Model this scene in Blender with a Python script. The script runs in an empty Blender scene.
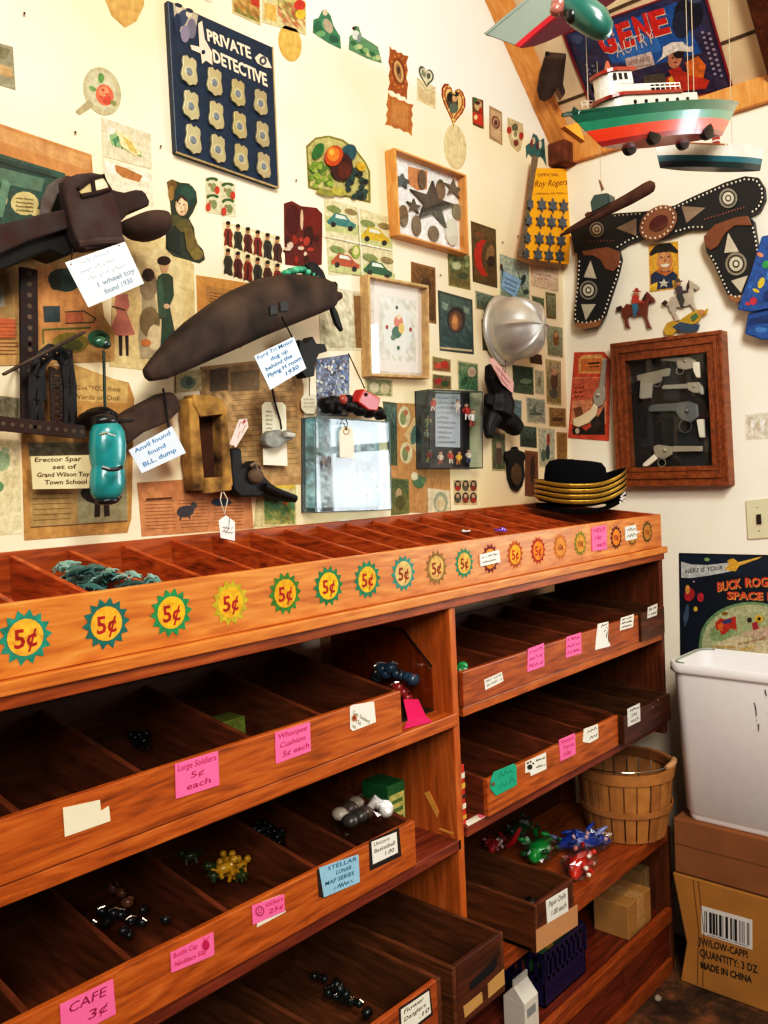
import bpy, math, random
from mathutils import Vector, Matrix
from mathutils.geometry import tessellate_polygon
random.seed(7)
SC = bpy.context.scene
COL = SC.collection
# ------------------------------------------------------------------ camera (solved from the room's vanishing points)
FPX = 861.605
YAW, PIT, ROL = math.radians(42.1336), math.radians(-2.2244), math.radians(-2.46676)
EYE = Vector((0, 0, 1.47))
_fw = Vector((math.cos(PIT)*math.cos(YAW), math.cos(PIT)*math.sin(YAW), math.sin(PIT)))
_r0 = Vector((math.sin(YAW), -math.cos(YAW), 0))
_u0 = _r0.cross(_fw)
_rt = math.cos(ROL)*_r0 + math.sin(ROL)*_u0
_up = -math.sin(ROL)*_r0 + math.cos(ROL)*_u0
cd = bpy.data.cameras.new('camera'); cam = bpy.data.objects.new('camera', cd); COL.objects.link(cam)
cd.sensor_fit = 'VERTICAL'; cd.sensor_height = 24.0; cd.lens = FPX*24.0/1024; cd.clip_start = 0.05
M = Matrix((( _rt.x, _up.x, -_fw.x, EYE.x), (_rt.y, _up.y, -_fw.y, EYE.y), (_rt.z, _up.z, -_fw.z, EYE.z), (0, 0, 0, 1)))
cam.matrix_world = M
SC.camera = cam
# ------------------------------------------------------------------ the place's main planes (metres)
BY, RX, FY, XE = 1.466, 2.55, 1.0686, 2.365     # back wall, right wall, shelf front, shelf right end
CZ, CM = 2.53, 0.98                              # eave height and pitch of the ceiling
PLANES = {'B': (Vector((0, BY, 0)), Vector((0, -1, 0))), 'R': (Vector((RX, 0, 0)), Vector((-1, 0, 0))),
          'F': (Vector((0, FY, 0)), Vector((0, -1, 0))),
          'C': (Vector((RX, 0, CZ)), Vector((-CM, 0, -1)).normalized())}
def ray(x, y): return (x-384)/FPX*_rt - (y-512)/FPX*_up + _fw
def U(pl, x, y, off=0.0):
    """photo point -> point on one of the place's planes, OFF metres in front of it"""
    if isinstance(pl, tuple):
        ax = 'xyz'.index(pl[0]); d = ray(x, y); return EYE + d*((pl[1]-EYE[ax])/d[ax])
    p, n = PLANES[pl]; p = p + n*off; d = ray(x, y)
    return EYE + d*((p-EYE).dot(n)/d.dot(n))
def DP(x, y, depth): return EYE + ray(x, y)*depth
# ------------------------------------------------------------------ colour and materials
def lin(h):
    h = h.lstrip('#')
    if len(h) == 3: h = ''.join(a*2 for a in h)
    o = []
    for i in (0, 2, 4):
        v = int(h[i:i+2], 16)/255
        o.append(v/12.92 if v <= .04045 else ((v+.055)/1.055)**2.4)
    return tuple(o)
def C(c): return lin(c) if isinstance(c, str) else c
def mixc(a, b, t): a, b = C(a), C(b); return tuple(a[i]*(1-t)+b[i]*t for i in range(3))
MATS = {}
def newmat(name):
    m = bpy.data.materials.new(name); m.use_nodes = True
    nt = m.node_tree; b = nt.nodes['Principled BSDF']; MATS[name] = m
    return m, nt, b
def vcmat(name, rough=.8, metal=0.0, spec=.3, amt=.12, scale=40., bump=0., trans=0., alpha=1., coat=0., dark='#000000', blot=0.):
    m, nt, b = newmat(name)
    at = nt.nodes.new('ShaderNodeAttribute'); at.attribute_name = 'Col'
    tc = nt.nodes.new('ShaderNodeTexCoord')
    nz = nt.nodes.new('ShaderNodeTexNoise'); nz.inputs['Scale'].default_value = scale; nz.inputs['Detail'].default_value = 5
    nt.links.new(tc.outputs['Object'], nz.inputs['Vector'])
    rp = nt.nodes.new('ShaderNodeMapRange'); rp.inputs[1].default_value = .3; rp.inputs[2].default_value = .7
    rp.inputs[3].default_value = amt; rp.inputs[4].default_value = 0
    nt.links.new(nz.outputs['Fac'], rp.inputs[0])
    mx = nt.nodes.new('ShaderNodeMix'); mx.data_type = 'RGBA'
    nt.links.new(rp.outputs[0], mx.inputs[0]); nt.links.new(at.outputs['Color'], mx.inputs[6]); mx.inputs[7].default_value = (*C(dark), 1)
    if blot:   # uneven old ink: soft lighter and darker patches
        n2 = nt.nodes.new('ShaderNodeTexNoise'); n2.inputs['Scale'].default_value = 75; n2.inputs['Detail'].default_value = 6; n2.inputs['Roughness'].default_value = .7
        nt.links.new(tc.outputs['Object'], n2.inputs['Vector'])
        r2 = nt.nodes.new('ShaderNodeMapRange'); r2.inputs[1].default_value = .32; r2.inputs[2].default_value = .68; r2.inputs[3].default_value = 1-blot; r2.inputs[4].default_value = 1+blot*.8
        nt.links.new(n2.outputs['Fac'], r2.inputs[0])
        ml = nt.nodes.new('ShaderNodeVectorMath'); ml.operation = 'SCALE'; nt.links.new(mx.outputs[2], ml.inputs[0]); nt.links.new(r2.outputs[0], ml.inputs['Scale'])
        nt.links.new(ml.outputs[0], b.inputs['Base Color'])
    else: nt.links.new(mx.outputs[2], b.inputs['Base Color'])
    b.inputs['Roughness'].default_value = rough; b.inputs['Metallic'].default_value = metal
    b.inputs['Specular IOR Level'].default_value = spec
    b.inputs['Transmission Weight'].default_value = trans; b.inputs['Alpha'].default_value = alpha
    b.inputs['Coat Weight'].default_value = coat; b.inputs['Coat Roughness'].default_value = .08
    if bump:
        bp = nt.nodes.new('ShaderNodeBump'); bp.inputs['Strength'].default_value = bump; bp.inputs['Distance'].default_value = .004
        nt.links.new(nz.outputs['Fac'], bp.inputs['Height']); nt.links.new(bp.outputs[0], b.inputs['Normal'])
    return m
vcmat('paper', .85, amt=.28, scale=110, dark='#4a3420', blot=.30)
vcmat('aged_paper', .9, amt=.34, scale=40, dark='#5a3a18', blot=.22)
vcmat('gloss_print', .4, spec=.4, amt=.32, scale=130, dark='#1c1812', blot=.32)
vcmat('plain_paper', .85, amt=.06, scale=60)
vcmat('plastic', .3, spec=.5, amt=.04)
vcmat('rust', .85, amt=.75, scale=28, bump=.8, dark='#3a1c10', spec=.25)
vcmat('iron', .55, metal=.3, amt=.5, scale=40, bump=.4, dark='#0a0806')
vcmat('chrome', .22, metal=1., amt=.15, scale=25)
vcmat('silver_paint', .42, metal=.55, amt=.12, scale=18, spec=.6)
vcmat('enamel', .28, spec=.6, amt=.25, scale=30, coat=.4, dark='#1a1410')
vcmat('leather', .45, spec=.5, amt=.25, scale=90, bump=.15)
vcmat('felt', .95, spec=.1, amt=.2, scale=120)
vcmat('cardboard', .85, spec=.2, amt=.22, scale=9, dark='#4a2c10')
vcmat('splint', .7, spec=.3, amt=.3, scale=30, dark='#5a3210')
vcmat('gilt', .35, metal=.6, amt=.35, scale=150, bump=.4, dark='#2a1800')
def solid(name, col, dark, rough=.6, metal=0., scale=40., bump=.4, amt=.6, spec=.3):
    m = vcmat(name, rough, metal, spec, amt, scale, bump, dark=dark); nt = m.node_tree
    for n in list(nt.nodes):
        if n.type == 'ATTRIBUTE':
            rgb = nt.nodes.new('ShaderNodeRGB'); rgb.outputs[0].default_value = (*C(col), 1)
            for l in list(n.outputs['Color'].links): nt.links.new(rgb.outputs[0], l.to_socket)
            nt.nodes.remove(n)
    return m
solid('black_iron', '#1d1917', '#070605', .5, .2, 30)
solid('brown_rust', '#4a372c', '#1c120c', .85, 0., 22, .8)
solid('plane_rust', '#4b3a2e', '#15100d', .75, 0., 13, .9, .9)
solid('mold_rust', '#b98f4c', '#2c1408', .9, 0., 20, 1., 1.)
solid('grey_lead', '#8d8d84', '#54544c', .5, .2, 40)
def wood(name, c1, c2, c3, scale=7., stretch=(1, 9, 9), rough=.42, dist=3.5):
    m, nt, b = newmat(name)
    tc = nt.nodes.new('ShaderNodeTexCoord'); oi = nt.nodes.new('ShaderNodeObjectInfo')
    ad = nt.nodes.new('ShaderNodeVectorMath'); ad.operation = 'MULTIPLY_ADD'
    ad.inputs[1].default_value = (1, 1, 1)
    ml = nt.nodes.new('ShaderNodeVectorMath'); ml.operation = 'SCALE'; ml.inputs[0].default_value = (3.1, 7.3, 5.7)
    nt.links.new(oi.outputs['Random'], ml.inputs['Scale'])
    nt.links.new(tc.outputs['Object'], ad.inputs[0]); nt.links.new(ml.outputs[0], ad.inputs[2])
    mp = nt.nodes.new('ShaderNodeMapping'); mp.inputs['Scale'].default_value = stretch
    nt.links.new(ad.outputs[0], mp.inputs[0])
    nz = nt.nodes.new('ShaderNodeTexNoise'); nz.inputs['Scale'].default_value = scale; nz.inputs['Detail'].default_value = 8; nz.inputs['Distortion'].default_value = .6
    nt.links.new(mp.outputs[0], nz.inputs['Vector'])
    wv = nt.nodes.new('ShaderNodeTexNoise'); wv.inputs['Scale'].default_value = scale*.35; wv.inputs['Detail'].default_value = 3; wv.inputs['Distortion'].default_value = dist
    nt.links.new(mp.outputs[0], wv.inputs['Vector'])
    cr = nt.nodes.new('ShaderNodeValToRGB'); e = cr.color_ramp.elements
    e[0].position = .30; e[0].color = (*C(c3), 1); e[1].position = .68; e[1].color = (*C(c2), 1)
    k = e.new(.5); k.color = (*C(c1), 1)
    mth = nt.nodes.new('ShaderNodeMath'); mth.operation = 'MULTIPLY_ADD'; mth.inputs[1].default_value = .5
    m2 = nt.nodes.new('ShaderNodeMath'); m2.operation = 'MULTIPLY'; m2.inputs[1].default_value = .5
    nt.links.new(wv.outputs['Fac'], m2.inputs[0]); nt.links.new(nz.outputs['Fac'], mth.inputs[0]); nt.links.new(m2.outputs[0], mth.inputs[2])
    nt.links.new(mth.outputs[0], cr.inputs[0]); nt.links.new(cr.outputs[0], b.inputs['Base Color'])
    b.inputs['Roughness'].default_value = rough; b.inputs['Specular IOR Level'].default_value = .4
    bp = nt.nodes.new('ShaderNodeBump'); bp.inputs['Strength'].default_value = .15; bp.inputs['Distance'].default_value = .002
    nt.links.new(mth.outputs[0], bp.inputs['Height']); nt.links.new(bp.outputs[0], b.inputs['Normal'])
    return m
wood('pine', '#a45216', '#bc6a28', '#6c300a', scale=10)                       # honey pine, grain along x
wood('pine_deep', '#944616', '#ac5c24', '#5e2608', scale=10)
wood('pine_across', '#a84a18', '#c4682c', '#4a1806', stretch=(9, 1.6, 9), dist=7.)
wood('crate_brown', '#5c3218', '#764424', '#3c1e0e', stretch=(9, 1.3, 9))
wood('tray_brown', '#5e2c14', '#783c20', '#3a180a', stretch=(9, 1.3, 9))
wood('pine_pale', '#c4722c', '#d68c44', '#96501c', scale=9)   # grain along y
wood('pine_upright', '#b05a1e', '#c47232', '#80400e', stretch=(9, 9, 1))
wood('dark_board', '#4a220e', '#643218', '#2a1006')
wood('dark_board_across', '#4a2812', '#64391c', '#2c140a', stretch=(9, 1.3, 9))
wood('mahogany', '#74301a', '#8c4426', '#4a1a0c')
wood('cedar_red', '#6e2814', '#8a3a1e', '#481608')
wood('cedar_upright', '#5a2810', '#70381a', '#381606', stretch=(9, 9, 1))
wood('case_wood', '#80421a', '#9a5a2a', '#58290e')
wood('rafter_pine', '#cf8f4a', '#dda565', '#b87838', stretch=(2, 9, 2))
def glass(name, tint='#ffffff', rough=.03, alpha=.12):
    m, nt, b = newmat(name)
    out = nt.nodes['Material Output']
    tr = nt.nodes.new('ShaderNodeBsdfTransparent'); tr.inputs[0].default_value = (*C(tint), 1)
    gl = nt.nodes.new('ShaderNodeBsdfGlossy'); gl.inputs['Roughness'].default_value = rough
    fr = nt.nodes.new('ShaderNodeLayerWeight'); fr.inputs['Blend'].default_value = .5
    pw = nt.nodes.new('ShaderNodeMath'); pw.operation = 'POWER'; pw.inputs[1].default_value = 4.; nt.links.new(fr.outputs['Facing'], pw.inputs[0])
    ad = nt.nodes.new('ShaderNodeMath'); ad.operation = 'MULTIPLY_ADD'; ad.inputs[1].default_value = .8; ad.inputs[2].default_value = alpha
    nt.links.new(pw.outputs[0], ad.inputs[0])
    mx = nt.nodes.new('ShaderNodeMixShader')
    nt.links.new(ad.outputs[0], mx.inputs[0]); nt.links.new(tr.outputs[0], mx.inputs[1]); nt.links.new(gl.outputs[0], mx.inputs[2])
    nt.links.new(mx.outputs[0], out.inputs['Surface'])
    return m
glass('glass', alpha=.03); glass('clear_film', alpha=.12, rough=.15); glass('acrylic', '#e8f4f4', alpha=.06)
# ------------------------------------------------------------------ mesh collector
class MB:
    def __init__(s, col='#888888'): s.v, s.f, s.c, s.col = [], [], [], C(col)
    def add(s, vs, fs, col=None):
        n = len(s.v); s.v += [Vector(v) for v in vs]; c = C(col) if col is not None else s.col
        for f in fs: s.f.append([n+i for i in f]); s.c.append(c)
        return s
    def box(s, x0, x1, y0, y1, z0, z1, col=None):
        v = [(x, y, z) for z in (z0, z1) for y in (y0, y1) for x in (x0, x1)]
        return s.hexa(v, col)
    def hexa(s, v, col=None):   # order: (x0y0z0, x1y0z0, x0y1z0, x1y1z0, then the same for z1)
        return s.add(v, [(0, 2, 3, 1), (4, 5, 7, 6), (0, 1, 5, 4), (2, 6, 7, 3), (0, 4, 6, 2), (1, 3, 7, 5)], col)
    def prism(s, pts, vec, col=None, backcol=None):   # pts: front outline; vec: from front to back
        pts = [Vector(p) for p in pts]; n = len(pts); vec = Vector(vec)
        tri = tessellate_polygon([pts])
        s.add(pts + [p+vec for p in pts], [tuple(t) for t in tri] + [tuple(n+i for i in reversed(t)) for t in tri] +
              [(i, n+i, n+(i+1) % n, (i+1) % n) for i in range(n)], col)
        return s
    def face(s, pts, col=None):
        pts = [Vector(p) for p in pts]
        if len(pts) <= 4: return s.add(pts, [tuple(range(len(pts)))], col)
        return s.add(pts, [tuple(t) for t in tessellate_polygon([pts])], col)
    def loft(s, rings, col=None, cap=True, close=True):
        n = len(rings[0]); vs = [p for r in rings for p in r]; fs = []
        for i in range(len(rings)-1):
            for j in range(n if close else n-1):
                k = (j+1) % n; fs.append((i*n+j, i*n+k, (i+1)*n+k, (i+1)*n+j))
        if cap and close:
            fs.append(tuple(reversed(range(n)))); fs.append(tuple((len(rings)-1)*n+j for j in range(n)))
        return s.add(vs, fs, col)
    def tube(s, pts, r, col=None, n=8, cap=True):
        pts = [Vector(p) for p in pts]; rs = r if isinstance(r, list) else [r]*len(pts); rings = []
        ref = None
        for i, p in enumerate(pts):
            d = (pts[min(i+1, len(pts)-1)] - pts[max(i-1, 0)]).normalized()
            if ref is None: ref = Vector((0, 0, 1)) if abs(d.z) < .9 else Vector((1, 0, 0))
            a = d.cross(ref).normalized(); b = d.cross(a).normalized(); ref = -b if b.dot(ref) < 0 else b
            rr = rs[i] if isinstance(rs[i], (tuple, list)) else (rs[i], rs[i])
            rings.append([p + a*rr[0]*math.cos(t*2*math.pi/n) + b*rr[1]*math.sin(t*2*math.pi/n) for t in range(n)])
        return s.loft(rings, col, cap)
    def ball(s, c, rx, ry=None, rz=None, col=None, nu=12, nv=8, mat=None):
        ry = rx if ry is None else ry; rz = rx if rz is None else rz; c = Vector(c); rings = []
        for i in range(1, nv):
            ph = math.pi*i/nv
            ring = [Vector((rx*math.sin(ph)*math.cos(2*math.pi*j/nu), ry*math.sin(ph)*math.sin(2*math.pi*j/nu), -rz*math.cos(ph))) for j in range(nu)]
            rings.append([c + (mat @ q if mat else q) for q in ring])
        return s.loft(rings, col)
    def lathe(s, c, prof, col=None, n=24, mat=None, cap=True):
        c = Vector(c); rings = []
        for r, z in prof:
            ring = [Vector((r*math.cos(2*math.pi*j/n), r*math.sin(2*math.pi*j/n), z)) for j in range(n)]
            rings.append([c + (mat @ q if mat else q) for q in ring])
        return s.loft(rings, col, cap)
    def build(s, name, mat, parent=None, bevel=0., smooth=None, label=None, origin=None, segs=2):
        o0 = Vector((0, 0, 0))
        if parent is not None:
            p = parent
            while p is not None: o0 = o0 + p.location; p = p.parent
        org = Vector(origin) if origin is not None else (Vector((0, 0, 0)) if parent is not None else None)
        if parent is None:
            if org is None:
                lo = [min(v[i] for v in s.v) for i in range(3)]; hi = [max(v[i] for v in s.v) for i in range(3)]
                org = Vector(((lo[0]+hi[0])/2, (lo[1]+hi[1])/2, lo[2]))
            sh = org
        else: sh = o0 + org
        me = bpy.data.meshes.new(name); me.from_pydata([v - sh for v in s.v], [], s.f)
        at = me.color_attributes.new('Col', 'FLOAT_COLOR', 'CORNER')
        buf = []
        for p, c in zip(me.polygons, s.c):
            if isinstance(c, list):
                for q in c: buf += [q[0], q[1], q[2], 1.0]
            else: buf += [c[0], c[1], c[2], 1.0]*p.loop_total
        at.data.foreach_set('color', buf)
        if smooth is not None:
            me.polygons.foreach_set('use_smooth', [True]*len(me.polygons)); me.set_sharp_from_angle(angle=math.radians(smooth))
        me.materials.append(MATS[mat]); me.update()
        o = bpy.data.objects.new(name, me); COL.objects.link(o); o.location = org
        if parent is not None: o.parent = parent
        if bevel:
            b = o.modifiers.new('bevel', 'BEVEL'); b.width = bevel; b.segments = segs; b.limit_method = 'ANGLE'; b.angle_limit = math.radians(40)
        if label: o['label'] = label
        return o
def fixn(o):
    import bmesh
    bm = bmesh.new(); bm.from_mesh(o.data); bmesh.ops.recalc_face_normals(bm, faces=bm.faces); bm.to_mesh(o.data); bm.free(); return o
def tag(o, label, cat, group=None, kind=None):
    o['label'] = label; o['category'] = cat
    if group: o['group'] = group
    if kind: o['kind'] = kind
    return o
def thing(name, label, cat, loc, group=None):
    o = bpy.data.objects.new(name, None); COL.objects.link(o); o.location = loc; o.empty_display_size = .02
    return tag(o, label, cat, group)
def struct(o): o['kind'] = 'structure'; return o
def dup(src, loc=None, label=None, rot=None, scale=None):
    r = src.copy(); COL.objects.link(r)
    if loc is not None: r.location = loc
    if rot is not None: r.rotation_euler = rot
    if scale is not None: r.scale = (scale,)*3
    if label: r['label'] = label
    def kids(a, b):
        for ch in list(a.children):
            c = ch.copy(); COL.objects.link(c); c.parent = b; kids(ch, c)
    kids(src, r)
    return r
# ------------------------------------------------------------------ flat prints (drawn on the plane where they hang)
_tcache = {}
def text_mesh(t, bold=0.):
    k = (t, bold)
    if k not in _tcache:
        cu = bpy.data.curves.new('t', 'FONT'); cu.body = t; cu.size = 1; cu.offset = bold; cu.resolution_u = 2
        ob = bpy.data.objects.new('t', cu)
        me = bpy.data.meshes.new_from_object(ob)
        vs = [(v.co.x, v.co.y) for v in me.vertices]; fs = [tuple(p.vertices) for p in me.polygons]
        bpy.data.objects.remove(ob); bpy.data.curves.remove(cu); bpy.data.meshes.remove(me)
        _tcache[k] = (vs, fs)
    return _tcache[k]
class Print(MB):
    """a flat sheet on plane PL, OFF in front of it; shapes given in photo points; every call lays one thin film of ink higher"""
    def __init__(s, pl, off=.0015, z=None, th=None): MB.__init__(s); s.pl, s.off, s.k, s.z = pl, off, 0, z or (0, 0, 1); s.th = th if th else off+.0004
    def u(s, x, y, k=None): return U(s.pl, s.z[0]+x/s.z[2], s.z[1]+y/s.z[2], s.off + .0001*(s.k if k is None else k))
    def nrm(s): return PLANES[s.pl][1] if isinstance(s.pl, str) else {'x': Vector((-1, 0, 0)), 'y': Vector((0, -1, 0)), 'z': Vector((0, 0, 1))}[s.pl[0]]
    def base(s, col, *pts): s.prism([s.u(*p) for p in pts], -s.nrm()*s.th, col); s.k += 1; return s
    def P(s, col, *pts): s.k += 1; s.face([s.u(*p) for p in pts], col); return s
    def E(s, col, cx, cy, rx, ry, rot=0., n=14):
        c, q = math.cos(rot), math.sin(rot)
        return s.P(col, *[(cx+rx*math.cos(a)*c-ry*math.sin(a)*q, cy+rx*math.cos(a)*q+ry*math.sin(a)*c) for a in [2*math.pi*i/n for i in range(n)]])
    def L(s, col, w, *pts):
        s.k += 1
        for a, b in zip(pts, pts[1:]):
            dx, dy = b[0]-a[0], b[1]-a[1]; l = math.hypot(dx, dy) or 1; nx, ny = -dy/l*w/2, dx/l*w/2
            s.face([s.u(a[0]+nx, a[1]+ny), s.u(b[0]+nx, b[1]+ny), s.u(b[0]-nx, b[1]-ny), s.u(a[0]-nx, a[1]-ny)], col)
        return s
    def T(s, txt, col, p0, p1, h, bold=.0, slant=0., up=None):
        """text with its baseline from p0 to p1, letters h high (photo points)"""
        vs, fs = text_mesh(txt, bold)
        if not vs: return s
        x0 = min(v[0] for v in vs); x1 = max(v[0] for v in vs); y0 = 0; y1 = .73
        s.k += 1; ux, uy = up if up else (-.03*h, -h)
        P2 = []
        for a, b in vs:
            t = (a-x0)/(x1-x0); q = (b-y0)/(y1-y0)
            P2.append(s.u(p0[0]+(p1[0]-p0[0])*t + q*(ux+slant*h), p0[1]+(p1[1]-p0[1])*t + q*uy))
        s.add(P2, fs, col); return s
    def S(s, col, p0, p1, h, w=.7, seed=0):
        """a line of illegible handwriting"""
        r = random.Random(seed+int(p0[0]*7+p0[1]*3)); n = max(4, int(abs(p1[0]-p0[0])/max(h*.42, .8))); pts = []
        for i in range(n+1):
            t = i/n; y = -h*(r.uniform(.45, 1) if i % 2 else r.uniform(-.1, .15))
            if r.random() < .14 and len(pts) > 1: s.L(col, w, *pts); pts = []; s.k -= 1
            pts.append((p0[0]+(p1[0]-p0[0])*t+r.uniform(-.3, .3)*h*.4, p0[1]+(p1[1]-p0[1])*t+y))
        if len(pts) > 1: s.L(col, w, *pts)
        return s
    def M(s, cols, q, nx=10, ny=12, seed=1, soft=.5):
        """a mottled picture: quad q (tl, tr, br, bl) filled with patches of the colours from top to bottom, blurred into each other"""
        r = random.Random(seed); s.k += 1; n = len(cols)
        def at(a, b):
            x = (q[0][0]*(1-a)+q[1][0]*a)*(1-b)+(q[3][0]*(1-a)+q[2][0]*a)*b
            y = (q[0][1]*(1-a)+q[1][1]*a)*(1-b)+(q[3][1]*(1-a)+q[2][1]*a)*b
            return s.u(x, y)
        nx = int(nx*1.6); ny = int(ny*1.6); soft *= 1.25; g = {}
        for j in range(ny+1):
            for i in range(nx+1):
                t = j/ny*(n-1) + r.gauss(0, soft); t = min(max(t, 0), n-1.001); k = int(t)
                f = r.uniform(.72, 1.22); g[i, j] = tuple(min(1, z*f) for z in mixc(cols[k], cols[k+1], t-k))
        for j in range(ny):
            for i in range(nx):
                s.add([at(i/nx, j/ny), at(i/nx, (j+1)/ny), at((i+1)/nx, (j+1)/ny), at((i+1)/nx, j/ny)], [(0, 1, 2, 3)])
                s.c[-1] = [g[i, j], g[i, j+1], g[i+1, j+1], g[i+1, j]]
        return s
    def out(s, name, label, cat, mat='paper', group=None, parent=None):
        o = s.build(name, mat, parent)
        if parent is None: tag(o, label, cat, group)
        elif label: o['label'] = label
        return o

def fuse(o, vox=.004, smooth=True):
    m = o.modifiers.new('fuse', 'REMESH'); m.mode = 'VOXEL'; m.voxel_size = vox; m.use_smooth_shade = smooth
    sm = o.modifiers.new('soften', 'SMOOTH'); sm.factor = .5; sm.iterations = 3
    return o
class WP:
    """points on the wall: z crop frame -> world, at OFF metres in front of plane PL"""
    def __init__(s, z, pl='B'): s.z, s.pl = z, pl
    def __call__(s, x, y, off): return U(s.pl, s.z[0]+x/s.z[2], s.z[1]+y/s.z[2], off)
    def n(s): return PLANES[s.pl][1]
    def slab(s, m, off, th, pts, col=None):
        return m.prism([s(pts[i], pts[i+1], off) for i in range(0, len(pts), 2)], -s.n()*th, col)
    def m(s, px, x, y): # photo pixels -> metres at that place
        return px*(s(x, y, 0)-EYE).dot(_fw)/FPX/1.0
def string(name, pts, parent, r=.0012, col='#3a3026', mat='felt'): return MB(col).tube(pts, r, n=6).build(name, mat, parent)
# ================================================================== the room
def wallmat(name, lo, hi, zc, stain):
    m, nt, b = newmat(name)
    ge = nt.nodes.new('ShaderNodeNewGeometry'); sx = nt.nodes.new('ShaderNodeSeparateXYZ'); nt.links.new(ge.outputs['Position'], sx.inputs[0])
    nz = nt.nodes.new('ShaderNodeTexNoise'); nz.inputs['Scale'].default_value = 2.2; nz.inputs['Detail'].default_value = 6
    nt.links.new(ge.outputs['Position'], nz.inputs['Vector'])
    ma = nt.nodes.new('ShaderNodeMath'); ma.operation = 'MULTIPLY_ADD'; ma.inputs[1].default_value = .10
    nt.links.new(nz.outputs['Fac'], ma.inputs[0]); nt.links.new(sx.outputs['Z'], ma.inputs[2])
    mr = nt.nodes.new('ShaderNodeMapRange'); mr.inputs[1].default_value = zc+.03; mr.inputs[2].default_value = zc+.07
    nt.links.new(ma.outputs[0], mr.inputs[0])
    cr = nt.nodes.new('ShaderNodeValToRGB'); e = cr.color_ramp.elements
    e[0].position = .35; e[0].color = (*C(stain), 1); e[1].position = .6; e[1].color = (*C(lo), 1)
    nt.links.new(nz.outputs['Fac'], cr.inputs[0])
    mx = nt.nodes.new('ShaderNodeMix'); mx.data_type = 'RGBA'
    nt.links.new(mr.outputs[0], mx.inputs[0]); nt.links.new(cr.outputs[0], mx.inputs[6]); mx.inputs[7].default_value = (*C(hi), 1)
    nt.links.new(mx.outputs[2], b.inputs['Base Color']); b.inputs['Roughness'].default_value = .75
    n2 = nt.nodes.new('ShaderNodeTexNoise'); n2.inputs['Scale'].default_value = 60
    nt.links.new(ge.outputs['Position'], n2.inputs['Vector'])
    bp = nt.nodes.new('ShaderNodeBump'); bp.inputs['Strength'].default_value = .08; bp.inputs['Distance'].default_value = .003
    nt.links.new(n2.outputs['Fac'], bp.inputs['Height']); nt.links.new(bp.outputs[0], b.inputs['Normal'])
wallmat('cream_paint', '#f0dec0', '#f2e8d8', 2.52, '#e6cfa2')
wallmat('pale_paint', '#f6eddb', '#f6eddb', 9., '#f0e3c9')
wallmat('ceiling_panel', '#e2cfae', '#e2cfae', 99., '#d0b893')
def floormat():
    m, nt, b = newmat('worn_floor'); ge = nt.nodes.new('ShaderNodeNewGeometry')
    nz = nt.nodes.new('ShaderNodeTexNoise'); nz.inputs['Scale'].default_value = 9; nz.inputs['Detail'].default_value = 8; nz.inputs['Roughness'].default_value = .7
    nt.links.new(ge.outputs['Position'], nz.inputs['Vector'])
    cr = nt.nodes.new('ShaderNodeValToRGB'); e = cr.color_ramp.elements
    e[0].position = .36; e[0].color = (*C('#1c1510'), 1); e[1].position = .66; e[1].color = (*C('#8a5a34'), 1)
    k = e.new(.5); k.color = (*C('#4a3322'), 1)
    nt.links.new(nz.outputs['Fac'], cr.inputs[0]); nt.links.new(cr.outputs[0], b.inputs['Base Color']); b.inputs['Roughness'].default_value = .5
floormat()
XL, YN = -2.2, -2.4
struct(MB().box(XL, RX+.1, YN, BY+.1, -.08, 0).build('floor', 'worn_floor'))
struct(MB().box(XL, RX+.1, BY, BY+.1, 0, 5.2).build('wall_back', 'cream_paint'))
WY0, WY1, WZ0, WZ1 = -.30, .62, 1.05, 2.15      # window in the right wall, just past the photo's edge
struct(MB().box(RX, RX+.1, WY1, BY, 0, CZ+.02).box(RX, RX+.1, YN, WY0, 0, CZ+.02).box(RX, RX+.1, WY0, WY1, 0, WZ0).box(RX, RX+.1, WY0, WY1, WZ1, CZ+.02).build('wall_right', 'pale_paint'))
m = MB()
for a in ((WY0, WY0+.05, WZ0, WZ1), (WY1-.05, WY1, WZ0, WZ1), (WY0+.05, WY1-.05, WZ0, WZ0+.05), (WY0+.05, WY1-.05, WZ1-.05, WZ1), (WY0+.05, WY1-.05, 1.585, 1.615), (.145, .175, WZ0+.05, WZ1-.05)):
    m.box(RX+.02, RX+.07, *a)
struct(m.build('window_1', 'pine_deep'))
struct(MB('#ffffff').box(RX+.043, RX+.047, WY0+.05, WY1-.05, WZ0+.05, WZ1-.05).build('window_1_pane', 'glass'))
xr = .35
cl = lambda x: CZ+(RX-x)*CM
struct(MB().prism([(RX, YN, cl(RX)), (RX, BY, cl(RX)), (xr, BY, cl(xr)), (xr, YN, cl(xr))], (0, 0, .06)).build('ceiling', 'ceiling_panel'))
# panel joints, rafters, trims
def slope_bar(name, x0, x1, y0, y1, drop, mat):
    return struct(MB().hexa([(x0, y0, cl(x0)-drop), (x1, y0, cl(x1)-drop), (x0, y1, cl(x0)-drop), (x1, y1, cl(x1)-drop),
                             (x0, y0, cl(x0)), (x1, y0, cl(x1)), (x0, y1, cl(x0)), (x1, y1, cl(x1))]).build(name, mat, bevel=.003))
slope_bar('beam_rafter_back', xr, RX, BY-.062, BY, .06, 'rafter_pine')
p1 = U('C', 751, 0); p2 = U('C', 768, 56)
slope_bar('beam_rafter_front', xr, RX, p1.y-.07, p1.y, .05, 'dark_board')
struct(MB().box(RX-.022, RX, YN, BY-.062, 2.462, 2.535).build('trim_eave', 'rafter_pine', bevel=.003))
struct(MB('#7a4226').box(RX-.07, RX, BY-.065, BY, 2.455, 2.525).build('beam_bracket', 'rust', bevel=.006))
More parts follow.
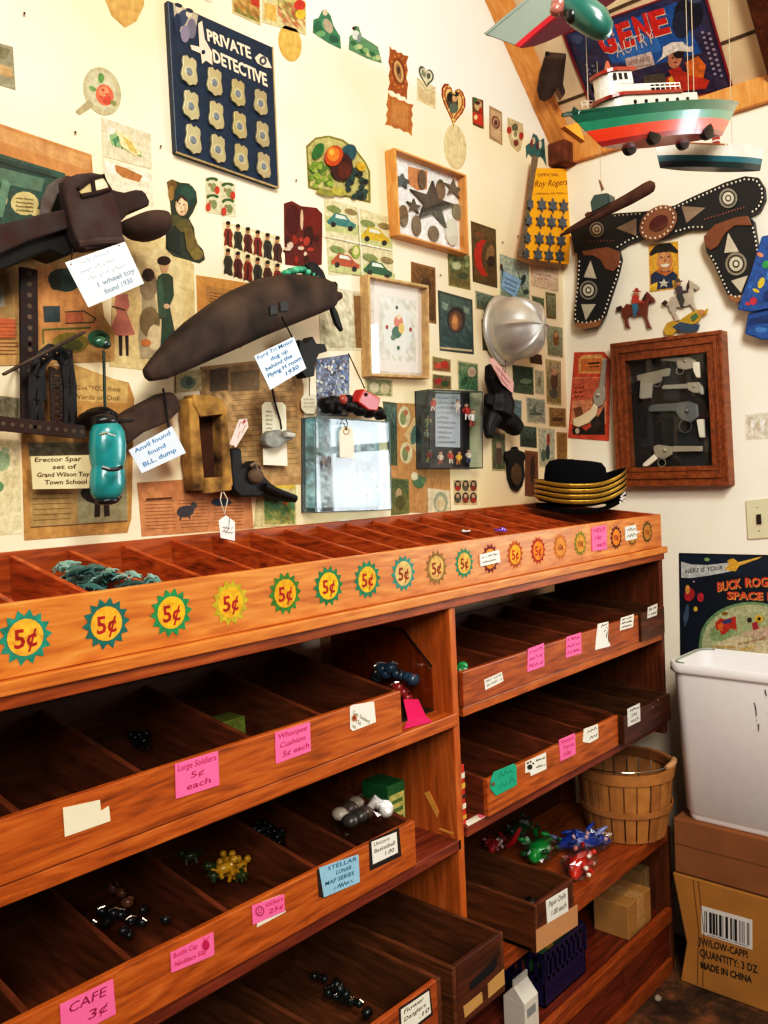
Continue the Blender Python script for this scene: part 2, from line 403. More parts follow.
for i, (a, b) in enumerate((((526.6, 47), (700, -10)), ((554, 105), (759, 38.7)))):
    q1 = U('C', *a); q2 = U('C', *b); xm = (q1.x)
    struct(MB('#5a4632').hexa([(xm-.003, YN, cl(xm-.003)-.002), (xm+.003, YN, cl(xm+.003)-.002), (xm-.003, BY-.06, cl(xm-.003)-.002), (xm+.003, BY-.06, cl(xm+.003)-.002),
      (xm-.003, YN, cl(xm-.003)), (xm+.003, YN, cl(xm+.003)), (xm-.003, BY-.06, cl(xm-.003)), (xm+.003, BY-.06, cl(xm+.003))]).build('trim_ceiling_joint', 'paper'))
# light switch, dried tape on the right wall
sw = thing('light_switch', 'ivory light switch plate with a dark toggle on the right wall', 'light switch', U('R', 757, 542))
sp = MB('#d8d2b4'); sp.prism([U('R', x, y, .006) for x, y in ((745.5, 500.5), (771, 497.5), (772, 538), (747.5, 539.5))], (.0058, 0, 0)); sp.build('plate', 'plastic', sw, bevel=.002)
tg = MB('#2a241c'); tg.prism([U('R', x, y, .011) for x, y in ((756.3, 514.5), (760.5, 514.2), (761, 524), (756.7, 524.3))], (.005, 0, 0)); tg.build('toggle', 'plastic', sw, label='dark toggle')
for x, y in ((757.5, 507.5), (759, 531)): MB('#5a5040').ball(U('R', x, y, .006), .002, nu=8, nv=6).build('screw', 'plastic', sw)
p = Print('R', .001)
p.base('#e4dccb', (745, 415), (768, 412), (790, 411), (790, 438), (768, 438.5), (746, 440))
for i in range(9):
    a = 747+i*4.5; p.P('#f4f0e6' if i % 2 else '#d2c8b4', (a, 418+i % 3*3), (a+5, 416+i % 2*4), (a+3, 425+i % 4*3), (a-1, 423+i % 3*3))
p.out('tape_scrap', 'crumpled strip of old whitish tape on the right wall above the switch', 'tape')
# ================================================================== the wooden display shelf
shelf = thing('display_shelf', 'honey brown wooden display shelf with two bays along the back wall', 'shelf', (1.1, (FY+BY)/2, 0))
X0 = -.05
def part(mb, name, mat, parent, bevel=.002, label=None): return mb.build(name, mat, parent, bevel=bevel, label=label)
part(MB().box(X0, XE+.012, FY-.012, BY-.004, 1.222, 1.240), 'top_board', 'pine_pale', shelf)
part(MB().box(X0, XE+.006, FY-.004, FY+.016, 1.203, 1.222), 'apron', 'pine_deep', shelf)
part(MB().box(1.364, 1.384, FY, BY-.05, .455, 1.203), 'divider_panel', 'pine_upright', shelf)
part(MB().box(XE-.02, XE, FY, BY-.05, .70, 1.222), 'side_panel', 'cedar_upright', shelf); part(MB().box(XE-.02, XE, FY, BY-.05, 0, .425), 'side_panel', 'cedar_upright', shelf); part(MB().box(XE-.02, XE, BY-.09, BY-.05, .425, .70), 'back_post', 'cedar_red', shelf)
part(MB().box(X0, X0+.02, FY, BY-.05, 0, 1.222), 'side_panel', 'pine_upright', shelf)
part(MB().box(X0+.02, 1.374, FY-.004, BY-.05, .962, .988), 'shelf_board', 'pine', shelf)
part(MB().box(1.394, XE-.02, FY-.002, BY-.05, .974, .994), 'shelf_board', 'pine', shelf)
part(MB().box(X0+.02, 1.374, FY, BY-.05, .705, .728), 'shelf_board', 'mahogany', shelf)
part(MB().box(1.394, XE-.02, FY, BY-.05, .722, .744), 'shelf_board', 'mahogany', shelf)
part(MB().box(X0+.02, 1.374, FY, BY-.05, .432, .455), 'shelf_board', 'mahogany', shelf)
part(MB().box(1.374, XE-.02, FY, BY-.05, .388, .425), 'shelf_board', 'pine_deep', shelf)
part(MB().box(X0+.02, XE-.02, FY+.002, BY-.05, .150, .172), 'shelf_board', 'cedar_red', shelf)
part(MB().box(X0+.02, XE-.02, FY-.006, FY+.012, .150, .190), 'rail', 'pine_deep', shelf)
part(MB().box(X0+.02, XE-.02, FY-.004, FY+.014, 0, .042), 'plinth', 'pine_deep', shelf)
for a, b in ((1.40, 2.055), (2.063, XE-.022), (.72, 1.392), (X0+.022, .712)):
    part(MB().box(a, b, FY+.004, FY+.018, .043, .149), 'door', 'cedar_red', shelf)
part(MB().box(X0+.02, XE-.02, BY-.05, BY-.042, 0, .985), 'shade_back_panel', 'dark_board', shelf)  # dark panel added to give the bays the darkness of shade
# ---------------------------------------------------------------- trays
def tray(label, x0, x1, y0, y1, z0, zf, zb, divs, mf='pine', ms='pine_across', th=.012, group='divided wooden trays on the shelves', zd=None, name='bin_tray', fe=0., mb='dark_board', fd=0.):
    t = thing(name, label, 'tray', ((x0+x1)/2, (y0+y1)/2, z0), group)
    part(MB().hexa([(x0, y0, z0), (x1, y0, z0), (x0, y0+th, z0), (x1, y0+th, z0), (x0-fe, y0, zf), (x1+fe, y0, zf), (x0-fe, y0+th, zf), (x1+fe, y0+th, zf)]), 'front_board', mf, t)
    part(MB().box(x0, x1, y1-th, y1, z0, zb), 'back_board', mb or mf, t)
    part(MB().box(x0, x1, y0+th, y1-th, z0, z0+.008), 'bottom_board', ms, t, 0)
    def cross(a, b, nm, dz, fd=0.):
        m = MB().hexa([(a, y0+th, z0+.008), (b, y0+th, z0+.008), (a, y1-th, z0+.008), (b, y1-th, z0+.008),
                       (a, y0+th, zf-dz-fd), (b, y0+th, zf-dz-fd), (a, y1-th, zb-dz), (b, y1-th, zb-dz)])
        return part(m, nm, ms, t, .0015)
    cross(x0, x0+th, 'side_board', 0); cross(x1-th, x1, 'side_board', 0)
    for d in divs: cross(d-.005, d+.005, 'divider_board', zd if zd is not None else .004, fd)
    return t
XS = [.495, .608, .712, .819, .931, 1.03, 1.128, 1.228, 1.328, 1.42, 1.513, 1.609, 1.704, 1.803, 1.899, 1.995, 2.087, 2.18, 2.272]
top = tray('long top tray of small compartments with painted price suns along its front', X0, XE, FY, BY-.002, 1.2405, 1.334, 1.373,
           [x+.0495 for x in [XS[0]-.0989*2, XS[0]-.0989] + XS[:-1]], name='penny_tray', th=.014, zd=.006, group=None, mb='pine_deep', fd=.035, mf='pine_pale')
front_top = [c for c in top.children if c.name.startswith('front_board')][0]
mk = [('#1f8a74', '#f0a830'), ('#186a60', '#eea62c'), ('#1f8a50', '#f4ac1c'), ('#b8a428', '#eca820'), ('#3c7a30', '#e8a018'), ('#1f7a4c', '#eeb01c'), ('#1f7c5a', '#e0a828'),
      ('#3c8a78', '#dcb070'), ('#8a6a3c', '#d8a860'), ('#2c8462', '#e0a850'), ('#6a2020', '#d88a2c'), ('#a85018', '#f0a028'), ('#a02c14', '#e88420'), ('#b86a28', '#d88838'),
      ('#7c7c28', '#cc8a30'), ('#a03c20', '#d88830'), ('#4c2014', '#e07c1c'), ('#7a5a28', '#c88838'), ('#4c4a20', '#c08030')]
for i, (x, (a, b)) in enumerate(zip(XS, mk)):
    z = 1.289; k = 1.0 if i < 9 else .92
    m = MB(); n = 14; y = FY-.0006
    pts = []
    for j in range(2*n):
        r = (.036 if j % 2 == 0 else .0275)*k; t = math.pi*j/n; pts.append((x+r*math.cos(t), y, z+r*math.sin(t)))
    m.face(pts, a)
    m.face([(x+.0235*k*math.cos(t), y-.0003, z+.0235*k*math.sin(t)) for t in [2*math.pi*j/20 for j in range(20)]], b)
    txt = '5¢' if i < 13 else '10¢'; vs, fs = text_mesh(txt, .02)
    xa = min(v[0] for v in vs); xb = max(v[0] for v in vs); sc = (.030 if i < 13 else .028)*k/(xb-xa)
    hh = .73*sc
    m.add([(x+(v[0]-(xa+xb)/2)*sc, y-.0006, z-hh/2+v[1]*sc) for v in vs], fs, '#a01c18' if i < 7 else ('#b02818' if i in (11, 12) else '#8a3018'))
    m.build('painted_price_sun', 'paper', front_top, label='painted %s sun with %s inside' % (('teal', 'dark teal', 'green', 'yellow', 'olive green', 'green', 'green', 'pale teal', 'faded brown', 'teal', 'maroon', 'orange', 'red', 'faded orange', 'olive', 'red brown', 'dark maroon', 'tan', 'dark olive')[i], txt))
GT = 'divided wooden trays on the shelves'
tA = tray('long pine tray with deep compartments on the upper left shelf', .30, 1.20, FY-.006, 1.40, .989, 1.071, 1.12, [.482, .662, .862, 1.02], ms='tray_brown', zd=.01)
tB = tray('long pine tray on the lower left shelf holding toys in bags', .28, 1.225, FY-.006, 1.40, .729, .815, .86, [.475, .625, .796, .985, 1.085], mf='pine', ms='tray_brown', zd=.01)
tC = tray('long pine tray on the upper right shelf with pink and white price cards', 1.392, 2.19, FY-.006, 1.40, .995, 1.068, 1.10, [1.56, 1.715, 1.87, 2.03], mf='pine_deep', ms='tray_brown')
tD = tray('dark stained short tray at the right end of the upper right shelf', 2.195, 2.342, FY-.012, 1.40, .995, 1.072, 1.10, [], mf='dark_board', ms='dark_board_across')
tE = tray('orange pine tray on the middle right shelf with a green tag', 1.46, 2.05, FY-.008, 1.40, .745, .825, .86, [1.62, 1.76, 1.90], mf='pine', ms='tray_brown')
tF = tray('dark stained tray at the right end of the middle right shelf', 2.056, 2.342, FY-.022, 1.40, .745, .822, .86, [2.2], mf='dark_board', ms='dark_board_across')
# bottom crates
def crate(label, x0, x1, y0, y1, z0, z1, fr='dark_board', slot=None, th=.011):
    t = thing('wooden_crate', label, 'crate', ((x0+x1)/2, (y0+y1)/2, z0), 'open wooden crates on the bottom shelves')
    part(MB().box(x0, x1, y0+th, y1-th, z0, z0+.01), 'bottom_board', 'crate_brown', t)
    part(MB().box(x0, x0+th, y0, y1, z0, z1), 'side_board', 'crate_brown', t); part(MB().box(x1-th, x1, y0, y1, z0, z1), 'side_board', 'crate_brown', t)
    part(MB().box(x0+th, x1-th, y1-th, y1, z0, z1), 'back_board', 'dark_board', t)
    f = part(MB().box(x0+th, x1-th, y0, y0+th, z0, z1), 'front_board', fr, t)
    return t, f
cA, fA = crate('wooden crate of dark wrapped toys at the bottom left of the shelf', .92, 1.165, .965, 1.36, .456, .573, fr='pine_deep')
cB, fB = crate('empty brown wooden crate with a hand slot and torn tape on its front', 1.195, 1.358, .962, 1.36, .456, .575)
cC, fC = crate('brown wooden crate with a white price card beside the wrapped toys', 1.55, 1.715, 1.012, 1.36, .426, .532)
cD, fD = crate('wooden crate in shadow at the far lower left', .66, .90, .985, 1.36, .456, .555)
# ================================================================== paper ephemera on the back wall
S = 3.84
k1, k2, k3, k4, k5 = (0, 0, S), (150, 0, S), (300, 0, S), (440, 0, S), (568, 0, S)
k6, k7, k8, k9, k10 = (0, 150, S), (150, 150, S), (300, 150, S), (440, 150, S), (568, 150, S)
l1, l2, l3, l4, l5 = (0, 320, S), (150, 320, S), (300, 320, S), (450, 320, S), (568, 320, S)
def quad(*a): return [(a[i], a[i+1]) for i in range(0, len(a), 2)]
G1 = 'old paper scraps and trade cards pasted on the back wall'
def sheet(z, off, col, pts, pl='B'):
    p = Print(pl, off, z); p.base(col, *quad(*pts)); return p
def fin(p, name, label, cat, mat='paper', g=G1): return p.out(name, label, cat, mat, g)
# --- upper left
p = sheet(k1, .0012, '#c99a5a', (395, -60, 405, 0, 430, 60, 480, 105, 525, 80, 553, 20, 556, -40)); fin(p, 'paper_scrap', 'plain tan shield shaped paper cut off at the top left', 'paper scrap', 'aged_paper')
p = sheet(k1, .0012, '#8f8a70', (-90, 140, 50, 180, 60, 345, -90, 300)); p.P('#b89468', (-60, 225), (45, 262), (50, 300), (-60, 270)).P('#7a7458', (-60, 160), (40, 190), (20, 230), (-60, 200)); fin(p, 'paper_scrap', 'grey green card at the far left edge, above the large poster', 'card')
p = Print('B', .0012, k1); c, q = math.cos(-.32), math.sin(-.32)
p.base('#b9ac88', *[(393+70*math.cos(a)*c-95*math.sin(a)*q, 350+70*math.cos(a)*q+95*math.sin(a)*c) for a in [i*math.pi/12 for i in range(24)]])
p.P('#a89a74', (290, 428), (340, 382), (362, 404), (305, 442))
p.E('#c4b896', 388, 345, 55, 78, -.32).E('#5e8a4c', 388, 300, 12, 20).E('#6c9054', 355, 340, 16, 9, .5).E('#d8694a', 402, 365, 34, 42, -.3).E('#e88a66', 398, 352, 20, 20).E('#c24e38', 412, 385, 16, 18).E('#8a8f54', 436, 395, 14, 9, .6)
for a, b in ((395, 345), (410, 362), (388, 372), (402, 390)): p.E('#b8452f', a, b, 6, 4, .5)
fin(p, 'paper_fan', 'oval paper fan with a pink rose and short handle', 'paper fan')
p = sheet(k1, .0012, '#dac8a4', (390, 450, 580, 515, 582, 650, 395, 600)); p.P('#e8dcc0', (410, 485), (440, 492), (445, 540), (415, 535))
for i in range(9): p.P('#4e7f58' if i % 2 else '#8fae78', (418+i*14, 520+i*5+(i % 3)*12), (446+i*12, 508+i*9), (456+i*11, 540+i*8), (430+i*12, 562+i*4))
p.P('#e2d09a', (450, 500), (500, 525), (540, 590), (520, 600), (465, 560)).P('#caa860', (468, 520), (505, 545), (530, 590), (500, 580)); fin(p, 'fruit_label', 'cream label with green leaves and pale pods, right of the paper fan', 'label')
p = sheet(k1, .0011, '#e4d5b2', (395, 607, 582, 668, 590, 790, 400, 760)); p.P('#efe6cc', (405, 618), (572, 672), (578, 700), (410, 660)).P('#a87040', (440, 632), (485, 645), (548, 675), (535, 700), (470, 680), (445, 660)); fin(p, 'fruit_label', 'faded cream label with a brown bar, just above the truck hood', 'label')
# top row
p = sheet(k2, .0012, '#c9b183', (310, -60, 425, -20, 425, 98, 318, 50)); p.M(['#8a5a30', '#c2a060', '#a06a30', '#6f7a40'], quad(318, -50, 420, -14, 420, 88, 322, 44), 6, 7, 3).P('#b03a24', (385, -10), (420, 0), (420, 30), (390, 18)); fin(p, 'crate_label', 'brown and red crate label cut by the top edge, above the badge board', 'label')
p = sheet(k2, .0012, '#cfc08e', (430, -50, 600, 5, 600, 135, 430, 85)); p.P('#d8a55a', (440, 10), (485, 20), (485, 85), (440, 70)).M(['#c8b074', '#7a8a4a', '#b0382a', '#d8c890'], quad(490, -20, 596, 8, 596, 122, 490, 88), 6, 7, 5).E('#c43a2a', 575, 20, 22, 22).E('#e0b43a', 578, 55, 20, 18); fin(p, 'crate_label', 'cream crate label with a red and a yellow fruit at the top edge', 'label')
p = sheet(k2, .0012, '#cfc3a6', (180, -30, 240, -30, 240, 10, 215, 5)); fin(p, 'paper_scrap', 'sliver of pinkish paper at the top edge', 'paper scrap')
p = Print('B', .0012, k2); p.base('#d9a85a', *[(538+44*math.cos(a)*.98-72*math.sin(a)*-.17, 165+44*math.cos(a)*-.17+72*math.sin(a)*.98) for a in [i*math.pi/10 for i in range(20)]]); fin(p, 'paper_scrap', 'plain tan oval paper right of the badge board', 'paper scrap', 'aged_paper')
p = sheet(k3, .0012, '#3f7a5a', (50, 125, 52, 75, 72, 68, 85, 40, 100, 35, 118, 60, 130, 100, 155, 140, 158, 188, 110, 165))
p.E('#2c6448', 72, 105, 18, 26).E('#54906a', 95, 90, 14, 20).E('#a89a82', 108, 100, 16, 30, -.4).E('#c9b89a', 97, 48, 10, 12).E('#6a9a6a', 80, 130, 18, 12).E('#2a5c48', 130, 150, 20, 14, .5); fin(p, 'die_cut_scrap', 'dark green leafy scrap with a pale bud near the top', 'paper scrap')
p = sheet(k3, .0012, '#5c8a64', (188, 190, 190, 140, 205, 128, 212, 98, 226, 102, 238, 140, 270, 160, 300, 180, 315, 242, 260, 225))
p.E('#d8d8cc', 215, 135, 14, 18).E('#3a3a38', 208, 108, 8, 7).E('#7a8a8a', 228, 145, 8, 16)
for i in range(9): p.E(('#2f6a44', '#86ac74', '#b4bc8a')[i % 3], 205+i*12, 165+i*7+(i % 2)*10, 12, 9, .4)
fin(p, 'die_cut_scrap', 'green garden scrap with a small pale figure sitting among leaves', 'paper scrap')
def ornate(z, pts, c1, label, oval=None):
    p = Print('B', .0012, z); n = len(pts); out = []
    for i in range(n):
        a, b = pts[i], pts[(i+1) % n]
        for t in range(6):
            w = t/6; dx, dy = b[0]-a[0], b[1]-a[1]; l = math.hypot(dx, dy); o = (7, -2, 3, -4, 3, -2)[t]
            out.append((a[0]+dx*w+dy/l*o, a[1]+dy*w-dx/l*o))
    p.base(c1, *out)
    if oval:
        cx, cy, rx, ry = oval; p.E('#7a3e1c', cx, cy, rx+9, ry+9, -.2).E('#c49a66', cx, cy, rx, ry, -.2).E('#8a6a48', cx, cy, rx*.55, ry*.7, -.2).E('#4a3624', cx, cy-6, rx*.4, ry*.35)
        for i in range(12): a = i*math.pi/6; p.E('#c47a40', cx+30*math.cos(a), cy+62*math.sin(a)+8*math.cos(a), 4, 5)
    else:
        p.P('#b47c46', (pts[0][0]+16, pts[0][1]+18), (pts[1][0]-14, pts[1][1]+8), (pts[2][0]-16, pts[2][1]-20), (pts[3][0]+14, pts[3][1]-10))
    fin(p, 'ornate_frame_scrap', label, 'paper scrap', 'aged_paper')
ornate(k3, quad(342, 182, 410, 215, 414, 378, 345, 345), '#9a5528', 'brown ornate frame scrap with an oval portrait', (379, 275, 17, 44))
ornate(k3, quad(336, 362, 430, 402, 432, 515, 334, 478), '#ab6c38', 'blank brown scalloped frame scrap below the one with an oval portrait')
def heart(cx, cy, w, h, n=22, sk=.45):
    o = []
    for i in range(n):
        t = 2*math.pi*i/n; x = math.sin(t)**3; y = -(13*math.cos(t)-5*math.cos(2*t)-2*math.cos(3*t)-math.cos(4*t))/17
        o.append((cx+x*w, cy+y*h+x*w*sk))
    return o
p = sheet(k3, .0012, '#ddc9a0', (450, 298, 521, 335, 521, 418, 450, 382)); p.L('#a98a5c', 2, (450, 300), (488, 350), (521, 337)).P('#c9b088', (455, 330), (486, 358), (518, 350), (518, 410), (455, 378))
p.P('#4f5c50', *heart(485, 292, 30, 46)).P('#d9ceae', *heart(485, 292, 23, 36)).P('#7a8470', (468, 262), (486, 285), (480, 300), (466, 285)).E('#5a6452', 494, 292, 8, 12); fin(p, 'envelope_card', 'cream envelope card with a grey heart above its flap', 'card')
p = Print('B', .0012, k3); p.base('#8c2f22', *heart(590, 395, 47, 92)); p.P('#d8a45c', *heart(590, 395, 41, 82)).P('#9a3a26', *heart(590, 393, 37, 74)).P('#dcb878', *heart(590, 392, 32, 64))
p.E('#4a4434', 585, 388, 22, 38, -.2).E('#1f1c18', 576, 375, 10, 16).E('#c89a70', 594, 378, 10, 14).E('#2a241c', 600, 362, 10, 9).E('#5a6a58', 590, 415, 18, 20)
for i in range(14): h = heart(590, 395, 39, 78, 14)[i]; p.E('#e4c078', h[0], h[1], 4, 5)
fin(p, 'valentine_heart', 'red heart valentine with a couple in its middle', 'valentine')
p = Print('B', .0008, k3); p.base('#dcc79c', *[(596+44*math.cos(a), 565+86*math.sin(a)+12*math.cos(a)) for a in [i*math.pi/10 for i in range(20)]]); fin(p, 'paper_scrap', 'pale tan oval shadow painted below the red heart', 'paper scrap', 'aged_paper')  # tan oval shadow, painted as a flat shape on the wall
p = sheet(k3, .0012, '#6a4a2a', (662, 372, 704, 385, 706, 495, 690, 490, 664, 478)); p.E('#3a6a3a', 672, 385, 8, 12).E('#c9a878', 684, 405, 14, 20).P('#c03a24', (664, 430), (700, 440), (703, 485), (666, 470)).E('#4a2a1c', 682, 395, 10, 8).E('#e8c890', 675, 450, 7, 10).E('#a02818', 694, 425, 8, 12); fin(p, 'die_cut_scrap', 'small scrap of a child in red right of the red heart', 'paper scrap')
p = sheet(k4, .0012, '#a88a68', (190, 405, 238, 430, 240, 558, 190, 530)); p.P('#c4a884', (196, 418), (233, 437), (234, 545), (196, 520)).E('#7a4434', 214, 470, 16, 26, -.2).E('#b89a7a', 214, 470, 11, 18).E('#5a3a2c', 214, 472, 7, 12); fin(p, 'trade_card', 'small tan card with a dark oval wreath, upper right of the star case', 'card')
p = sheet(k4, .0012, '#cdb890', (260, 450, 318, 475, 322, 520, 310, 575, 300, 585, 272, 555, 258, 500)); p.E('#b03a2c', 266, 500, 9, 14).E('#b03a2c', 312, 522, 9, 15).E('#6a6a4a', 288, 490, 12, 16).E('#7a3a2c', 292, 548, 10, 14).E('#e4d4ac', 288, 520, 14, 18).E('#8a8464', 290, 515, 6, 12); fin(p, 'die_cut_scrap', 'shield shaped cream scrap with red roses at its sides', 'paper scrap')
p = sheet(k4, .0012, '#3a6a68', (330, 560, 350, 545, 358, 512, 372, 520, 382, 540, 400, 530, 405, 600, 410, 638, 390, 600, 360, 612, 340, 590, 332, 608)); p.E('#c9b89a', 360, 540, 6, 14).E('#8a3a3c', 352, 550, 5, 16).E('#d8ccb4', 385, 555, 6, 16).E('#5a3a44', 374, 560, 6, 16).E('#24504c', 395, 590, 9, 18); fin(p, 'die_cut_scrap', 'blue green scrap of a group of tiny figures in the corner', 'paper scrap')
# --- fruit arch
p = sheet(k3, .0012, '#7d7a3c', (24, 560, 60, 528, 110, 520, 165, 535, 215, 572, 255, 625, 270, 660, 272, 780, 32, 722))
p.P('#b9b072', (30, 566), (62, 536), (110, 528), (162, 543), (212, 580), (250, 630), (262, 662), (262, 770), (40, 712))
r = random.Random(4)
for i in range(34): p.E(('#6f8a34', '#8ea544', '#557030')[i % 3], 55+r.uniform(-14, 70), 640+r.uniform(-20, 80), 11, 11)
for i in range(22): p.E(('#1f3a3a', '#2a4a44', '#16282c')[i % 3], 205+r.uniform(-22, 48), 690+r.uniform(-38, 70), 12, 11)
p.E('#2f6a34', 70, 580, 20, 34, .5).E('#24505a', 185, 590, 30, 40, .6).E('#3a1a16', 160, 640, 44, 56).E('#b8481c', 130, 598, 34, 42, .5).E('#e07a28', 128, 592, 24, 28).E('#f0a848', 122, 584, 10, 12).E('#5a2418', 170, 655, 26, 34).E('#c8a02c', 235, 640, 20, 16, .7).E('#8a8a3c', 100, 740, 40, 12, .2).E('#a8a048', 150, 735, 30, 16, .3)
fin(p, 'fruit_label', 'arched fruit print with an orange, dark plums and green grapes', 'print', 'gloss_print')
# --- bonnet lady
p = sheet(k7, .0014, '#2c3426', (66, 122, 85, 112, 115, 125, 150, 128, 178, 160, 182, 200, 165, 240, 150, 262, 170, 300, 175, 350, 205, 385, 212, 420, 190, 435, 90, 408, 60, 380, 62, 310, 85, 270, 78, 200))
p.E('#6a5028', 85, 135, 18, 22).E('#8a6a34', 82, 165, 12, 30).E('#1c3c34', 138, 175, 40, 46).E('#274c3e', 145, 165, 28, 30).E('#d8b088', 122, 215, 24, 38, -.1).E('#e4c09a', 118, 212, 15, 26).P('#3a2418', (100, 190), (122, 170), (145, 190), (140, 200), (120, 182), (104, 205))
p.E('#5a3424', 114, 206, 4, 3).E('#5a3424', 130, 210, 4, 3).E('#a8483c', 122, 236, 6, 3).P('#b89068', (121, 212), (125, 226), (118, 226)).E('#4a4a24', 95, 270, 28, 22).E('#5a5228', 130, 290, 30, 26).P('#1a241c', (65, 320), (110, 300), (120, 400), (70, 380)).P('#6a5a2c', (130, 300), (160, 300), (200, 400), (170, 425), (140, 380)).E('#7a6830', 180, 400, 24, 22)
fin(p, 'die_cut_scrap', 'large scrap of a lady in a dark green bonnet and coat', 'paper scrap', 'gloss_print')
# --- small scraps
p = sheet(k7, .0012, '#d8cba4', (215, 105, 328, 132, 330, 258, 218, 238))
for i, (a, b) in enumerate(((238, 140), (298, 160), (240, 205), (300, 222))):
    p.E('#3a5a34', a, b-26, 24, 10).E('#cfc6a0', a, b, 24, 26).E('#7a8458', a+6, b+4, 12, 18).E('#b8402c', a+(20 if i < 2 else -16), b+14, 10, 16).E('#8a7a54', a-8, b-6, 7, 8)
fin(p, 'die_cut_scrap', 'sheet of four rounded scraps with green hats and red trim', 'paper scrap')
p = Print('B', .0012, k7); p.base('#ead6a8', (280, 275), (500, 330), (505, 500), (290, 470))
for j in range(2):
    for i in range(6):
        a = 300+i*38; b = 330+i*11.5+j*105
        p.P(('#7a2c22', '#34382c', '#5a241e', '#7c2a20', '#303430', '#4a2a22')[(i+j) % 6], (a-11, b-30), (a+10, b-28), (a+19, b-6), (a+14, b+18), (a+19, b+46), (a+4, b+42), (a-6, b+34), (a-17, b+40), (a-13, b+10), (a-18, b-8)).E('#a87a54', a, b-40, 8, 10).E('#241c16', a, b-50, 9, 8).P('#2a2018', (a-3, b-20), (a+3, b-20), (a+3, b+38), (a-4, b+36))
fin(p, 'die_cut_scrap', 'sheet of twelve little figures in red and dark coats in two rows', 'paper scrap')
p = Print('B', .0012, k7); p.base('#5c201a', (515, 205), (545, 195), (580, 215), (640, 222), (662, 245), (662, 330), (660, 440), (600, 450), (520, 440), (516, 320))
r = random.Random(9)
p.E('#c9a88a', 583, 268, 6, 40).E('#4a120e', 548, 270, 28, 60).E('#6a1c14', 622, 275, 34, 56).E('#3a1410', 610, 330, 20, 40)
for i in range(16): p.E(('#8a2a1c', '#40140f', '#cbb09a', '#a03a28')[i % 4], r.uniform(525, 655), r.uniform(335, 440), r.uniform(6, 16), r.uniform(6, 16))
fin(p, 'die_cut_scrap', 'maroon red scraps above the nose of the plane', 'paper scrap')
# --- car cards
p = sheet(k8, .0012, '#d9cba0', (92, 182, 352, 262, 358, 480, 110, 480))
for i, (a, b, c1) in enumerate(((160, 270, '#3e7a74'), (290, 325, '#c9a42c'), (175, 425, '#a8502c'), (300, 455, '#2c5a3c'))):
    p.P('#b8bc80', (a-65, b-20), (a+65, b+20), (a+65, b+58), (a-62, b+40)).E('#7c8a50', a-30, b-42, 30, 14, .3).E('#8a7a50', a+35, b-32, 26, 12, .3)
    p.P(c1, (a-58, b+4), (a-40, b-14), (a-25, b-30), (a+15, b-20), (a+35, b+4), (a+55, b+16), (a+52, b+32), (a-52, b+14)).P('#d8e0d0', (a-22, b-24), (a+10, b-16), (a+22, b-2), (a-24, b-10))
    p.E('#1f1c18', a-32, b+16, 10, 11).E('#1f1c18', a+34, b+32, 10, 11)

p.L('#efe6cc', 5, (92, 330), (356, 385)).L('#efe6cc', 5, (225, 222), (240, 480)).E('#8a9a40', 215, 390, 18, 26).E('#d8c890', 215, 388, 10, 16)
fin(p, 'car_cards', 'sheet of four vintage car cards, teal, yellow, red and green', 'card', 'gloss_print')
# --- cards between
def card(z, off, border, q, cols, label, seed, extra=None, cat='card', name='trade_card', inset=.09, nx=8, ny=10, soft=.5, mat='paper'):
    p = sheet(z, off, border, q); qq = quad(*q); cx = sum(a for a, _ in qq)/4; cy = sum(b for _, b in qq)/4
    p.M(cols, [(a+(cx-a)*inset, b+(cy-b)*inset) for a, b in qq], nx, ny, seed, soft)
    if extra: extra(p, cx, cy)
    return fin(p, name, label, cat, mat)
card(k8, .0012, '#8a6434', (427, 428, 520, 452, 524, 668, 428, 648), ['#7a5a34', '#6c4e2c', '#5c4022'], 'plain dark brown card behind the right edge of the white framed print', 11, lambda p, x, y: p.E('#4c3820', x+8, y-20, 22, 40))
card(k8, .0012, '#8a8450', (568, 392, 652, 405, 655, 538, 572, 520), ['#9aa070', '#5a6a48', '#6f6a40', '#7c6a3c'], 'green landscape card below the star case', 12, lambda p, x, y: p.E('#b4b892', x-10, y-20, 18, 16).E('#4a5438', x+15, y+20, 20, 14))
card(k8, .0014, '#5a4a28', (657, 272, 752, 305, 758, 530, 665, 505), ['#6a5430', '#5c4a2a', '#54421f', '#6a5226'], 'dark card with a big red crescent moon', 13,
     lambda p, x, y: p.P('#b0301c', (x-8, y-60), (x-30, y-45), (x-40, y-5), (x-34, y+45), (x-8, y+82), (x+14, y+80), (x-6, y+45), (x-12, y), (x-6, y-35), (x+8, y-55)).E('#8a6a44', x+22, y-5, 16, 34, .2).E('#3a2a1c', x+26, y+25, 16, 22).E('#7a4c30', x-20, y-78, 18, 8, .4))
card(k8, .0014, '#3a463a', (530, 538, 662, 575, 668, 785, 538, 770), ['#54685a', '#48605a', '#2f4c4c', '#24403c'], 'dark teal card with an oval portrait and fairy wings', 14,
     lambda p, x, y: p.E('#2a1c14', x, y-15, 36, 52).E('#6a4426', x-2, y-10, 26, 40).E('#b87a44', x-4, y-6, 14, 30).E('#d89a5c', x-4, y-12, 9, 12).P('#8a9a8a', (x-55, y-85), (x-30, y-75), (x-35, y-50), (x-52, y-60)).P('#8a9a8a', (x+28, y-68), (x+52, y-58), (x+48, y-35), (x+32, y-45)).P('#c9b890', (x-60, y+88), (x+62, y+100), (x+62, y+108), (x-60, y+96)), mat='gloss_print')
card(k9, .0012, '#c9be98', (135, 538, 215, 562, 216, 625, 138, 610), ['#7a8c7c', '#4c6450', '#6a6a44'], 'small landscape card left of the silver helmet', 15)
card(k9, .0010, '#5a5438', (160, 650, 200, 660, 200, 770, 165, 770), ['#6a6a44', '#4c5034'], 'sliver of a green card behind the silver helmet', 16)
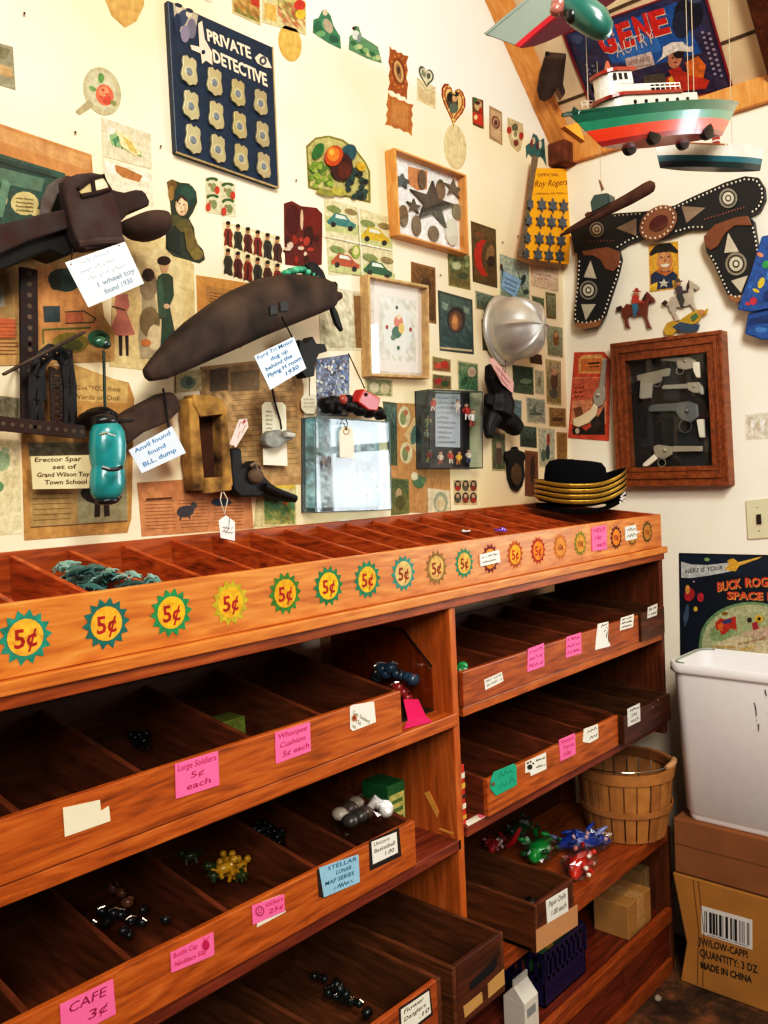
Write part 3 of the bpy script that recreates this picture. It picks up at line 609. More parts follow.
p = sheet(k9, .0012, '#a8b4a4', (230, 398, 342, 438, 345, 590, 232, 565)); p.M(['#b4bca8', '#a0b0a8', '#94a494', '#7a8a6c'], quad(234, 404, 338, 442, 340, 582, 236, 558), 7, 9, 17, .6)
p.L('#2c3c34', 5, (238, 440), (246, 520)).E('#34443c', 318, 500, 10, 22, .4).E('#3c4c44', 330, 545, 12, 10).L('#48584c', 3, (300, 470), (325, 560)).E('#5a4438', 236, 450, 6, 14)
fin(p, 'trade_card', 'pale green card with dark birds behind the blue note', 'card')
p = sheet(k9, .0040, '#8fb4d4', (246, 465, 314, 500, 290, 568, 238, 530))
for i in range(3): p.S('#2c4468', (252-i*5, 495+i*16), (298-i*5, 516+i*16), 9, 2.4)
fin(p, 'note', 'pale blue handwritten note pinned over the card with birds', 'note')
p = sheet(k9, .0012, '#dfc4a4', (348, 440, 455, 452, 455, 545, 350, 520)); p.P('#e4ccb4', (360, 465), (440, 472), (438, 505), (362, 492)).S('#b87a6a', (370, 480), (425, 488), 9, 2).S('#b87a6a', (374, 495), (420, 500), 8, 2); fin(p, 'trade_card', 'faded pink and cream card above the silver helmet', 'card')
card(k9, .0012, '#b4a878', (352, 558, 400, 570, 402, 640, 360, 620), ['#6a7a5a', '#545c40'], 'small green card touching the top of the helmet', 18)
card(k9, .0012, '#7a6c40', (406, 545, 444, 552, 446, 650, 410, 645), ['#a8a888', '#6c7050', '#8a7a50'], 'narrow dark framed card right of the helmet', 19, inset=.2)
card(l4, .0012, '#a8a080', (370, 20, 432, 30, 434, 145, 376, 135), ['#a8ac90', '#8c9478', '#8a8460'], 'pale green card of a girl at the lower right of the helmet', 20, lambda p, x, y: p.E('#8a5a34', x+4, y-12, 12, 30).E('#c49a70', x+4, y-26, 7, 10))
card(l4, .0010, '#5c4024', (300, 120, 352, 135, 355, 172, 310, 165), ['#5a3a22', '#4c3420'], 'dark brown card peeking out under the helmet', 21)
card(l4, .0012, '#6c6c48', (240, 172, 320, 182, 322, 288, 245, 278), ['#3c5444', '#2c4438', '#5a6a4c'], 'dark green landscape card below the helmet', 22, lambda p, x, y: p.E('#7a8a70', x+10, y+5, 24, 10))
card(l4, .0012, '#d0c4a4', (325, 190, 360, 195, 362, 288, 328, 282), ['#c4bca0', '#a8a488'], 'small pale card between two landscape cards', 23, lambda p, x, y: p.E('#8a8470', x, y, 7, 20))
card(l4, .0012, '#c4ac78', (368, 150, 426, 158, 428, 330, 372, 322), ['#b8a884', '#9a8a6a', '#8a7850', '#a08c5c'], 'tall cream card of a child near the corner', 24, lambda p, x, y: p.E('#6a4a34', x+2, y-5, 14, 38).E('#c49878', x+2, y-40, 10, 14).E('#5a5c4c', x, y+42, 16, 20))
card(l4, .0012, '#d4cab0', (292, 295, 366, 305, 368, 400, 296, 394), ['#a4ac9c', '#8a9080', '#b8b094'], 'grey seascape card with a pale border', 25, lambda p, x, y: p.P('#6a7468', (x-22, y+4), (x-4, y-26), (x+2, y+6)).E('#5a6258', x, y+12, 26, 6))
card(l4, .0012, '#b49a60', (380, 335, 444, 340, 446, 412, 382, 408), ['#a88450', '#8a6434', '#94703c'], 'brown landscape card near the corner', 26, lambda p, x, y: p.E('#5c4020', x, y+8, 22, 8))
card(l4, .0012, '#5c6a5c', (268, 405, 332, 412, 334, 492, 270, 486), ['#5c6c5c', '#3a4a3c', '#2c3828'], 'dark grey green card below the seascape card', 27)
card(l4, .0012, '#d4c9a8', (338, 412, 402, 418, 404, 565, 342, 566), ['#ccc8b0', '#b0b4a0', '#c0b898'], 'cream card of a slim figure in red near the corner', 28, lambda p, x, y: p.E('#a8402c', x+6, y-30, 6, 26).E('#34404c', x+4, y+18, 8, 30).E('#5a6c58', x-12, y+30, 10, 24))
card(l4, .0012, '#b48a4c', (410, 430, 450, 433, 450, 552, 412, 550), ['#9c7438', '#86602c', '#a07c44'], 'narrow brown card at the corner', 29)
card(l4, .0012, '#b0a478', (160, 430, 212, 434, 214, 580, 162, 578), ['#5a6448', '#7a7c58', '#4c5438'], 'tall green card right of the dark toy case', 30, lambda p, x, y: p.E('#a88c70', x, y-25, 10, 16).E('#5c4a38', x, y+18, 14, 34))
card(l4, .0010, '#8a5a38', (288, 500, 338, 506, 340, 680, 288, 676), ['#7c4c2c', '#6c3e24', '#7a4a2a'], 'brown panel card of a dark standing figure behind the acorn ornament', 31, lambda p, x, y: p.E('#3c2418', x+4, y-15, 10, 55))
card(l4, .0010, '#8c9a88', (215, 300, 275, 310, 275, 420, 235, 420), ['#7c9094', '#54707a'], 'blue grey card behind the black doll', 32)
card(l3, .0012, '#c4bc94', (606, 155, 684, 168, 686, 278, 608, 270), ['#8aa078', '#5c8a64', '#4c7a58'], 'green card with a pale rose', 33, lambda p, x, y: p.E('#d8c4ac', x+14, y-18, 16, 20).E('#c8a898', x+14, y-16, 8, 10).E('#34603c', x-14, y+18, 10, 22, .5).L('#34603c', 4, (x+12, y), (x-4, y+45)))
card(l3, .0012, '#cbb88c', (508, 138, 580, 152, 580, 202, 508, 195), ['#7a8a58', '#a04030', '#7c6c3c'], 'small card of red flowers', 34, lambda p, x, y: p.E('#b03828', x+12, y, 14, 16).E('#c85040', x-14, y+4, 12, 10))
card(l3, .0012, '#cbb88c', (508, 206, 582, 215, 582, 268, 508, 265), ['#5c6a48', '#8a3c2c', '#6c6c44'], 'small card of red flowers and leaves under the other', 35, lambda p, x, y: p.E('#a03028', x-14, y-4, 12, 12).E('#34502c', x+12, y+6, 16, 12))
card(l3, .0010, '#cfc096', (250, 220, 356, 232, 356, 295, 254, 290), ['#8a9868', '#b0a87c', '#6c8058'], 'pale green card of roses below the white framed print', 36, lambda p, x, y: p.E('#c8c0a0', x-18, y, 18, 20).E('#c4b894', x+22, y+4, 18, 20))
p = sheet(l3, .0010, '#b58a58', (372, 318, 470, 322, 575, 560, 580, 740, 420, 740, 345, 640, 350, 400)); p.P('#cbb284', (400, 440), (440, 370), (460, 420), (465, 540), (440, 500))
for a, b in ((400, 372), (408, 510)): p.E('#cfc6a0', a, b, 24, 42).E('#7c8a60', a-4, b+4, 12, 28).E('#b07050', a+6, b-16, 8, 12)
p.E('#4c7468', 440, 440, 14, 40, .2).P('#d4c6a4', (490, 645), (575, 655), (578, 742), (492, 742)).E('#9aa488', 540, 700, 28, 40).E('#cbbc94', 540, 706, 18, 28).E('#4f7452', 455, 620, 22, 28, -.5).E('#cfc8a8', 440, 600, 14, 16).E('#6a8a60', 475, 615, 9, 14)
fin(p, 'paper_scrap', 'brown backing paper with oval and leafy scraps between the two display cases', 'paper scrap', 'aged_paper')
card(l3, .0022, '#4c5a44', (320, 312, 372, 318, 374, 560, 345, 555), ['#5c7468', '#3c5450', '#2c443c', '#54603c'], 'tall dark green card right of the mirror-like case', 37)
card(l3, .0022, '#6c7040', (350, 605, 418, 612, 420, 742, 352, 750), ['#4c5c3c', '#5c6840', '#7a7440'], 'green card of a seated lady under the clear case', 38, lambda p, x, y: p.E('#a89470', x-5, y-10, 12, 22).E('#54542c', x, y+25, 18, 30))
p = Print('B', .0012, l3); p.base('#cdb88c', (590, 615), (680, 615), (680, 710), (592, 710))
for j in range(2):
    for i in range(3):
        a = 606+i*30; b = 636+j*46; p.E('#3a3428', a, b, 13, 21).E('#b89a78', a, b-6, 7, 8).P(('#a83428', '#5c5a48', '#8c3a2c')[(i+j) % 3], (a-9, b+2), (a+9, b+2), (a+10, b+18), (a-10, b+18))
fin(p, 'die_cut_scrap', 'block of six little figures low on the wall left of the hats', 'paper scrap')
p = sheet(l2, .0012, '#c9b98a', (420, 590, 560, 610, 562, 790, 400, 795)); p.P('#d8b44c', (420, 608), (556, 622), (556, 650), (424, 640)).M(['#7a9a84', '#4c7a54', '#6c8448', '#a8a060'], quad(438, 665, 555, 668, 556, 782, 440, 785), 8, 8, 40).E('#b86a3c', 520, 700, 12, 10); fin(p, 'crate_label', 'cream and yellow card with a green scene just above the tray', 'card')
# --- newspapers and catalogue pages
def newsprint(p, q, rows, col='#5a4228', seed=1, cols=2):
    r = random.Random(seed)
    for j in range(rows):
        t = (j+.5)/rows
        for c_ in range(cols):
            s0 = c_/cols+.02; s1 = (c_+1)/cols-.02; s1 -= r.uniform(0, .10)/cols
            a = (q[0][0]*(1-t)+q[3][0]*t, q[0][1]*(1-t)+q[3][1]*t); b = (q[1][0]*(1-t)+q[2][0]*t, q[1][1]*(1-t)+q[2][1]*t)
            p.L(col, 2.4, (a[0]+(b[0]-a[0])*s0, a[1]+(b[1]-a[1])*s0), (a[0]+(b[0]-a[0])*s1, a[1]+(b[1]-a[1])*s1)); p.k -= 1
    p.k += 1
p = sheet(k6, .0010, '#c08450', (-40, -115, 352, 18, 360, 130, 300, 330, -40, 330)); p.P('#ca9260', (-20, -95), (345, 30), (345, 80), (-20, -40)).P('#37584e', (-30, 5), (250, 90), (260, 300), (-30, 300))
p.P('#2a4844', (-30, 20), (200, 85), (190, 110), (-30, 60)).P('#5c7a68', (-30, 60), (170, 110), (160, 160), (-30, 120)).L('#22382f', 6, (-30, 40), (230, 112)).E('#cdbb84', 95, 205, 54, 46, .1).E('#cdbb84', 140, 240, 24, 14).E('#bfb078', -10, 190, 40, 36).P('#6a9078', (10, 110), (40, 130), (10, 260), (-20, 250))
for i in range(4): p.S('#5a4a28', (62, 188+i*15), (128, 194+i*15), 8, 2.2)
fin(p, 'comic_poster', 'large tan poster with a teal cartoon panel and speech balloon behind the truck', 'poster', 'aged_paper')
p = sheet(k6, .0018, '#c39a62', (-40, 300, 360, 330, 400, 640, 440, 700, 440, 810, -40, 830)); p.P('#a98a5c', (-30, 480), (30, 470), (60, 640), (-30, 650)).P('#b0b0a0', (-30, 520), (15, 516), (18, 600), (-30, 610))
p.P('#c78e58', (140, 440), (345, 470), (380, 690), (150, 740)).E('#2c4440', 245, 500, 62, 44, .2).E('#1f2c28', 212, 508, 22, 30).E('#4c6a60', 270, 470, 30, 16, .2).P('#34484a', (165, 600), (230, 598), (232, 660), (170, 662)).P('#b86a4a', (250, 625), (320, 622), (320, 660), (252, 665)).L('#2c3428', 4, (248, 622), (322, 618), (366, 645), (360, 662), (250, 666))
p.L('#5f7038', 7, (165, 690), (350, 682)).L('#5f7038', 6, (165, 690), (168, 745)).E('#3e7a5c', 380, 725, 44, 34, .2).E('#224438', 388, 722, 20, 18).E('#8a7a34', 270, 740, 70, 40).E('#5a6234', 280, 750, 40, 22).P('#c06a44', (-30, 640), (60, 650), (60, 720), (-30, 720))
newsprint(p, quad(-30, 660, 70, 660, 70, 790, -30, 790), 9, '#8a4a2c', 3, 1)
fin(p, 'catalogue_page', 'tan toy catalogue page with teal car pictures below the truck', 'page', 'aged_paper')
p = sheet(k6, .0010, '#d8be8a', (440, 350, 640, 335, 745, 440, 752, 780, 560, 845, 420, 830)); p.P('#e0c898', (520, 400), (620, 370), (700, 460), (700, 700), (560, 760))
p.P('#bc7868', (444, 556), (490, 552), (498, 600), (486, 622), (520, 708), (470, 716), (416, 706), (450, 622), (438, 600)).E('#c9a078', 470, 530, 16, 22).E('#3a2a1c', 468, 515, 18, 14).P('#2a2a2c', (455, 712), (470, 712), (470, 790), (458, 790)).P('#2a2a2c', (480, 712), (494, 712), (494, 790), (484, 790)).L('#4a3424', 5, (430, 600), (480, 615))
p.P('#a89a7c', (545, 560), (570, 545), (596, 560), (604, 620), (612, 700), (606, 800), (540, 800), (530, 720), (545, 640)).E('#8a7a60', 570, 520, 34, 60).E('#3a2e24', 570, 480, 24, 26).E('#7a6a4c', 575, 660, 40, 60).E('#d0bc96', 595, 720, 30, 50)
p.P('#2f4a3c', (606, 486), (622, 474), (646, 474), (664, 488), (668, 560), (652, 600), (672, 700), (690, 810), (612, 810), (620, 690), (622, 600), (604, 570)).E('#c9a078', 632, 448, 16, 24).E('#2c2018', 630, 425, 26, 18).P('#3c5a48', (600, 500), (620, 490), (640, 640), (610, 650)).E('#c4a080', 640, 600, 12, 10).E('#b4703c', 560, 740, 20, 14)
fin(p, 'fashion_plate', 'cream fashion print with a girl in pink and two ladies, one in green', 'print', 'aged_paper')
p = sheet(l1, .0022, '#b98c50', (95, 130, 180, 165, 495, 240, 515, 300, 505, 760, 490, 815, 95, 845, 85, 480)); p.P('#c8a468', (270, 165), (490, 245), (490, 320), (275, 310))
p.T('I Give "YOU" these', '#4a2e18', (282, 268), (462, 275), 20).T('Words on Doll', '#4a2e18', (282, 303), (458, 310), 20).P('#b89c68', (108, 480), (490, 475), (492, 770), (122, 795)).P('#a78a58', (120, 640), (295, 640), (298, 780), (125, 790)).P('#8f8a6c', (298, 630), (485, 600), (488, 770), (300, 780)).P('#a09a78', (300, 700), (486, 690), (486, 768), (302, 778)).E('#1f1a18', 388, 670, 80, 40, .1).P('#262220', (365, 690), (386, 690), (384, 755), (362, 758)).P('#262220', (398, 690), (418, 688), (422, 752), (400, 755))
newsprint(p, quad(125, 655, 290, 655, 292, 770, 125, 780), 6, '#7a5c34', 5, 1); p.L('#6a4c2a', 3, (120, 795), (488, 772)); p.M(['#7a7258', '#5c5644'], quad(110, 470, 345, 470, 345, 520, 112, 522), 10, 3, 4)
fin(p, 'magazine_page', 'tan magazine page with a doll advertisement behind the turquoise car', 'page', 'aged_paper')
p = sheet(l1, .0010, '#9a9070', (-40, 285, 75, 300, 78, 420, -40, 430)); p.M(['#8f8a70', '#6a6450'], quad(-40, 292, 70, 305, 70, 415, -40, 422), 7, 5, 8); fin(p, 'paper_scrap', 'grey printed paper at the far left edge above the cream wall', 'paper scrap', 'aged_paper')
p = sheet(l1, .0010, '#e4d3a8', (-40, 455, 72, 460, 85, 820, -40, 830)); p.E('#9ab08a', 10, 540, 30, 40).E('#6a9a70', -5, 640, 20, 20).E('#b4c09c', 20, 500, 16, 12); fin(p, 'paper_scrap', 'pale cream sheet with faint green leaves at the far left', 'paper scrap')
p = sheet(l1, .0010, '#c08458', (528, 625, 740, 610, 800, 640, 960, 640, 975, 800, 545, 832)); newsprint(p, quad(545, 690, 940, 680, 950, 790, 555, 810), 9, '#7a4c30', 8, 3)
p.L('#5a341c', 9, (560, 690), (660, 684)); p.E('#3c3c44', 712, 735, 34, 22, -.2).P('#3c3c44', (690, 740), (698, 740), (696, 770), (690, 770)).P('#3c3c44', (722, 740), (730, 740), (732, 765), (726, 765)).E('#4a4a50', 744, 712, 12, 14).E('#34465a', 850, 700, 40, 14)
fin(p, 'newspaper_page', 'orange brown newspaper with a small zebra picture at the back of the tray', 'newspaper', 'aged_paper')
p = sheet(k7, .0010, '#c08a4c', (178, 480, 440, 520, 440, 560, 350, 760, 185, 760)); p.P('#6a5232', (215, 530), (300, 545), (300, 580), (215, 640)).P('#a87c48', (215, 520), (420, 555), (420, 700), (215, 740)); newsprint(p, quad(225, 540, 400, 570, 400, 620, 225, 600), 5, '#3c2a18', 2, 1); fin(p, 'magazine_page', 'brown edged magazine page behind the rusty plane', 'page', 'aged_paper')
p = sheet(l2, .0016, '#b08c60', (195, 180, 560, 140, 590, 250, 592, 630, 400, 640, 195, 620)); p.M(['#8a7050', '#b49468', '#a98a5e', '#b8966a'], quad(205, 190, 555, 150, 580, 600, 205, 600), 12, 12, 9, .8)
newsprint(p, quad(310, 260, 570, 240, 575, 560, 310, 580), 16, '#7c6040', 4, 2); p.P('#5a4a38', (230, 190), (300, 185), (300, 270), (230, 275)).P('#6a5a44', (310, 200), (420, 190), (420, 270), (310, 275))
fin(p, 'newspaper_page', 'large grey brown newspaper sheet behind the plane and the tagged toys', 'newspaper', 'aged_paper')
p = sheet(l2, .0026, '#c9b88c', (100, 200, 195, 190, 200, 270, 100, 280)); p.E('#7c8c78', 145, 240, 30, 26).E('#5c6c5c', 150, 236, 14, 16); fin(p, 'paper_scrap', 'small cream scrap with a grey green sketch under the tail of the plane', 'paper scrap')
# dark patterned paper (blue fruit sheet) right of the Ford tag
p = sheet(l3, .0012, '#4c5c78', (62, 150, 190, 130, 190, 300, 180, 370, 66, 370)); p.M(['#4a4a60', '#5a6c90', '#8a94a8', '#3c4c68', '#a8a088'], quad(62, 150, 190, 132, 188, 366, 66, 368), 16, 24, 10, 1.3); r = random.Random(77)
for i in range(150): a = r.uniform(66, 186); p.E(('#a8b4c8', '#20283c', '#c8c8b8', '#3c64a0', '#5a3c4c')[i % 5], a, r.uniform(152, 362), r.uniform(3, 7), r.uniform(3, 8), r.uniform(0, 3), 7); p.k -= .85
fin(p, 'patterned_paper', 'blue and cream speckled paper above the clear case', 'paper scrap', 'gloss_print')
p = sheet(k8, .0010, '#d8cdb0', (70, 520, 240, 545, 240, 770, 80, 770)); p.M(['#e0d4b4', '#ccc4a8', '#b8b498'], quad(80, 535, 235, 555, 235, 760, 85, 760), 9, 9, 12, .8).P('#8a6a44', (205, 560), (240, 560), (240, 760), (215, 760)); fin(p, 'paper_scrap', 'pale mottled sheet beside the propeller', 'paper scrap', 'aged_paper')
# little hooks / nails left of things
for i, (x, y) in enumerate(((24.5, 13), (75.5, 132), (161, 146), (296.5, 180), (441, 275), (503, 242), (518, 236))):
    tag(MB('#4a4030').tube([U('B', x, y, .0002), U('B', x, y, .007)], .002, n=8).build('nail', 'iron'), 'small dark nail left in the bare cream wall', 'nail', 'bare nails in the back wall')
# ================================================================== objects on the back wall
# --- private detective badge board
w = WP(k2); bd = thing('badge_board', 'navy blue board headed PRIVATE DETECTIVE with twelve pewter badges', 'badge board', w(290, 650, 0))
m = MB('#142c44'); w.slab(m, .014, .0145, (68, 0, 470, 180, 493, 722, 100, 585)); m.build('panel', 'gloss_print', bd, bevel=.002)
m = MB('#b09a6c')
for a, b in (((100, 585), (493, 722)), ((493, 722), (470, 180))): m.tube([w(a[0], a[1], .013), w(b[0], b[1], .013)], .0022, n=6)
m.build('edge', 'paper', bd)
p = Print('B', .0146, k2)
p.T('PRIVATE', '#e3d0b0', (222, 155), (390, 226), 50, .03, up=(-6, -46)).T('DETECTIVE', '#e3d0b0', (245, 236), (452, 332), 54, .03, up=(-6, -50))
p.P('#a89a86', (88, 8), (185, 58), (178, 100), (150, 110), (120, 130), (95, 80)).E('#3c4458', 125, 70, 20, 34, .3).E('#c8b498', 112, 30, 12, 16).E('#c8b498', 150, 52, 12, 15).E('#2a3044', 105, 90, 14, 40).E('#6a6470', 160, 110, 18, 40).E('#2c3040', 110, 20, 16, 8, .4).E('#2c3040', 152, 40, 16, 8, .4).E('#7c7484', 135, 130, 18, 34)
p.P('#e0c4a8', (155, 172), (190, 180), (185, 90), (200, 80), (210, 150), (238, 200), (240, 250), (215, 232), (200, 245), (195, 205), (160, 190)).E('#1c2c40', 205, 200, 8, 9)
p.P('#d8c8a8', (402, 222), (420, 205), (450, 222), (468, 262), (440, 258), (412, 242)).E('#4a4a50', 434, 233, 15, 18).E('#d8c8a8', 434, 233, 6, 8)
p.out('lettering', None, None, 'plain_paper', None, bd)
def badge(w, cx, cy, sx, sy, off, parent, name, col, sk=.42, mat='silver_paint', star='#7c8894'):
    pts = [(0, -.82), (.3, -1), (.5, -.9), (.72, -.86), (.78, -.55), (.72, -.2), (.84, .15), (.9, .5), (.72, .82), (.35, .88), (0, 1.05), (-.35, .88), (-.72, .82), (-.9, .5), (-.84, .15), (-.72, -.2), (-.78, -.55), (-.72, -.86), (-.5, -.9), (-.3, -1)]
    q = []
    for a, b in pts: q += [cx+a*sx, cy+b*sy+a*sx*sk]
    m = MB(col); w.slab(m, off+.006, .006, q)
    c = w(cx, cy+4, off+.0065); n = w.n()
    for rr, k in ((.55, '#c8bf98'), (.34, star)):
        m.prism([w(cx+sx*rr*math.cos(t), cy+4+sy*rr*.8*math.sin(t)+sx*rr*math.cos(t)*sk, off+.0062+(.0016 if rr < .5 else 0)) for t in [i*math.pi/6 for i in range(12)]], -n*.003, k)
    return m.build(name, mat, parent, bevel=.0015)
rows = (((153, 270), (250, 313), (340, 355), (427, 392)), ((160, 403), (257, 442), (346, 480), (434, 515)), ((168, 533), (263, 570), (352, 604), (439, 634)))
for j, rw in enumerate(rows):
    for i, (x, y) in enumerate(rw): badge(w, x, y, 35-i*2, 55-i*2.2, .0145, bd, 'badge', ('#bdb491', '#b9ae88', '#b4a87c', '#b0a684')[i])
# --- framed boxes
def framed(z, pl, front, back, dep, fw, name, label, cat, matf, colf, colb, glassm='glass', loc=None, backing='paper', bevel=.0015):
    """front/back: outline quads (tl tr br bl) of the case's front edge and of its foot on the wall"""
    w = WP(z, pl); t = thing(name, label, cat, w(back[3][0], back[3][1], 0)); n = w.n()
    F = [w(a, b, dep) for a, b in front]; K = [f - n*(dep-.0005) for f in F]
    cen = sum(F, Vector())/4
    I = [f + (cen-f)*fw for f in F]
    if isinstance(fw, tuple): pass
    for i, nm in enumerate(('frame_side',)*4):
        j = (i+1) % 4; m = MB(colf)
        a, b, c, d = F[i], F[j], I[j], I[i]; B = [q - n*(dep-.0005) for q in (a, b, c, d)]
        m.add([a, b, c, d]+B, [(0, 1, 2, 3), (7, 6, 5, 4), (0, 4, 5, 1), (1, 5, 6, 2), (2, 6, 7, 3), (3, 7, 4, 0)])
        fixn(m.build(nm, matf, t, bevel=bevel))
    m = MB(colb); m.prism([i_ - n*(dep-.008) for i_ in I], -n*.0076); m.build('backing', backing, t)
    if glassm:
        m = MB('#ffffff'); m.prism([i_ - n*.006 for i_ in I], -n*.002); m.build('glass_pane', glassm, t)
    return t, w
t, w = framed(k8, 'B', quad(362, -10, 640, 95, 650, 402, 380, 325), quad(322, -12, 600, 85, 600, 395, 345, 335), .034, .05, 'star_badge_case', 'shallow wooden shadow box of old star and oval badges', 'display case', 'rafter_pine', '#c08040', '#f4f0ea')
def star(w, m, cx, cy, r1, r2, off, th, col, n=5, rot=-math.pi/2, sk=.35, asp=1.):
    q = []
    for i in range(2*n):
        r = r1 if i % 2 == 0 else r2; a = rot+i*math.pi/n; q += [cx+r*math.cos(a)*asp, cy+r*math.sin(a)+r*math.cos(a)*asp*sk]
    w.slab(m, off, th, q, col)
def pin(nm, col, kind, *a, mat='iron'):
    m = MB(col)
    if kind == 's': star(w, m, *a, .016, .006, col)
    else: w.slab(m, .015, .005, [c_ for k in range(14) for c_ in (a[0]+a[2]*math.cos(k*math.pi/7), a[1]+a[3]*math.sin(k*math.pi/7)+a[2]*.3*math.cos(k*math.pi/7))], col)
    m.build(nm, mat, t, bevel=.001)
pin('star_badge', '#454a46', 's', 512, 208, 92, 36); pin('star_badge', '#5a5c54', 's', 592, 148, 38, 14); pin('star_badge', '#6a7474', 's', 396, 118, 30, 16); pin('star_badge', '#56564c', 's', 440, 215, 30, 12)
for a in ((472, 112, 15, 38), (543, 152, 17, 40), (400, 252, 18, 42), (450, 290, 18, 40), (516, 320, 20, 30)): pin('oval_badge', '#7a6a54', 'o', *a)
pin('oval_badge', '#c9c6b6', 'o', 585, 315, 24, 52, mat='plastic'); pin('oval_badge', '#8a8464', 'o', 605, 236, 17, 30)
p = Print('B', .0085, k8); p.P('#c88a5c', (415, 62), (490, 82), (488, 150), (450, 155), (415, 130)); p.out('faded_card', None, None, 'paper', None, t)
t, w = framed(k8, 'B', quad(262, 476, 496, 520, 499, 878, 270, 868), quad(240, 468, 470, 515, 475, 870, 248, 866), .03, .06, 'white_framed_print', 'narrow pale framed print of tiny dancing figures on a pinkish mat', 'framed print', 'rafter_pine', '#c9a878', '#e2d3c6')
for c in t.children:
    if c.name.startswith('frame_side'): c.data.materials[0] = MATS['aged_paper']
p = Print('B', .0088, k8); p.P('#e8dccf', (282, 500), (482, 540), (484, 858), (286, 848)).M(['#d4d4c8', '#e0dccc', '#d8d6c8', '#dcd8c8'], quad(302, 552, 445, 580, 445, 815, 305, 805), 10, 12, 6, .4)
p.E('#dfe0d4', 374, 690, 56, 100).E('#c87a6a', 378, 660, 18, 26).E('#e4c8a8', 380, 640, 9, 11).E('#3e6a5c', 372, 700, 20, 24).E('#d8b46a', 390, 685, 12, 20).E('#5a7a6a', 358, 720, 10, 12).E('#9a4a44', 334, 680, 6, 9).E('#9a4a44', 425, 690, 6, 9).E('#3a5c4a', 372, 605, 5, 8).E('#3a5c4a', 378, 760, 6, 9)
p.out('print', None, None, 'plain_paper', None, t)
# --- clear display cases
def clearcase(z, front, dep, label, colb, sidecol):
    w = WP(z); t = thing('clear_display_case', label, 'display case', w(front[3][0], front[3][1], 0)); n = w.n()
    F = [w(a, b, dep) for a, b in front]; m = MB('#ffffff')
    m.prism(F, -n*.003); m.build('front_pane', 'glass', t)
    for i in range(4):
        a, b = F[i], F[(i+1) % 4]; cen = sum(F, Vector())/4
        q = [a-n*.003, b-n*.003, b-n*(dep-.002), a-n*(dep-.002)]; ins = ((cen-(a+b)/2).normalized())*.002
        MB('#ffffff').prism(q, ins).build('side_pane', 'acrylic', t)
    e = MB(sidecol)
    for i in range(4): e.tube([F[i], F[(i+1) % 4]], .0018, n=6); e.tube([F[i], F[i]-n*(dep-.001)], .0015, n=6)
    e.build('edge', 'plastic', t)
    MB(colb).prism([f-n*(dep-.004) for f in F], -n*.0038).build('backing', 'gloss_print', t)
    return t, w
t, w = clearcase(l3, quad(60, 372, 342, 392, 352, 728, 62, 738), .05, 'clear plastic case low on the wall, bright with reflections, a tag hung on its front', '#18282c', '#6a7a7a')
p = Print('B', .0052, l3); p.M(['#8cb4bc', '#a8c4c8', '#8ca4a8', '#5c6668', '#9cb4b8', '#b0c4c4', '#788c90'], quad(20, 380, 300, 392, 312, 715, 22, 722), 14, 18, 3, .5)  # pale blue of the print stands in for the pane's bright reflection
r = random.Random(2)
for i in range(24): p.E(('#3a342e', '#4c423a', '#2a2c30', '#8a7464')[i % 4], 60+i*10+r.uniform(-4, 4), 545+r.uniform(-16, 20), 6, 16)
p.out('glare_toned_photograph', None, None, 'gloss_print', None, t)
def figurine(w, cx, cy, h, off, label, cols, group, lean=0., legs=True):
    t = thing('tiny_figure', label, 'figurine', w(cx, cy, off-.008), group); s = h/10
    m = MB(cols[0]); k = w.m(1/w.z[2], cx, cy)*s
    def P(x, y): return w(cx+x*s+y*lean*s, cy+y*s, off)
    m.tube([P(0, -2), P(0, 0), P(.1, 2)], [1.0*k, 1.4*k, 1.2*k], cols[0], 8)
    m.ball(P(0, -3.4), 1.25*k, col=cols[1], nu=8, nv=6); m.ball(P(0, -4.1), 1.2*k, 1.2*k, .8*k, cols[2], 8, 6)
    for sg in (-1, 1):
        m.tube([P(sg*1.0, -1.8), P(sg*2.1, -.4), P(sg*1.7, 1.0)], [.5*k, .45*k, .35*k], cols[0], 6)
        m.tube([P(sg*.6, 1.8), P(sg*.9, 3.6), P(sg*1.1, 5)], [.65*k, .5*k, .45*k], cols[3], 6)
    o = m.build('body', 'plastic', t, smooth=60); return t
for a, b, c1, nm in ((285, 600, '#d8d8d0', 'white'), (300, 655, '#c8ccd0', 'pale grey'), (262, 690, '#b8b4ac', 'grey'), (322, 700, '#d4cabc', 'cream'), (328, 640, '#a8b0b8', 'blue grey')):
    figurine(w, a, b, 44, .022, 'tiny %s figure at the lower right of the bright clear case' % nm, (c1, '#c89a78', '#2a2420', '#8a7a70'), 'tiny figures in the bright clear case', .2)
tgx = thing('price_tag', 'cream string tag with brass eyelet hanging on the front of the bright clear case', 'price tag', w(180, 530, .054))
m = MB('#e8dcc0'); w.slab(m, .0555, .001, (152, 430, 165, 408, 190, 408, 205, 425, 208, 530, 154, 528)); m.build('card', 'plain_paper', tgx)
m = MB('#a87840'); m.tube([w(178+11*math.cos(i*math.pi/6), 428+11*math.sin(i*math.pi/6), .0562) for i in range(13)], .0011, n=6); m.build('eyelet', 'silver_paint', tgx)
string('cord', [w(178, 424, .0566), w(168, 395, .057), w(152, 400, .055), w(168, 376, .052)], tgx); string('cord', [w(178, 424, .0566), w(182, 395, .057), w(174, 376, .052)], tgx)
t, w = clearcase(l3, quad(494, 268, 700, 276, 700, 568, 500, 568), .048, 'clear case with a black back holding a handwritten list and tiny figures', '#101418', '#3c4448')
lst = Print('B', .006, l3); lst.P('#a8b4bc', (520, 282), (615, 284), (615, 490), (520, 486))
for i in range(10): lst.S('#4a5660', (528, 302+i*19), (604-(i*7) % 30, 304+i*19), 10, 1.8)
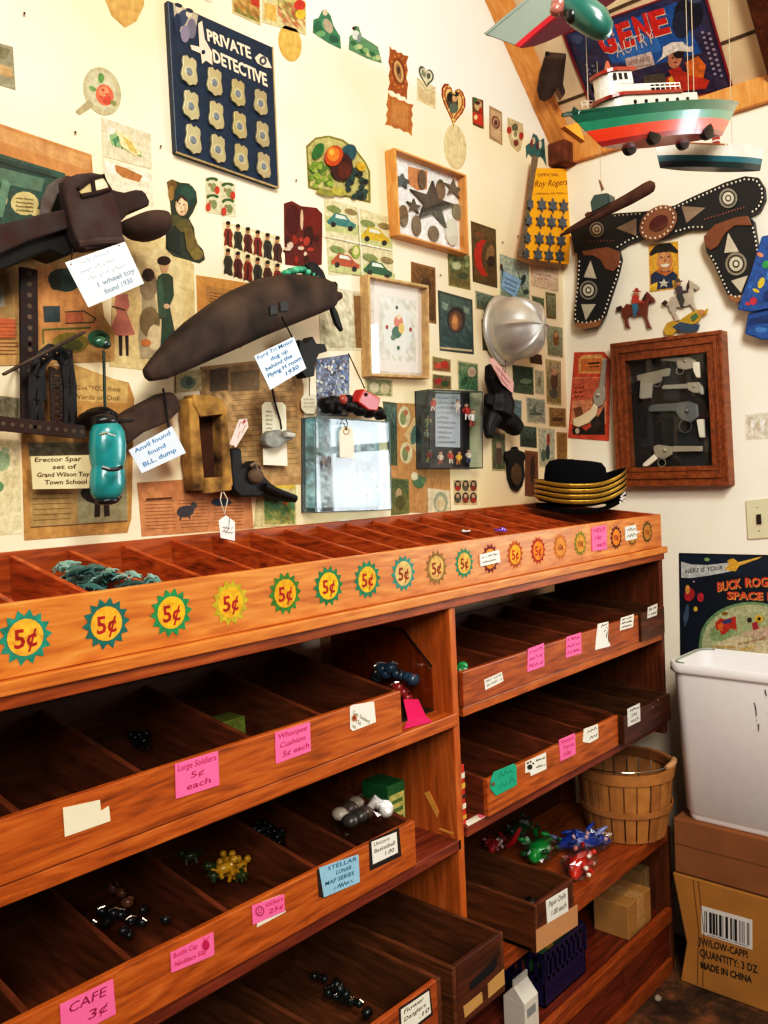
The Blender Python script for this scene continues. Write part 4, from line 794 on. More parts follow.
lst.out('handwritten_list', None, None, 'plain_paper', None, t)
FG = 'tiny figures in the black backed case'
for i, (a, b, c1, c2, nm) in enumerate(((512, 322, '#b83830', '#d8c8b8', 'red figure beside the top left of the list'), (492, 388, '#c8b890', '#c8b890', 'cream figure left of the list'), (488, 440, '#a8a498', '#6a3a34', 'grey figure lower left of the list'),
    (495, 520, '#b43028', '#d8b440', 'red and yellow figure in the bottom left corner'), (540, 528, '#d0c4b0', '#a84038', 'cream figure with red legs in the bottom row'), (578, 524, '#c04030', '#e8e0d0', 'bright red figure in the bottom row'),
    (610, 528, '#e0b838', '#d0802c', 'yellow figure in the bottom row'), (648, 520, '#d8ccb8', '#3c4a7a', 'white figure in the bottom right corner'), (640, 350, '#b82c2c', '#e8e4dc', 'red and white figure upper right of the list'), (662, 375, '#e0dcd4', '#b02c2c', 'white and red figure at the right edge of the list'), (605, 330, '#d8d0c4', '#d8d0c4', 'white figure over the right side of the list'))):
    figurine(w, a, b, 52 if i not in (8, 9) else 66, .022, 'tiny ' + nm, (c1, '#d8a888', '#241c18', c2), FG, .1*((i % 3)-1))
# --- truck
w = WP(k6); tr = thing('toy_truck', 'large rusty dark toy truck without wheels hung nose right on the wall', 'toy truck', w(200, 340, .0))
m = MB('#3a3432'); w.slab(m, .10, .085, (-60, 300, 0, 285, 150, 248, 262, 222, 268, 300, 120, 345, 0, 400, -60, 425)); m.build('bed', 'rust', tr, bevel=.004)
m = MB('#151719'); w.slab(m, .085, .07, (-60, 395, 0, 378, 120, 335, 262, 296, 330, 360, 310, 385, 250, 410, 190, 385, 0, 460, -60, 480)); m.build('chassis', 'black_iron', tr, bevel=.004)
m = MB('#4a403c')
w.slab(m, .115, .03, (246, 120, 262, 104, 300, 90, 352, 84, 392, 92, 415, 115, 428, 150, 445, 185, 470, 270, 478, 345, 420, 372, 330, 385, 300, 350, 275, 285, 258, 200), '#463c39')
cab = m.build('cab', 'rust', tr, bevel=.006)
# cut-through windows: opening built as lighter panes set into the cab side
m = MB('#c2ac7c'); w.slab(m, .1165, .002, (302, 156, 328, 130, 346, 124, 364, 164, 322, 178)); m.build('side_window', 'plastic', tr, label='pale see-through side window')
m = MB('#e6d8b0'); w.slab(m, .1165, .002, (356, 120, 372, 106, 400, 104, 420, 146, 376, 164)); m.build('windscreen', 'plastic', tr, label='pale see-through windscreen')
m = MB('#2a2422'); m.tube([w(354, 108, .118), w(362, 168, .118)], .004, n=8); m.tube([w(300, 150, .118), w(350, 110, .118), w(398, 98, .118), w(424, 148, .118), w(366, 166, .118), (w(310, 176, .118))], .0035, n=8); m.build('window_frame', 'rust', tr)
m = MB('#332d2b'); w.slab(m, .105, .07, (420, 146, 450, 156, 480, 162, 520, 152, 548, 154, 562, 166, 576, 196, 574, 214, 540, 226, 500, 240, 470, 270, 452, 320, 430, 300)); m.build('hood', 'rust', tr, bevel=.010, segs=3)
m = MB('#3a2a24'); c = w(562, 282, .105); k = w.m(1/3.84, 560, 282)
ax = (w(655, 268, .105)-w(465, 296, .105)).normalized(); up = Vector((0, -1, 0)).cross(ax) * -1
rings = []
for i in range(1, 12):
    u = math.cos(math.pi*i/12); rr = math.sin(math.pi*i/12)
    rings.append([c + ax*u*98*k + up*rr*(62*k*max(math.sin(t), -.55)) + Vector((0, -1, 0))*rr*.045*math.cos(t) for t in [2*math.pi*j/14 for j in range(14)]])
fd = fixn(m.loft(rings).build('fender', 'brown_rust', tr, smooth=50))
m = MB('#6a6660'); rings = []
for i, (x, y) in enumerate(((150, 262), (155, 200), (180, 140), (215, 112), (262, 96))):
    rings.append([w(x, y, .095), w(x+42, y+32, .095), w(x+42, y+32, .02), w(x, y, .02)])
m.loft(rings); fixn(m.build('rear_hoop', 'rust', tr, bevel=.003))
m = MB('#4c403c'); m.tube([w(300, 362, .11), w(380, 350, .118), w(470, 348, .112)], .007, n=8); m.build('running_board', 'rust', tr)
def handtag(z, off, pts, lines, parent, col='#dfe6ea', ink='#5a7c94', name='paper_tag', th=.0008, dy=None, pl='B', seed=0, label=None):
    p = Print(pl, off, z, th=th); p.base(col, *quad(*pts)); q = quad(*pts)
    for i, tx in enumerate(lines):
        n = len(lines); t = (i+.75)/(n+.35); a = (q[0][0]*(1-t)+q[3][0]*t, q[0][1]*(1-t)+q[3][1]*t); b = (q[1][0]*(1-t)+q[2][0]*t, q[1][1]*(1-t)+q[2][1]*t)
        h = math.hypot(q[3][0]-q[0][0], q[3][1]-q[0][1])/(n+.35)
        ln = tx if isinstance(tx, tuple) else (tx, .1, .9)
        pa = (a[0]+(b[0]-a[0])*ln[1], a[1]+(b[1]-a[1])*ln[1]); pb = (a[0]+(b[0]-a[0])*ln[2], a[1]+(b[1]-a[1])*ln[2])
        ux, uy = (q[0][0]-q[3][0]), (q[0][1]-q[3][1]); l = math.hypot(ux, uy); up = (ux/l*h*.62, uy/l*h*.62)
        if ln[0] == '~': p.S(ink, pa, pb, h*.5, 2.0*z[2]/3.84, seed+i)
        else: p.T(ln[0], ink, pa, pb, h*.66, .022, .12, up)
    return p.out(name, label, None, 'plain_paper', None, parent)
handtag(k6, .122, (250, 432, 480, 352, 553, 512, 340, 604), [('~', .2, .7), ('~', .12, .72), ('~', .2, .85), ('1 wheel toy', .3, .95), ('found 1930', .35, .85)], tr, '#e4e6e4', '#7c94a8', label='white handwritten tag tied below the truck')
string('cord', [w(420, 372, .112), w(460, 366, .123)], tr); string('cord', [w(280, 380, .09), w(272, 440, .123)], tr)
# --- plane
w = WP(k7); pl_ = thing('toy_plane', 'long rusty dark toy aeroplane with propeller hung nose up right', 'toy plane', w(330, 780, 0))
spine = [(-14, 866, 14), (-6, 862, 24), (40, 836, 42), (110, 786, 60), (190, 732, 76), (280, 680, 88), (370, 630, 97), (450, 596, 100), (530, 574, 94), (600, 562, 82), (660, 556, 66), (694, 555, 50), (706, 556, 30)]
SQ = lambda v: math.copysign(abs(v)**.72, v)
rings = []; k = w.m(1/3.84, 350, 650)
for i, (x, y, r_) in enumerate(spine):
    c = w(x, y, .085); a = spine[max(i-1, 0)]; b = spine[min(i+1, len(spine)-1)]; d = (w(b[0], b[1], .085)-w(a[0], a[1], .085)).normalized()
    up = (Vector((0, -1, 0)).cross(d)); up = -up if up.z < 0 else up
    rings.append([c + Vector((0, -1, 0))*min(.045, r_*k*.8)*SQ(math.cos(t))*(1 if math.cos(t) > 0 else 1.4) + up*r_*k*SQ(math.sin(t)) for t in [2*math.pi*j/20 for j in range(20)]])
fixn(MB().loft(rings).build('fuselage', 'plane_rust', pl_, smooth=60))
m = MB(); w.slab(m, .10, .02, (600, 440, 615, 428, 640, 432, 668, 462, 686, 508, 650, 512, 620, 480)); m.build('tail_fin', 'black_iron', pl_, bevel=.004)
m = MB('#3a9a74')
for i in range(9): m.ball(w(522+i*16, 462-(math.sin(i*.5)*12)+abs(i-4)*3+i*2.4, .09), .010, .012, .008, ('#3a9a74', '#2c7a60', '#58b48c')[i % 3], 8, 6)
m.build('canopy', 'plastic', pl_, smooth=60, label='chipped green cockpit canopy')
for q in ((462, 600, 488, 594, 488, 628, 462, 634), (500, 584, 530, 580, 530, 616, 502, 618)):
    m = MB('#0c0c0c'); w.slab(m, .132, .02, q); m.build('window_hole', 'plastic', pl_)
m = MB(); w.slab(m, .092, .01, (694, 600, 706, 590, 722, 620, 745, 690, 738, 698, 716, 668)); m.build('propeller_blade', 'black_iron', pl_, bevel=.003)
m = MB(); w.slab(m, .092, .01, (700, 575, 696, 510, 712, 502, 724, 515, 722, 540, 712, 575)); m.build('propeller_blade', 'black_iron', pl_, bevel=.003)
m = MB('#3c3430'); m.ball(w(708, 562, .09), .014, col='#3c3430'); m.ball(w(726, 560, .09), .009); m.build('propeller_hub', 'rust', pl_, smooth=60)
string('cord', [w(505, 640, .132), w(548, 722, .137)], pl_, .0015, '#14120e')
handtag(l2, .138, (400, 138, 552, 64, 600, 186, 462, 268), [('Ford Tri Motor', .04, .96), ('dug up', .3, .75), ('behind the', .1, .8), ('Flying H room', .08, .98), ('1930', .5, .85)], pl_, '#d6e6ee', '#1c5c90', label='pale blue handwritten tag tied under the plane')
m = MB(); w2 = WP(l2)
w2.slab(m, .05, .03, (575, 75, 600, 90, 625, 62, 640, 90, 672, 92, 682, 120, 650, 130, 636, 160, 632, 215, 600, 222, 585, 200, 590, 150, 575, 120))
o = m.build('iron_gear', 'black_iron', None, bevel=.006); tag(o, 'black jagged iron casting hanging below the nose of the plane', 'iron part')
# --- brick mould, tags, revolver
w = WP(l2); bm_ = thing('rusty_mould', 'rusty yellow open box mould hung upright on the wall', 'mould', w(240, 660, 0))
for nm, q in (('side_bar', (148, 300, 186, 296, 194, 420, 214, 655, 170, 658, 158, 520)), ('side_bar', (270, 322, 296, 330, 308, 500, 320, 640, 284, 650, 278, 500)), ('end_bar', (165, 285, 240, 290, 288, 305, 284, 362, 195, 372, 172, 330)), ('end_bar', (208, 606, 312, 600, 318, 655, 212, 668))):
    m = MB(); w.slab(m, .042 if nm == 'side_bar' else .046, .036, q); m.build(nm, 'mold_rust', bm_, bevel=.004)
m = MB('#4a2c18'); w.slab(m, .012, .012, (180, 330, 285, 330, 290, 630, 195, 640)); m.build('back_plate', 'rust', bm_)
string('cord', [w(275, 662, .055), w(270, 690, .058), w(286, 745, .058), w(298, 690, .058), w(282, 660, .055)], bm_, .0012, '#d8d0bc')
handtag(l2, .058, (264, 770, 292, 750, 326, 775, 326, 848, 272, 836), [('~', .1, .9)], bm_, '#ece8dc', '#5a5a54', label='white string tag under the mould')
p = Print('B', .0592, l2, th=.0001); p.S('#4c4c48', (278, 800), (318, 806), 12, 2).S('#4c4c48', (280, 816), (318, 822), 12, 2); p.out('tag_writing', None, None, 'plain_paper', None, bm_)
rv = thing('toy_revolver', 'black rusted toy revolver hung muzzle right low on the wall', 'toy gun', w(400, 690, 0))
m = MB()
w.slab(m, .04, .028, (312, 492, 352, 492, 356, 548, 372, 560, 400, 538, 425, 560, 440, 600, 470, 630, 486, 640, 500, 660, 558, 676, 560, 694, 548, 700, 440, 670, 420, 680, 350, 680, 322, 655, 312, 580))
m.build('frame', 'black_iron', rv, bevel=.007)
m = MB('#6a5a48'); m.ball(w(405, 600, .042), .020, .014, .018); m.build('cylinder', 'rust', rv, smooth=60)
m = MB('#8a7a64'); m.tube([w(385, 560, .05), w(405, 548, .052), w(412, 580, .05)], .004, n=6); m.build('hammer', 'rust', rv)
m = MB('#1a1614'); m.tube([w(440, 640, .045), w(500, 665, .045), w(558, 687, .045)], .0085, n=10); m.build('barrel', 'iron', rv)
handtag(l2, .046, (342, 382, 372, 378, 378, 410, 330, 490, 306, 476), ['~', '~'], rv, '#dcc4b8', '#8a5a50', label='pink paper tag above the revolver')
string('cord', [w(335, 492, .042), w(318, 482, .046)], rv); p = Print('B', .0475, l2, th=.0001); p.E('#a03c34', 362, 390, 5, 6); p.out('tag_eyelet', None, None, 'plain_paper', None, rv)
# --- tagged grey toy
gt = thing('manila_tag', 'tall cream manila tag carrying a small grey toy', 'tag', w(478, 560, 0))
m = MB('#e8dfc4'); w.slab(m, .02, .0015, (430, 328, 442, 315, 508, 316, 522, 330, 528, 560, 436, 556)); m.build('card', 'plain_paper', gt)
p = Print('B', .0202, l2, th=.0001)
for i in range(5): p.S('#6a6a5c', (445, 355+i*16), (470, 355+i*16), 8, 2)
p.out('tag_writing', None, None, 'plain_paper', None, gt)
string('cord', [w(470, 265, .03), w(478, 310, .024), (w(488, 345, .023)), w(500, 385, .023), w(505, 420, .026)], gt, .0022, '#3a342c')
gy = thing('grey_toy', 'small grey lead toy vehicle tied to the tall manila tag', 'toy', w(495, 490, .021))
m = MB(); w.slab(m, .044, .02, (445, 440, 462, 425, 500, 420, 515, 428, 540, 420, 553, 440, 548, 462, 520, 470, 505, 486, 470, 492, 448, 482, 442, 462)); m.build('body', 'grey_lead', gy, bevel=.005)
m = MB('#b4b4a8'); m.tube([w(520, 440, .05), w(552, 444, .05)], .006, n=8); m.build('spout', 'plastic', gy)
# round tag under the gear
t = thing('price_tag', 'pale octagonal paper tag hanging below the black iron casting', 'price tag', w(612, 365, .0))
m = MB('#d8cfb8'); w.slab(m, .012, .001, (590, 288, 632, 284, 640, 300, 640, 345, 628, 360, 596, 358, 582, 340, 580, 304)); m.build('card', 'plain_paper', t)
p = Print('B', .0122, l2, th=.0001)
for i in range(3): p.S('#8a8474', (590, 308+i*14), (630, 308+i*14), 8, 1.8)
p.out('tag_writing', None, None, 'plain_paper', None, t); string('cord', [w(612, 215, .03), w(612, 290, .013)], t)
# --- red and black toy with string
w = WP(l3); rt_ = thing('cast_iron_toy', 'black cast iron toy with a red box, above the bright clear case', 'toy', w(200, 385, 0))
m = MB()
for x, y, r_ in ((95, 320, 24), (125, 315, 26), (160, 325, 24), (195, 335, 22), (230, 345, 26), (265, 352, 26), (295, 352, 22), (105, 345, 16), (310, 372, 14), (180, 300, 14), (140, 350, 14)):
    kk = w.m(1/3.84, x, y); m.ball(w(x, y, .045), r_*kk, .022, r_*kk)
fuse(m.build('body', 'black_iron', rt_), .004)
m = MB('#b02c20'); w.slab(m, .07, .03, (220, 312, 244, 262, 312, 300, 300, 350, 262, 345)); m.build('red_box', 'plastic', rt_, bevel=.004, label='red box with a black hole')
m = MB('#1a0f0c'); m.ball(w(254, 286, .071), .0045); m.build('knob', 'plastic', rt_, smooth=60); m = MB('#9a4434'); m.ball(w(165, 306, .062), .012, .01, .012); m.build('knob', 'plastic', rt_, smooth=60, label='dull red knob')
string('cord', [w(186, 128, .01), w(248, 262, .068)], rt_, .0016, '#2a2620')
# --- black iron doll with tag
w = WP(l4); dl = thing('iron_doll', 'black cast iron doll with a pink tag under the silver helmet', 'figurine', w(200, 455, 0))
m = MB(); kk = w.m(1/3.84, 200, 320)
def tb(*a): m.tube([w(x, y, o) for x, y, r_, o in a], [r_*kk*1.18 for x, y, r_, o in a], n=10)
tb((152, 175, 16, .04), (160, 220, 24, .05), (185, 270, 34, .05), (195, 320, 46, .05), (185, 370, 46, .05))
tb((205, 262, 32, .05), (212, 278, 34, .055)); tb((165, 370, 34, .05), (150, 410, 22, .05), (150, 452, 13, .055)); tb((200, 375, 36, .05), (240, 400, 32, .055), (248, 418, 34, .055)); tb((150, 290, 18, .045), (146, 330, 16, .05))
m.ball(w(248, 412, .055), 34*kk); m.ball(w(208, 268, .055), 36*kk)
fuse(m.build('body', 'black_iron', dl), .004)
handtag(l4, .088, (148, 150, 168, 146, 245, 238, 242, 282, 200, 245), ['~'], dl, '#e4b4ac', '#a0605a', label='pink tag on the black doll')
p = Print('B', .0892, l4, th=.0001); p.S('#9a5a58', (175, 180), (232, 248), 10, 2).S('#9a5a58', (172, 200), (220, 256), 9, 2); p.out('tag_writing', None, None, 'plain_paper', None, dl)
# acorn ornament
ac = thing('acorn_ornament', 'black acorn shaped iron ornament hung above the tray', 'ornament', w(256, 655, 0))
m = MB(); w.slab(m, .016, .0155, (250, 486, 262, 486, 266, 498, 290, 508, 294, 530, 286, 545, 290, 600, 280, 640, 262, 658, 245, 646, 232, 610, 228, 550, 218, 530, 222, 505, 246, 498)); m.build('body', 'black_iron', ac, bevel=.006)
m = MB('#6a5030'); w.slab(m, .019, .004, [c_ for i in range(16) for c_ in (257+20*math.cos(i*math.pi/8), 592+42*math.sin(i*math.pi/8))]); m.build('oval_plate', 'iron', ac, bevel=.001)
# --- silver helmet
hc = U('B', 501, 331, 0); hm = thing('helmet', 'shiny silver ribbed toy helmet hung crown outward on the wall', 'helmet', hc - Vector((0, 0, .085)))
rings = []; n = 72
prof = [(.098, .004), (.100, .010), (.096, .016), (.090, .018), (.0895, .030), (.0905, .034), (.0895, .038), (.088, .055), (.082, .078), (.071, .098), (.055, .113), (.036, .123), (.016, .128), (.003, .129)]
for r_, h in prof:
    ring = []
    for j in range(n):
        a = 2*math.pi*j/n; q = (a*6/(2*math.pi)) % 1; q = min(q, 1-q); bump = .006*math.exp(-(q/.06)**2) if h > .04 else 0
        ring.append(hc + Vector(((r_+bump)*math.cos(a)*1.04, -(h+bump*.6)*1.1, (r_+bump)*math.sin(a)*1.04)))
    rings.append(ring)
fixn(MB('#dcd9d2').loft(rings).build('shell', 'silver_paint', hm, smooth=60))
m = MB('#b8b4a8'); m.tube([hc+Vector((.100*math.cos(i*math.pi/20), -.008, .100*math.sin(i*math.pi/20))) for i in range(41)], .004, n=8); m.build('rim', 'chrome', hm, smooth=60)
# --- steel strips, lever, turquoise car at far left
w = WP(l1)
def strip(label, pts, wid, off, col='#2c2a2a', holes=0):
    t = thing('steel_strip', label, 'steel strip', w(pts[0], pts[1], 0)); a, b = w(pts[0], pts[1], off), w(pts[2], pts[3], off); MB('#2a2420').tube([Vector((a.x, BY, a.z))*.5+Vector((b.x, BY, b.z))*.5, a*.5+b*.5], .003, n=6).build('added_support_nail', 'iron', t); d = (b-a).normalized(); nn = Vector((0, -1, 0)).cross(d)  # nail behind mid-strip is an added support, made up to join strip and wall
    m = MB(col); m.prism([a+nn*wid/2, b+nn*wid/2, b-nn*wid/2, a-nn*wid/2], (0, .008, 0)); fixn(m.build('strip', 'rust', t, bevel=.0015))
    h = MB('#5c4e40')
    for i in range(holes):
        c = a+(b-a)*(i+.5)/holes; h.prism([c+d*wid*.15*math.cos(q)+nn*wid*.15*math.sin(q)+Vector((0, -.0006, 0)) for q in [j*math.pi/4 for j in range(8)]], (0, .002, 0))
    if holes: h.build('hole_ring', 'paper', t)
    return t
strip('dark perforated steel strip hung upright at the far left', (112, -200, 118, 385), .03, .03, holes=14)
strip('long dark steel strip hung across, level with the top of the turquoise car', (-80, 388, 330, 431), .024, .055, '#38302c', 12)
strip('narrow dark steel strip standing beside the lattice girder', (262, 110, 262, 405), .018, .03, holes=8)
t = thing('steel_strip', 'thin slanting pierced strip at the far left edge', 'steel strip', w(20, 200, 0)); m = MB('#5a5248'); a, b = w(15, 208, .075), w(320, 48, .08)
m.tube([a, b], (.009, .003), n=6); m.build('strip', 'rust', t); MB('#2a2420').tube([w(60, 182, 0), w(60, 182, .076)], .003, n=6).build('added_support_nail', 'iron', t)  # invented nail, added to hold the slanting strip to the wall
ar = thing('iron_arch', 'dark iron arch of toy girders hung over the magazine page', 'girder toy', w(200, 400, 0))
m = MB('#1c1a19'); arc_ = [(128, 400), (122, 300), (126, 210), (146, 140), (190, 104), (235, 114), (265, 150), (280, 250), (282, 400)]; arc2 = [(160, 400), (152, 310), (154, 220), (168, 170), (195, 140), (225, 146), (245, 176), (254, 260), (256, 400)]
m.tube([w(x, y, .05) for x, y in arc_], (.004, .007), n=6); m.tube([w(x, y, .05) for x, y in arc2], (.004, .006), n=6)
for (x, y), (x2, y2) in zip(arc_, arc2): m.tube([w(x, y, .05), w(x2, y2, .05)], .004, n=6)
for a, b in zip(arc_, arc2[1:]): m.tube([w(*a, .05), w(*b, .05)], .003, n=6)
m.build('arch', 'iron', ar)
m = MB('#3c342e')
for i in range(8):
    y = 185+i*27; m.tube([w(195, y, .04), w(240, y+26, .045)], .0035, n=6); m.tube([w(240, y, .045), w(195, y+26, .04)], .0035, n=6)
m.tube([w(195, 180, .04), w(205, 405, .04)], .004, n=6); m.tube([w(240, 180, .045), w(245, 405, .045)], .004, n=6); m.build('lattice', 'rust', ar)
m = MB(); w.slab(m, .048, .02, (128, 200, 175, 190, 186, 300, 150, 340, 130, 320)); m.build('counterweight', 'black_iron', ar, bevel=.004)
rd = thing('iron_rod', 'thin green iron rod with a green knob hanging above the turquoise car', 'rod', w(400, 360, 0))
m = MB('#2c4034'); m.tube([w(398, 120, .04), w(404, 362, .05)], .0028, n=8); m.build('rod', 'iron', rd)
m = MB('#2f6a50'); m.ball(w(385, 85, .04), .015, .010, .011); m.ball(w(405, 92, .042), .01, col='#1c3c30'); m.build('knob', 'enamel', rd, smooth=60)
lv = thing('iron_lever', 'thick dark brown iron wedge right of the turquoise car', 'iron part', w(560, 480, 0))
m = MB(); w.slab(m, .05, .045, (452, 384, 520, 340, 640, 278, 668, 275, 692, 310, 702, 342, 650, 392, 560, 430, 492, 480, 484, 466, 478, 430)); m.build('body', 'brown_rust', lv, bevel=.008)
m = MB(); m.tube([w(626, 265, .04), w(632, 290, .052), w(648, 420, .054)], .0022, n=6); m.build('hanging_wire', 'black_iron', lv)
m = MB(); w.slab(m, .0515, .004, (455, 380, 520, 384, 500, 392, 440, 392)); m.build('slot', 'black_iron', lv)
handtag(l1, .058, (494, 500, 660, 408, 714, 510, 545, 588), [('Anvil found', .08, .9), ('found', .3, .7), ('BLL. dump', .1, .85)], lv, '#d4e0ea', '#3c74a4', label='pale blue handwritten tag on the iron wedge')
cr_ = thing('toy_car', 'shiny turquoise metal toy car hung upright on the wall', 'toy car', w(410, 690, 0))
spine = [(408, 392, 30), (410, 402, 46), (412, 430, 58), (413, 480, 62), (413, 530, 60), (413, 556, 55), (413, 566, 53), (413, 580, 57), (412, 630, 60), (411, 665, 54), (410, 684, 42), (410, 692, 24)]
rings = []; kk = w.m(1/3.84, 410, 540)
for x, y, r_ in spine:
    c = w(x, y, .11); rings.append([c + Vector((r_*kk*math.cos(t)*1.08, -max(math.sin(t), -.6)*r_*kk*.9, 0)) for t in [2*math.pi*j/24 for j in range(24)]])
m = MB('#1f8f90'); m.loft(rings); fixn(m.build('body', 'enamel', cr_, smooth=60))
m = MB('#101414'); m.tube([w(392, 566, .160), w(420, 574, .166), w(450, 572, .158), w(468, 564, .146)], (.0025, .004), n=6); m.build('window_slit', 'plastic', cr_)
m = MB('#1a1e1e'); m.ball(w(410, 694, .11), .022, .02, .008); m.build('end_cap', 'plastic', cr_, smooth=60); m = MB('#1a1e1e'); m.ball(w(400, 388, .11), .024, .02, .012); m.build('end_cap', 'plastic', cr_, smooth=60)
m = MB('#b8c8c0'); m.tube([w(384, 440, .152), w(410, 434, .164), w(440, 444, .156)], .0022, n=6); m.build('bumper', 'chrome', cr_, smooth=60)
m = MB('#1c1815')
for x, y in ((352, 376), (375, 362), (396, 374), (368, 395), (342, 395)): m.ball(w(x, y, .05), .014, .05, .014)
fuse(m.build('hanging_bracket', 'black_iron', cr_), .004)
ct = thing('handwritten_card', 'cream handwritten card left of the turquoise car', 'card', w(230, 648, 0))
handtag(l1, .03, (118, 524, 345, 518, 358, 646, 126, 650), [('Erector Spar', .06, .85), ('set of', .35, .75), ('Grand Wilson Toy', .08, .96), ('Town School', .2, .9)], ct, '#dfcda0', '#4a3a28', name='card')
# --- corner card of star badges (bent yellow display card)
A, B_, D_ = U('B', 533, 256, .045), U('R', 569, 264, .02), U('B', 536, 168, .035)
nn = (B_-A).cross(D_-A).normalized(); nn = -nn if nn.dot(EYE-A) < 0 else nn
PLANES['K'] = (A, nn)
yc = thing('star_badge_card', 'bright yellow display card of blue grey star badges in the corner', 'display card', A)
p = Print('K', .001, k9, th=.002); p.base('#f5ad18', (372, 70), (510, 72), (506, 260), (495, 440), (325, 415), (345, 250))
p.T('OFFICIAL', '#4a3010', (374, 102), (456, 100), 12, .01).T('Roy Rogers', '#2a1c0c', (362, 142), (488, 134), 26, .0, .3).S('#5a3c10', (362, 172), (490, 170), 9, 1.6, 3)
p.out('card', None, None, 'plain_paper', None, yc)
wk = WP(k9, 'K')
for j, y in enumerate((207, 270, 338, 398)):
    for i in range(4):
        x = 350+i*42-j*5+(2 if i else 0); m = MB('#66707a'); star(wk, m, x, y+i*3, 30 if i else 25, 16, .007, .004, '#66707a', 6, 0.5, .05, .68 if i else .5)
        m.build('star_badge', 'iron', yc, bevel=.001)
m = MB('#7c6c54'); m.prism([wk(a, b, -.001) for a, b in ((355, 20), (378, 25), (372, 70), (345, 250), (325, 415), (300, 405), (330, 240))], -nn*.002); m.build('curled_edge', 'paper', yc, label='grey brown curled left edge')
# ================================================================== right wall
w = WP(k10, 'R')
gb = thing('holster_belt', 'black studded toy gun belt with two holsters spread on the right wall', 'gun belt', w(60, 690, 0))
def studs(w, m, pts, r, off, step, col='#e8e2d0'):
    acc = 0
    for a, b in zip(pts, pts[1:]):
        l = math.hypot(b[0]-a[0], b[1]-a[1]); d = step-acc if acc else 0
        while d <= l:
            t = d/l; m.ball(w(a[0]+(b[0]-a[0])*t, a[1]+(b[1]-a[1])*t, off), r, r*.7, r, col, 7, 5); d += step
        acc = (l-(d-step)) if d > l else 0
def pairs(*a): return [(a[i], a[i+1]) for i in range(0, len(a), 2)]
m = MB('#17171a'); w.slab(m, .022, .016, (10, 318, 60, 270, 180, 243, 290, 236, 345, 228, 410, 212, 480, 178, 600, 125, 680, 100, 730, 106, 754, 145, 757, 190, 738, 232, 700, 252, 640, 262, 530, 302, 470, 304, 420, 322, 345, 345, 280, 340, 240, 352, 190, 384, 100, 398, 24, 394)); m.build('belt', 'leather', gb, bevel=.002)
def concho(cx, cy, r, parent, off=.027):
    m = MB()
    for k, (q, c_, h) in enumerate(((1, '#8a8474', 0), (.8, '#1c1a1a', .001), (.62, '#c9c2ae', .002), (.34, '#2a2626', .0032), (.2, '#d8d0bc', .0045))):
        w.slab(m, off+h, .003, [z_ for i in range(16) for z_ in (cx+q*r*math.cos(i*math.pi/8)*.92, cy+q*r*math.sin(i*math.pi/8))], c_)
    return m.build('concho', 'enamel', parent)
def holster(black, flap, toe, conch, tris, edge, label):
    m = MB('#15161a'); w.slab(m, .036, .013, black); h = m.build('holster', 'leather', gb, bevel=.002, label=label)
    m = MB('#7c4a2c'); w.slab(m, .041, .005, flap); m.build('flap', 'leather', h, bevel=.0015)
    m = MB('#9a6a40'); w.slab(m, .038, .005, toe); m.build('toe', 'leather', h, bevel=.001)
    concho(*conch, h, .039)
    for t in tris: m = MB('#c4bba8'); w.slab(m, .0385, .003, t); m.build('silver_inlay', 'enamel', h)
    m = MB(); studs(w, m, edge, .0034, .0385, 17); m.build('stud', 'plastic', h)
holster((34, 392, 110, 378, 196, 384, 206, 420, 192, 480, 166, 560, 142, 636, 116, 678, 62, 692, 26, 674, 20, 640, 34, 520, 36, 440), (52, 388, 150, 372, 196, 390, 199, 440, 174, 466, 142, 456, 122, 420, 92, 404, 60, 406),
        (24, 662, 60, 664, 120, 655, 136, 640, 118, 676, 62, 690, 27, 676), (78, 538, 37), ((86, 425, 60, 488, 108, 494), (50, 592, 106, 592, 68, 654)),
        pairs(200, 430, 186, 490, 160, 560, 136, 636, 116, 655, 60, 664, 28, 655, 28, 610, 40, 500, 44, 420), 'left holster, shown whole')
holster((522, 332, 548, 296, 602, 268, 684, 246, 716, 276, 726, 340, 736, 400, 722, 480, 692, 560, 652, 590, 620, 574, 590, 510, 560, 440, 530, 390), (520, 332, 562, 286, 650, 256, 690, 252, 706, 290, 640, 290, 602, 320, 574, 370, 546, 386, 526, 370),
        (612, 556, 650, 562, 690, 548, 652, 588, 622, 574), (645, 437, 45), ((615, 318, 600, 395, 656, 390), (626, 502, 690, 482, 664, 548)),
        pairs(710, 300, 720, 345, 728, 400, 716, 478, 688, 548, 650, 566, 622, 556, 596, 505, 568, 440, 542, 395), 'right holster, part hidden by the blue packets')
m = MB('#8a5a3c'); w.slab(m, .028, .006, [z_ for i in range(24) for z_ in (345+72*math.cos(i*math.pi/12), 280+66*math.sin(i*math.pi/12)-22*math.cos(i*math.pi/12))]); bk = m.build('buckle', 'leather', gb, bevel=.002)
m = MB('#5a2420'); w.slab(m, .031, .004, [z_ for i in range(20) for z_ in (348+36*math.cos(i*math.pi/10), 280+30*math.sin(i*math.pi/10)-10*math.cos(i*math.pi/10))]); m.build('jewel', 'enamel', bk, bevel=.002)
m = MB(); studs(w, m, [(345+62*math.cos(i*math.pi/12), 280+56*math.sin(i*math.pi/12)-20*math.cos(i*math.pi/12)) for i in range(25)], .0036, .030, 19); m.build('stud', 'plastic', bk)
concho(110, 305, 30, gb); concho(615, 185, 38, gb)
for q in ((184, 300, 262, 262, 262, 330), (435, 215, 528, 222, 455, 280)): m = MB('#8f7a66'); w.slab(m, .0245, .004, q); m.build('silver_inlay', 'enamel', gb)
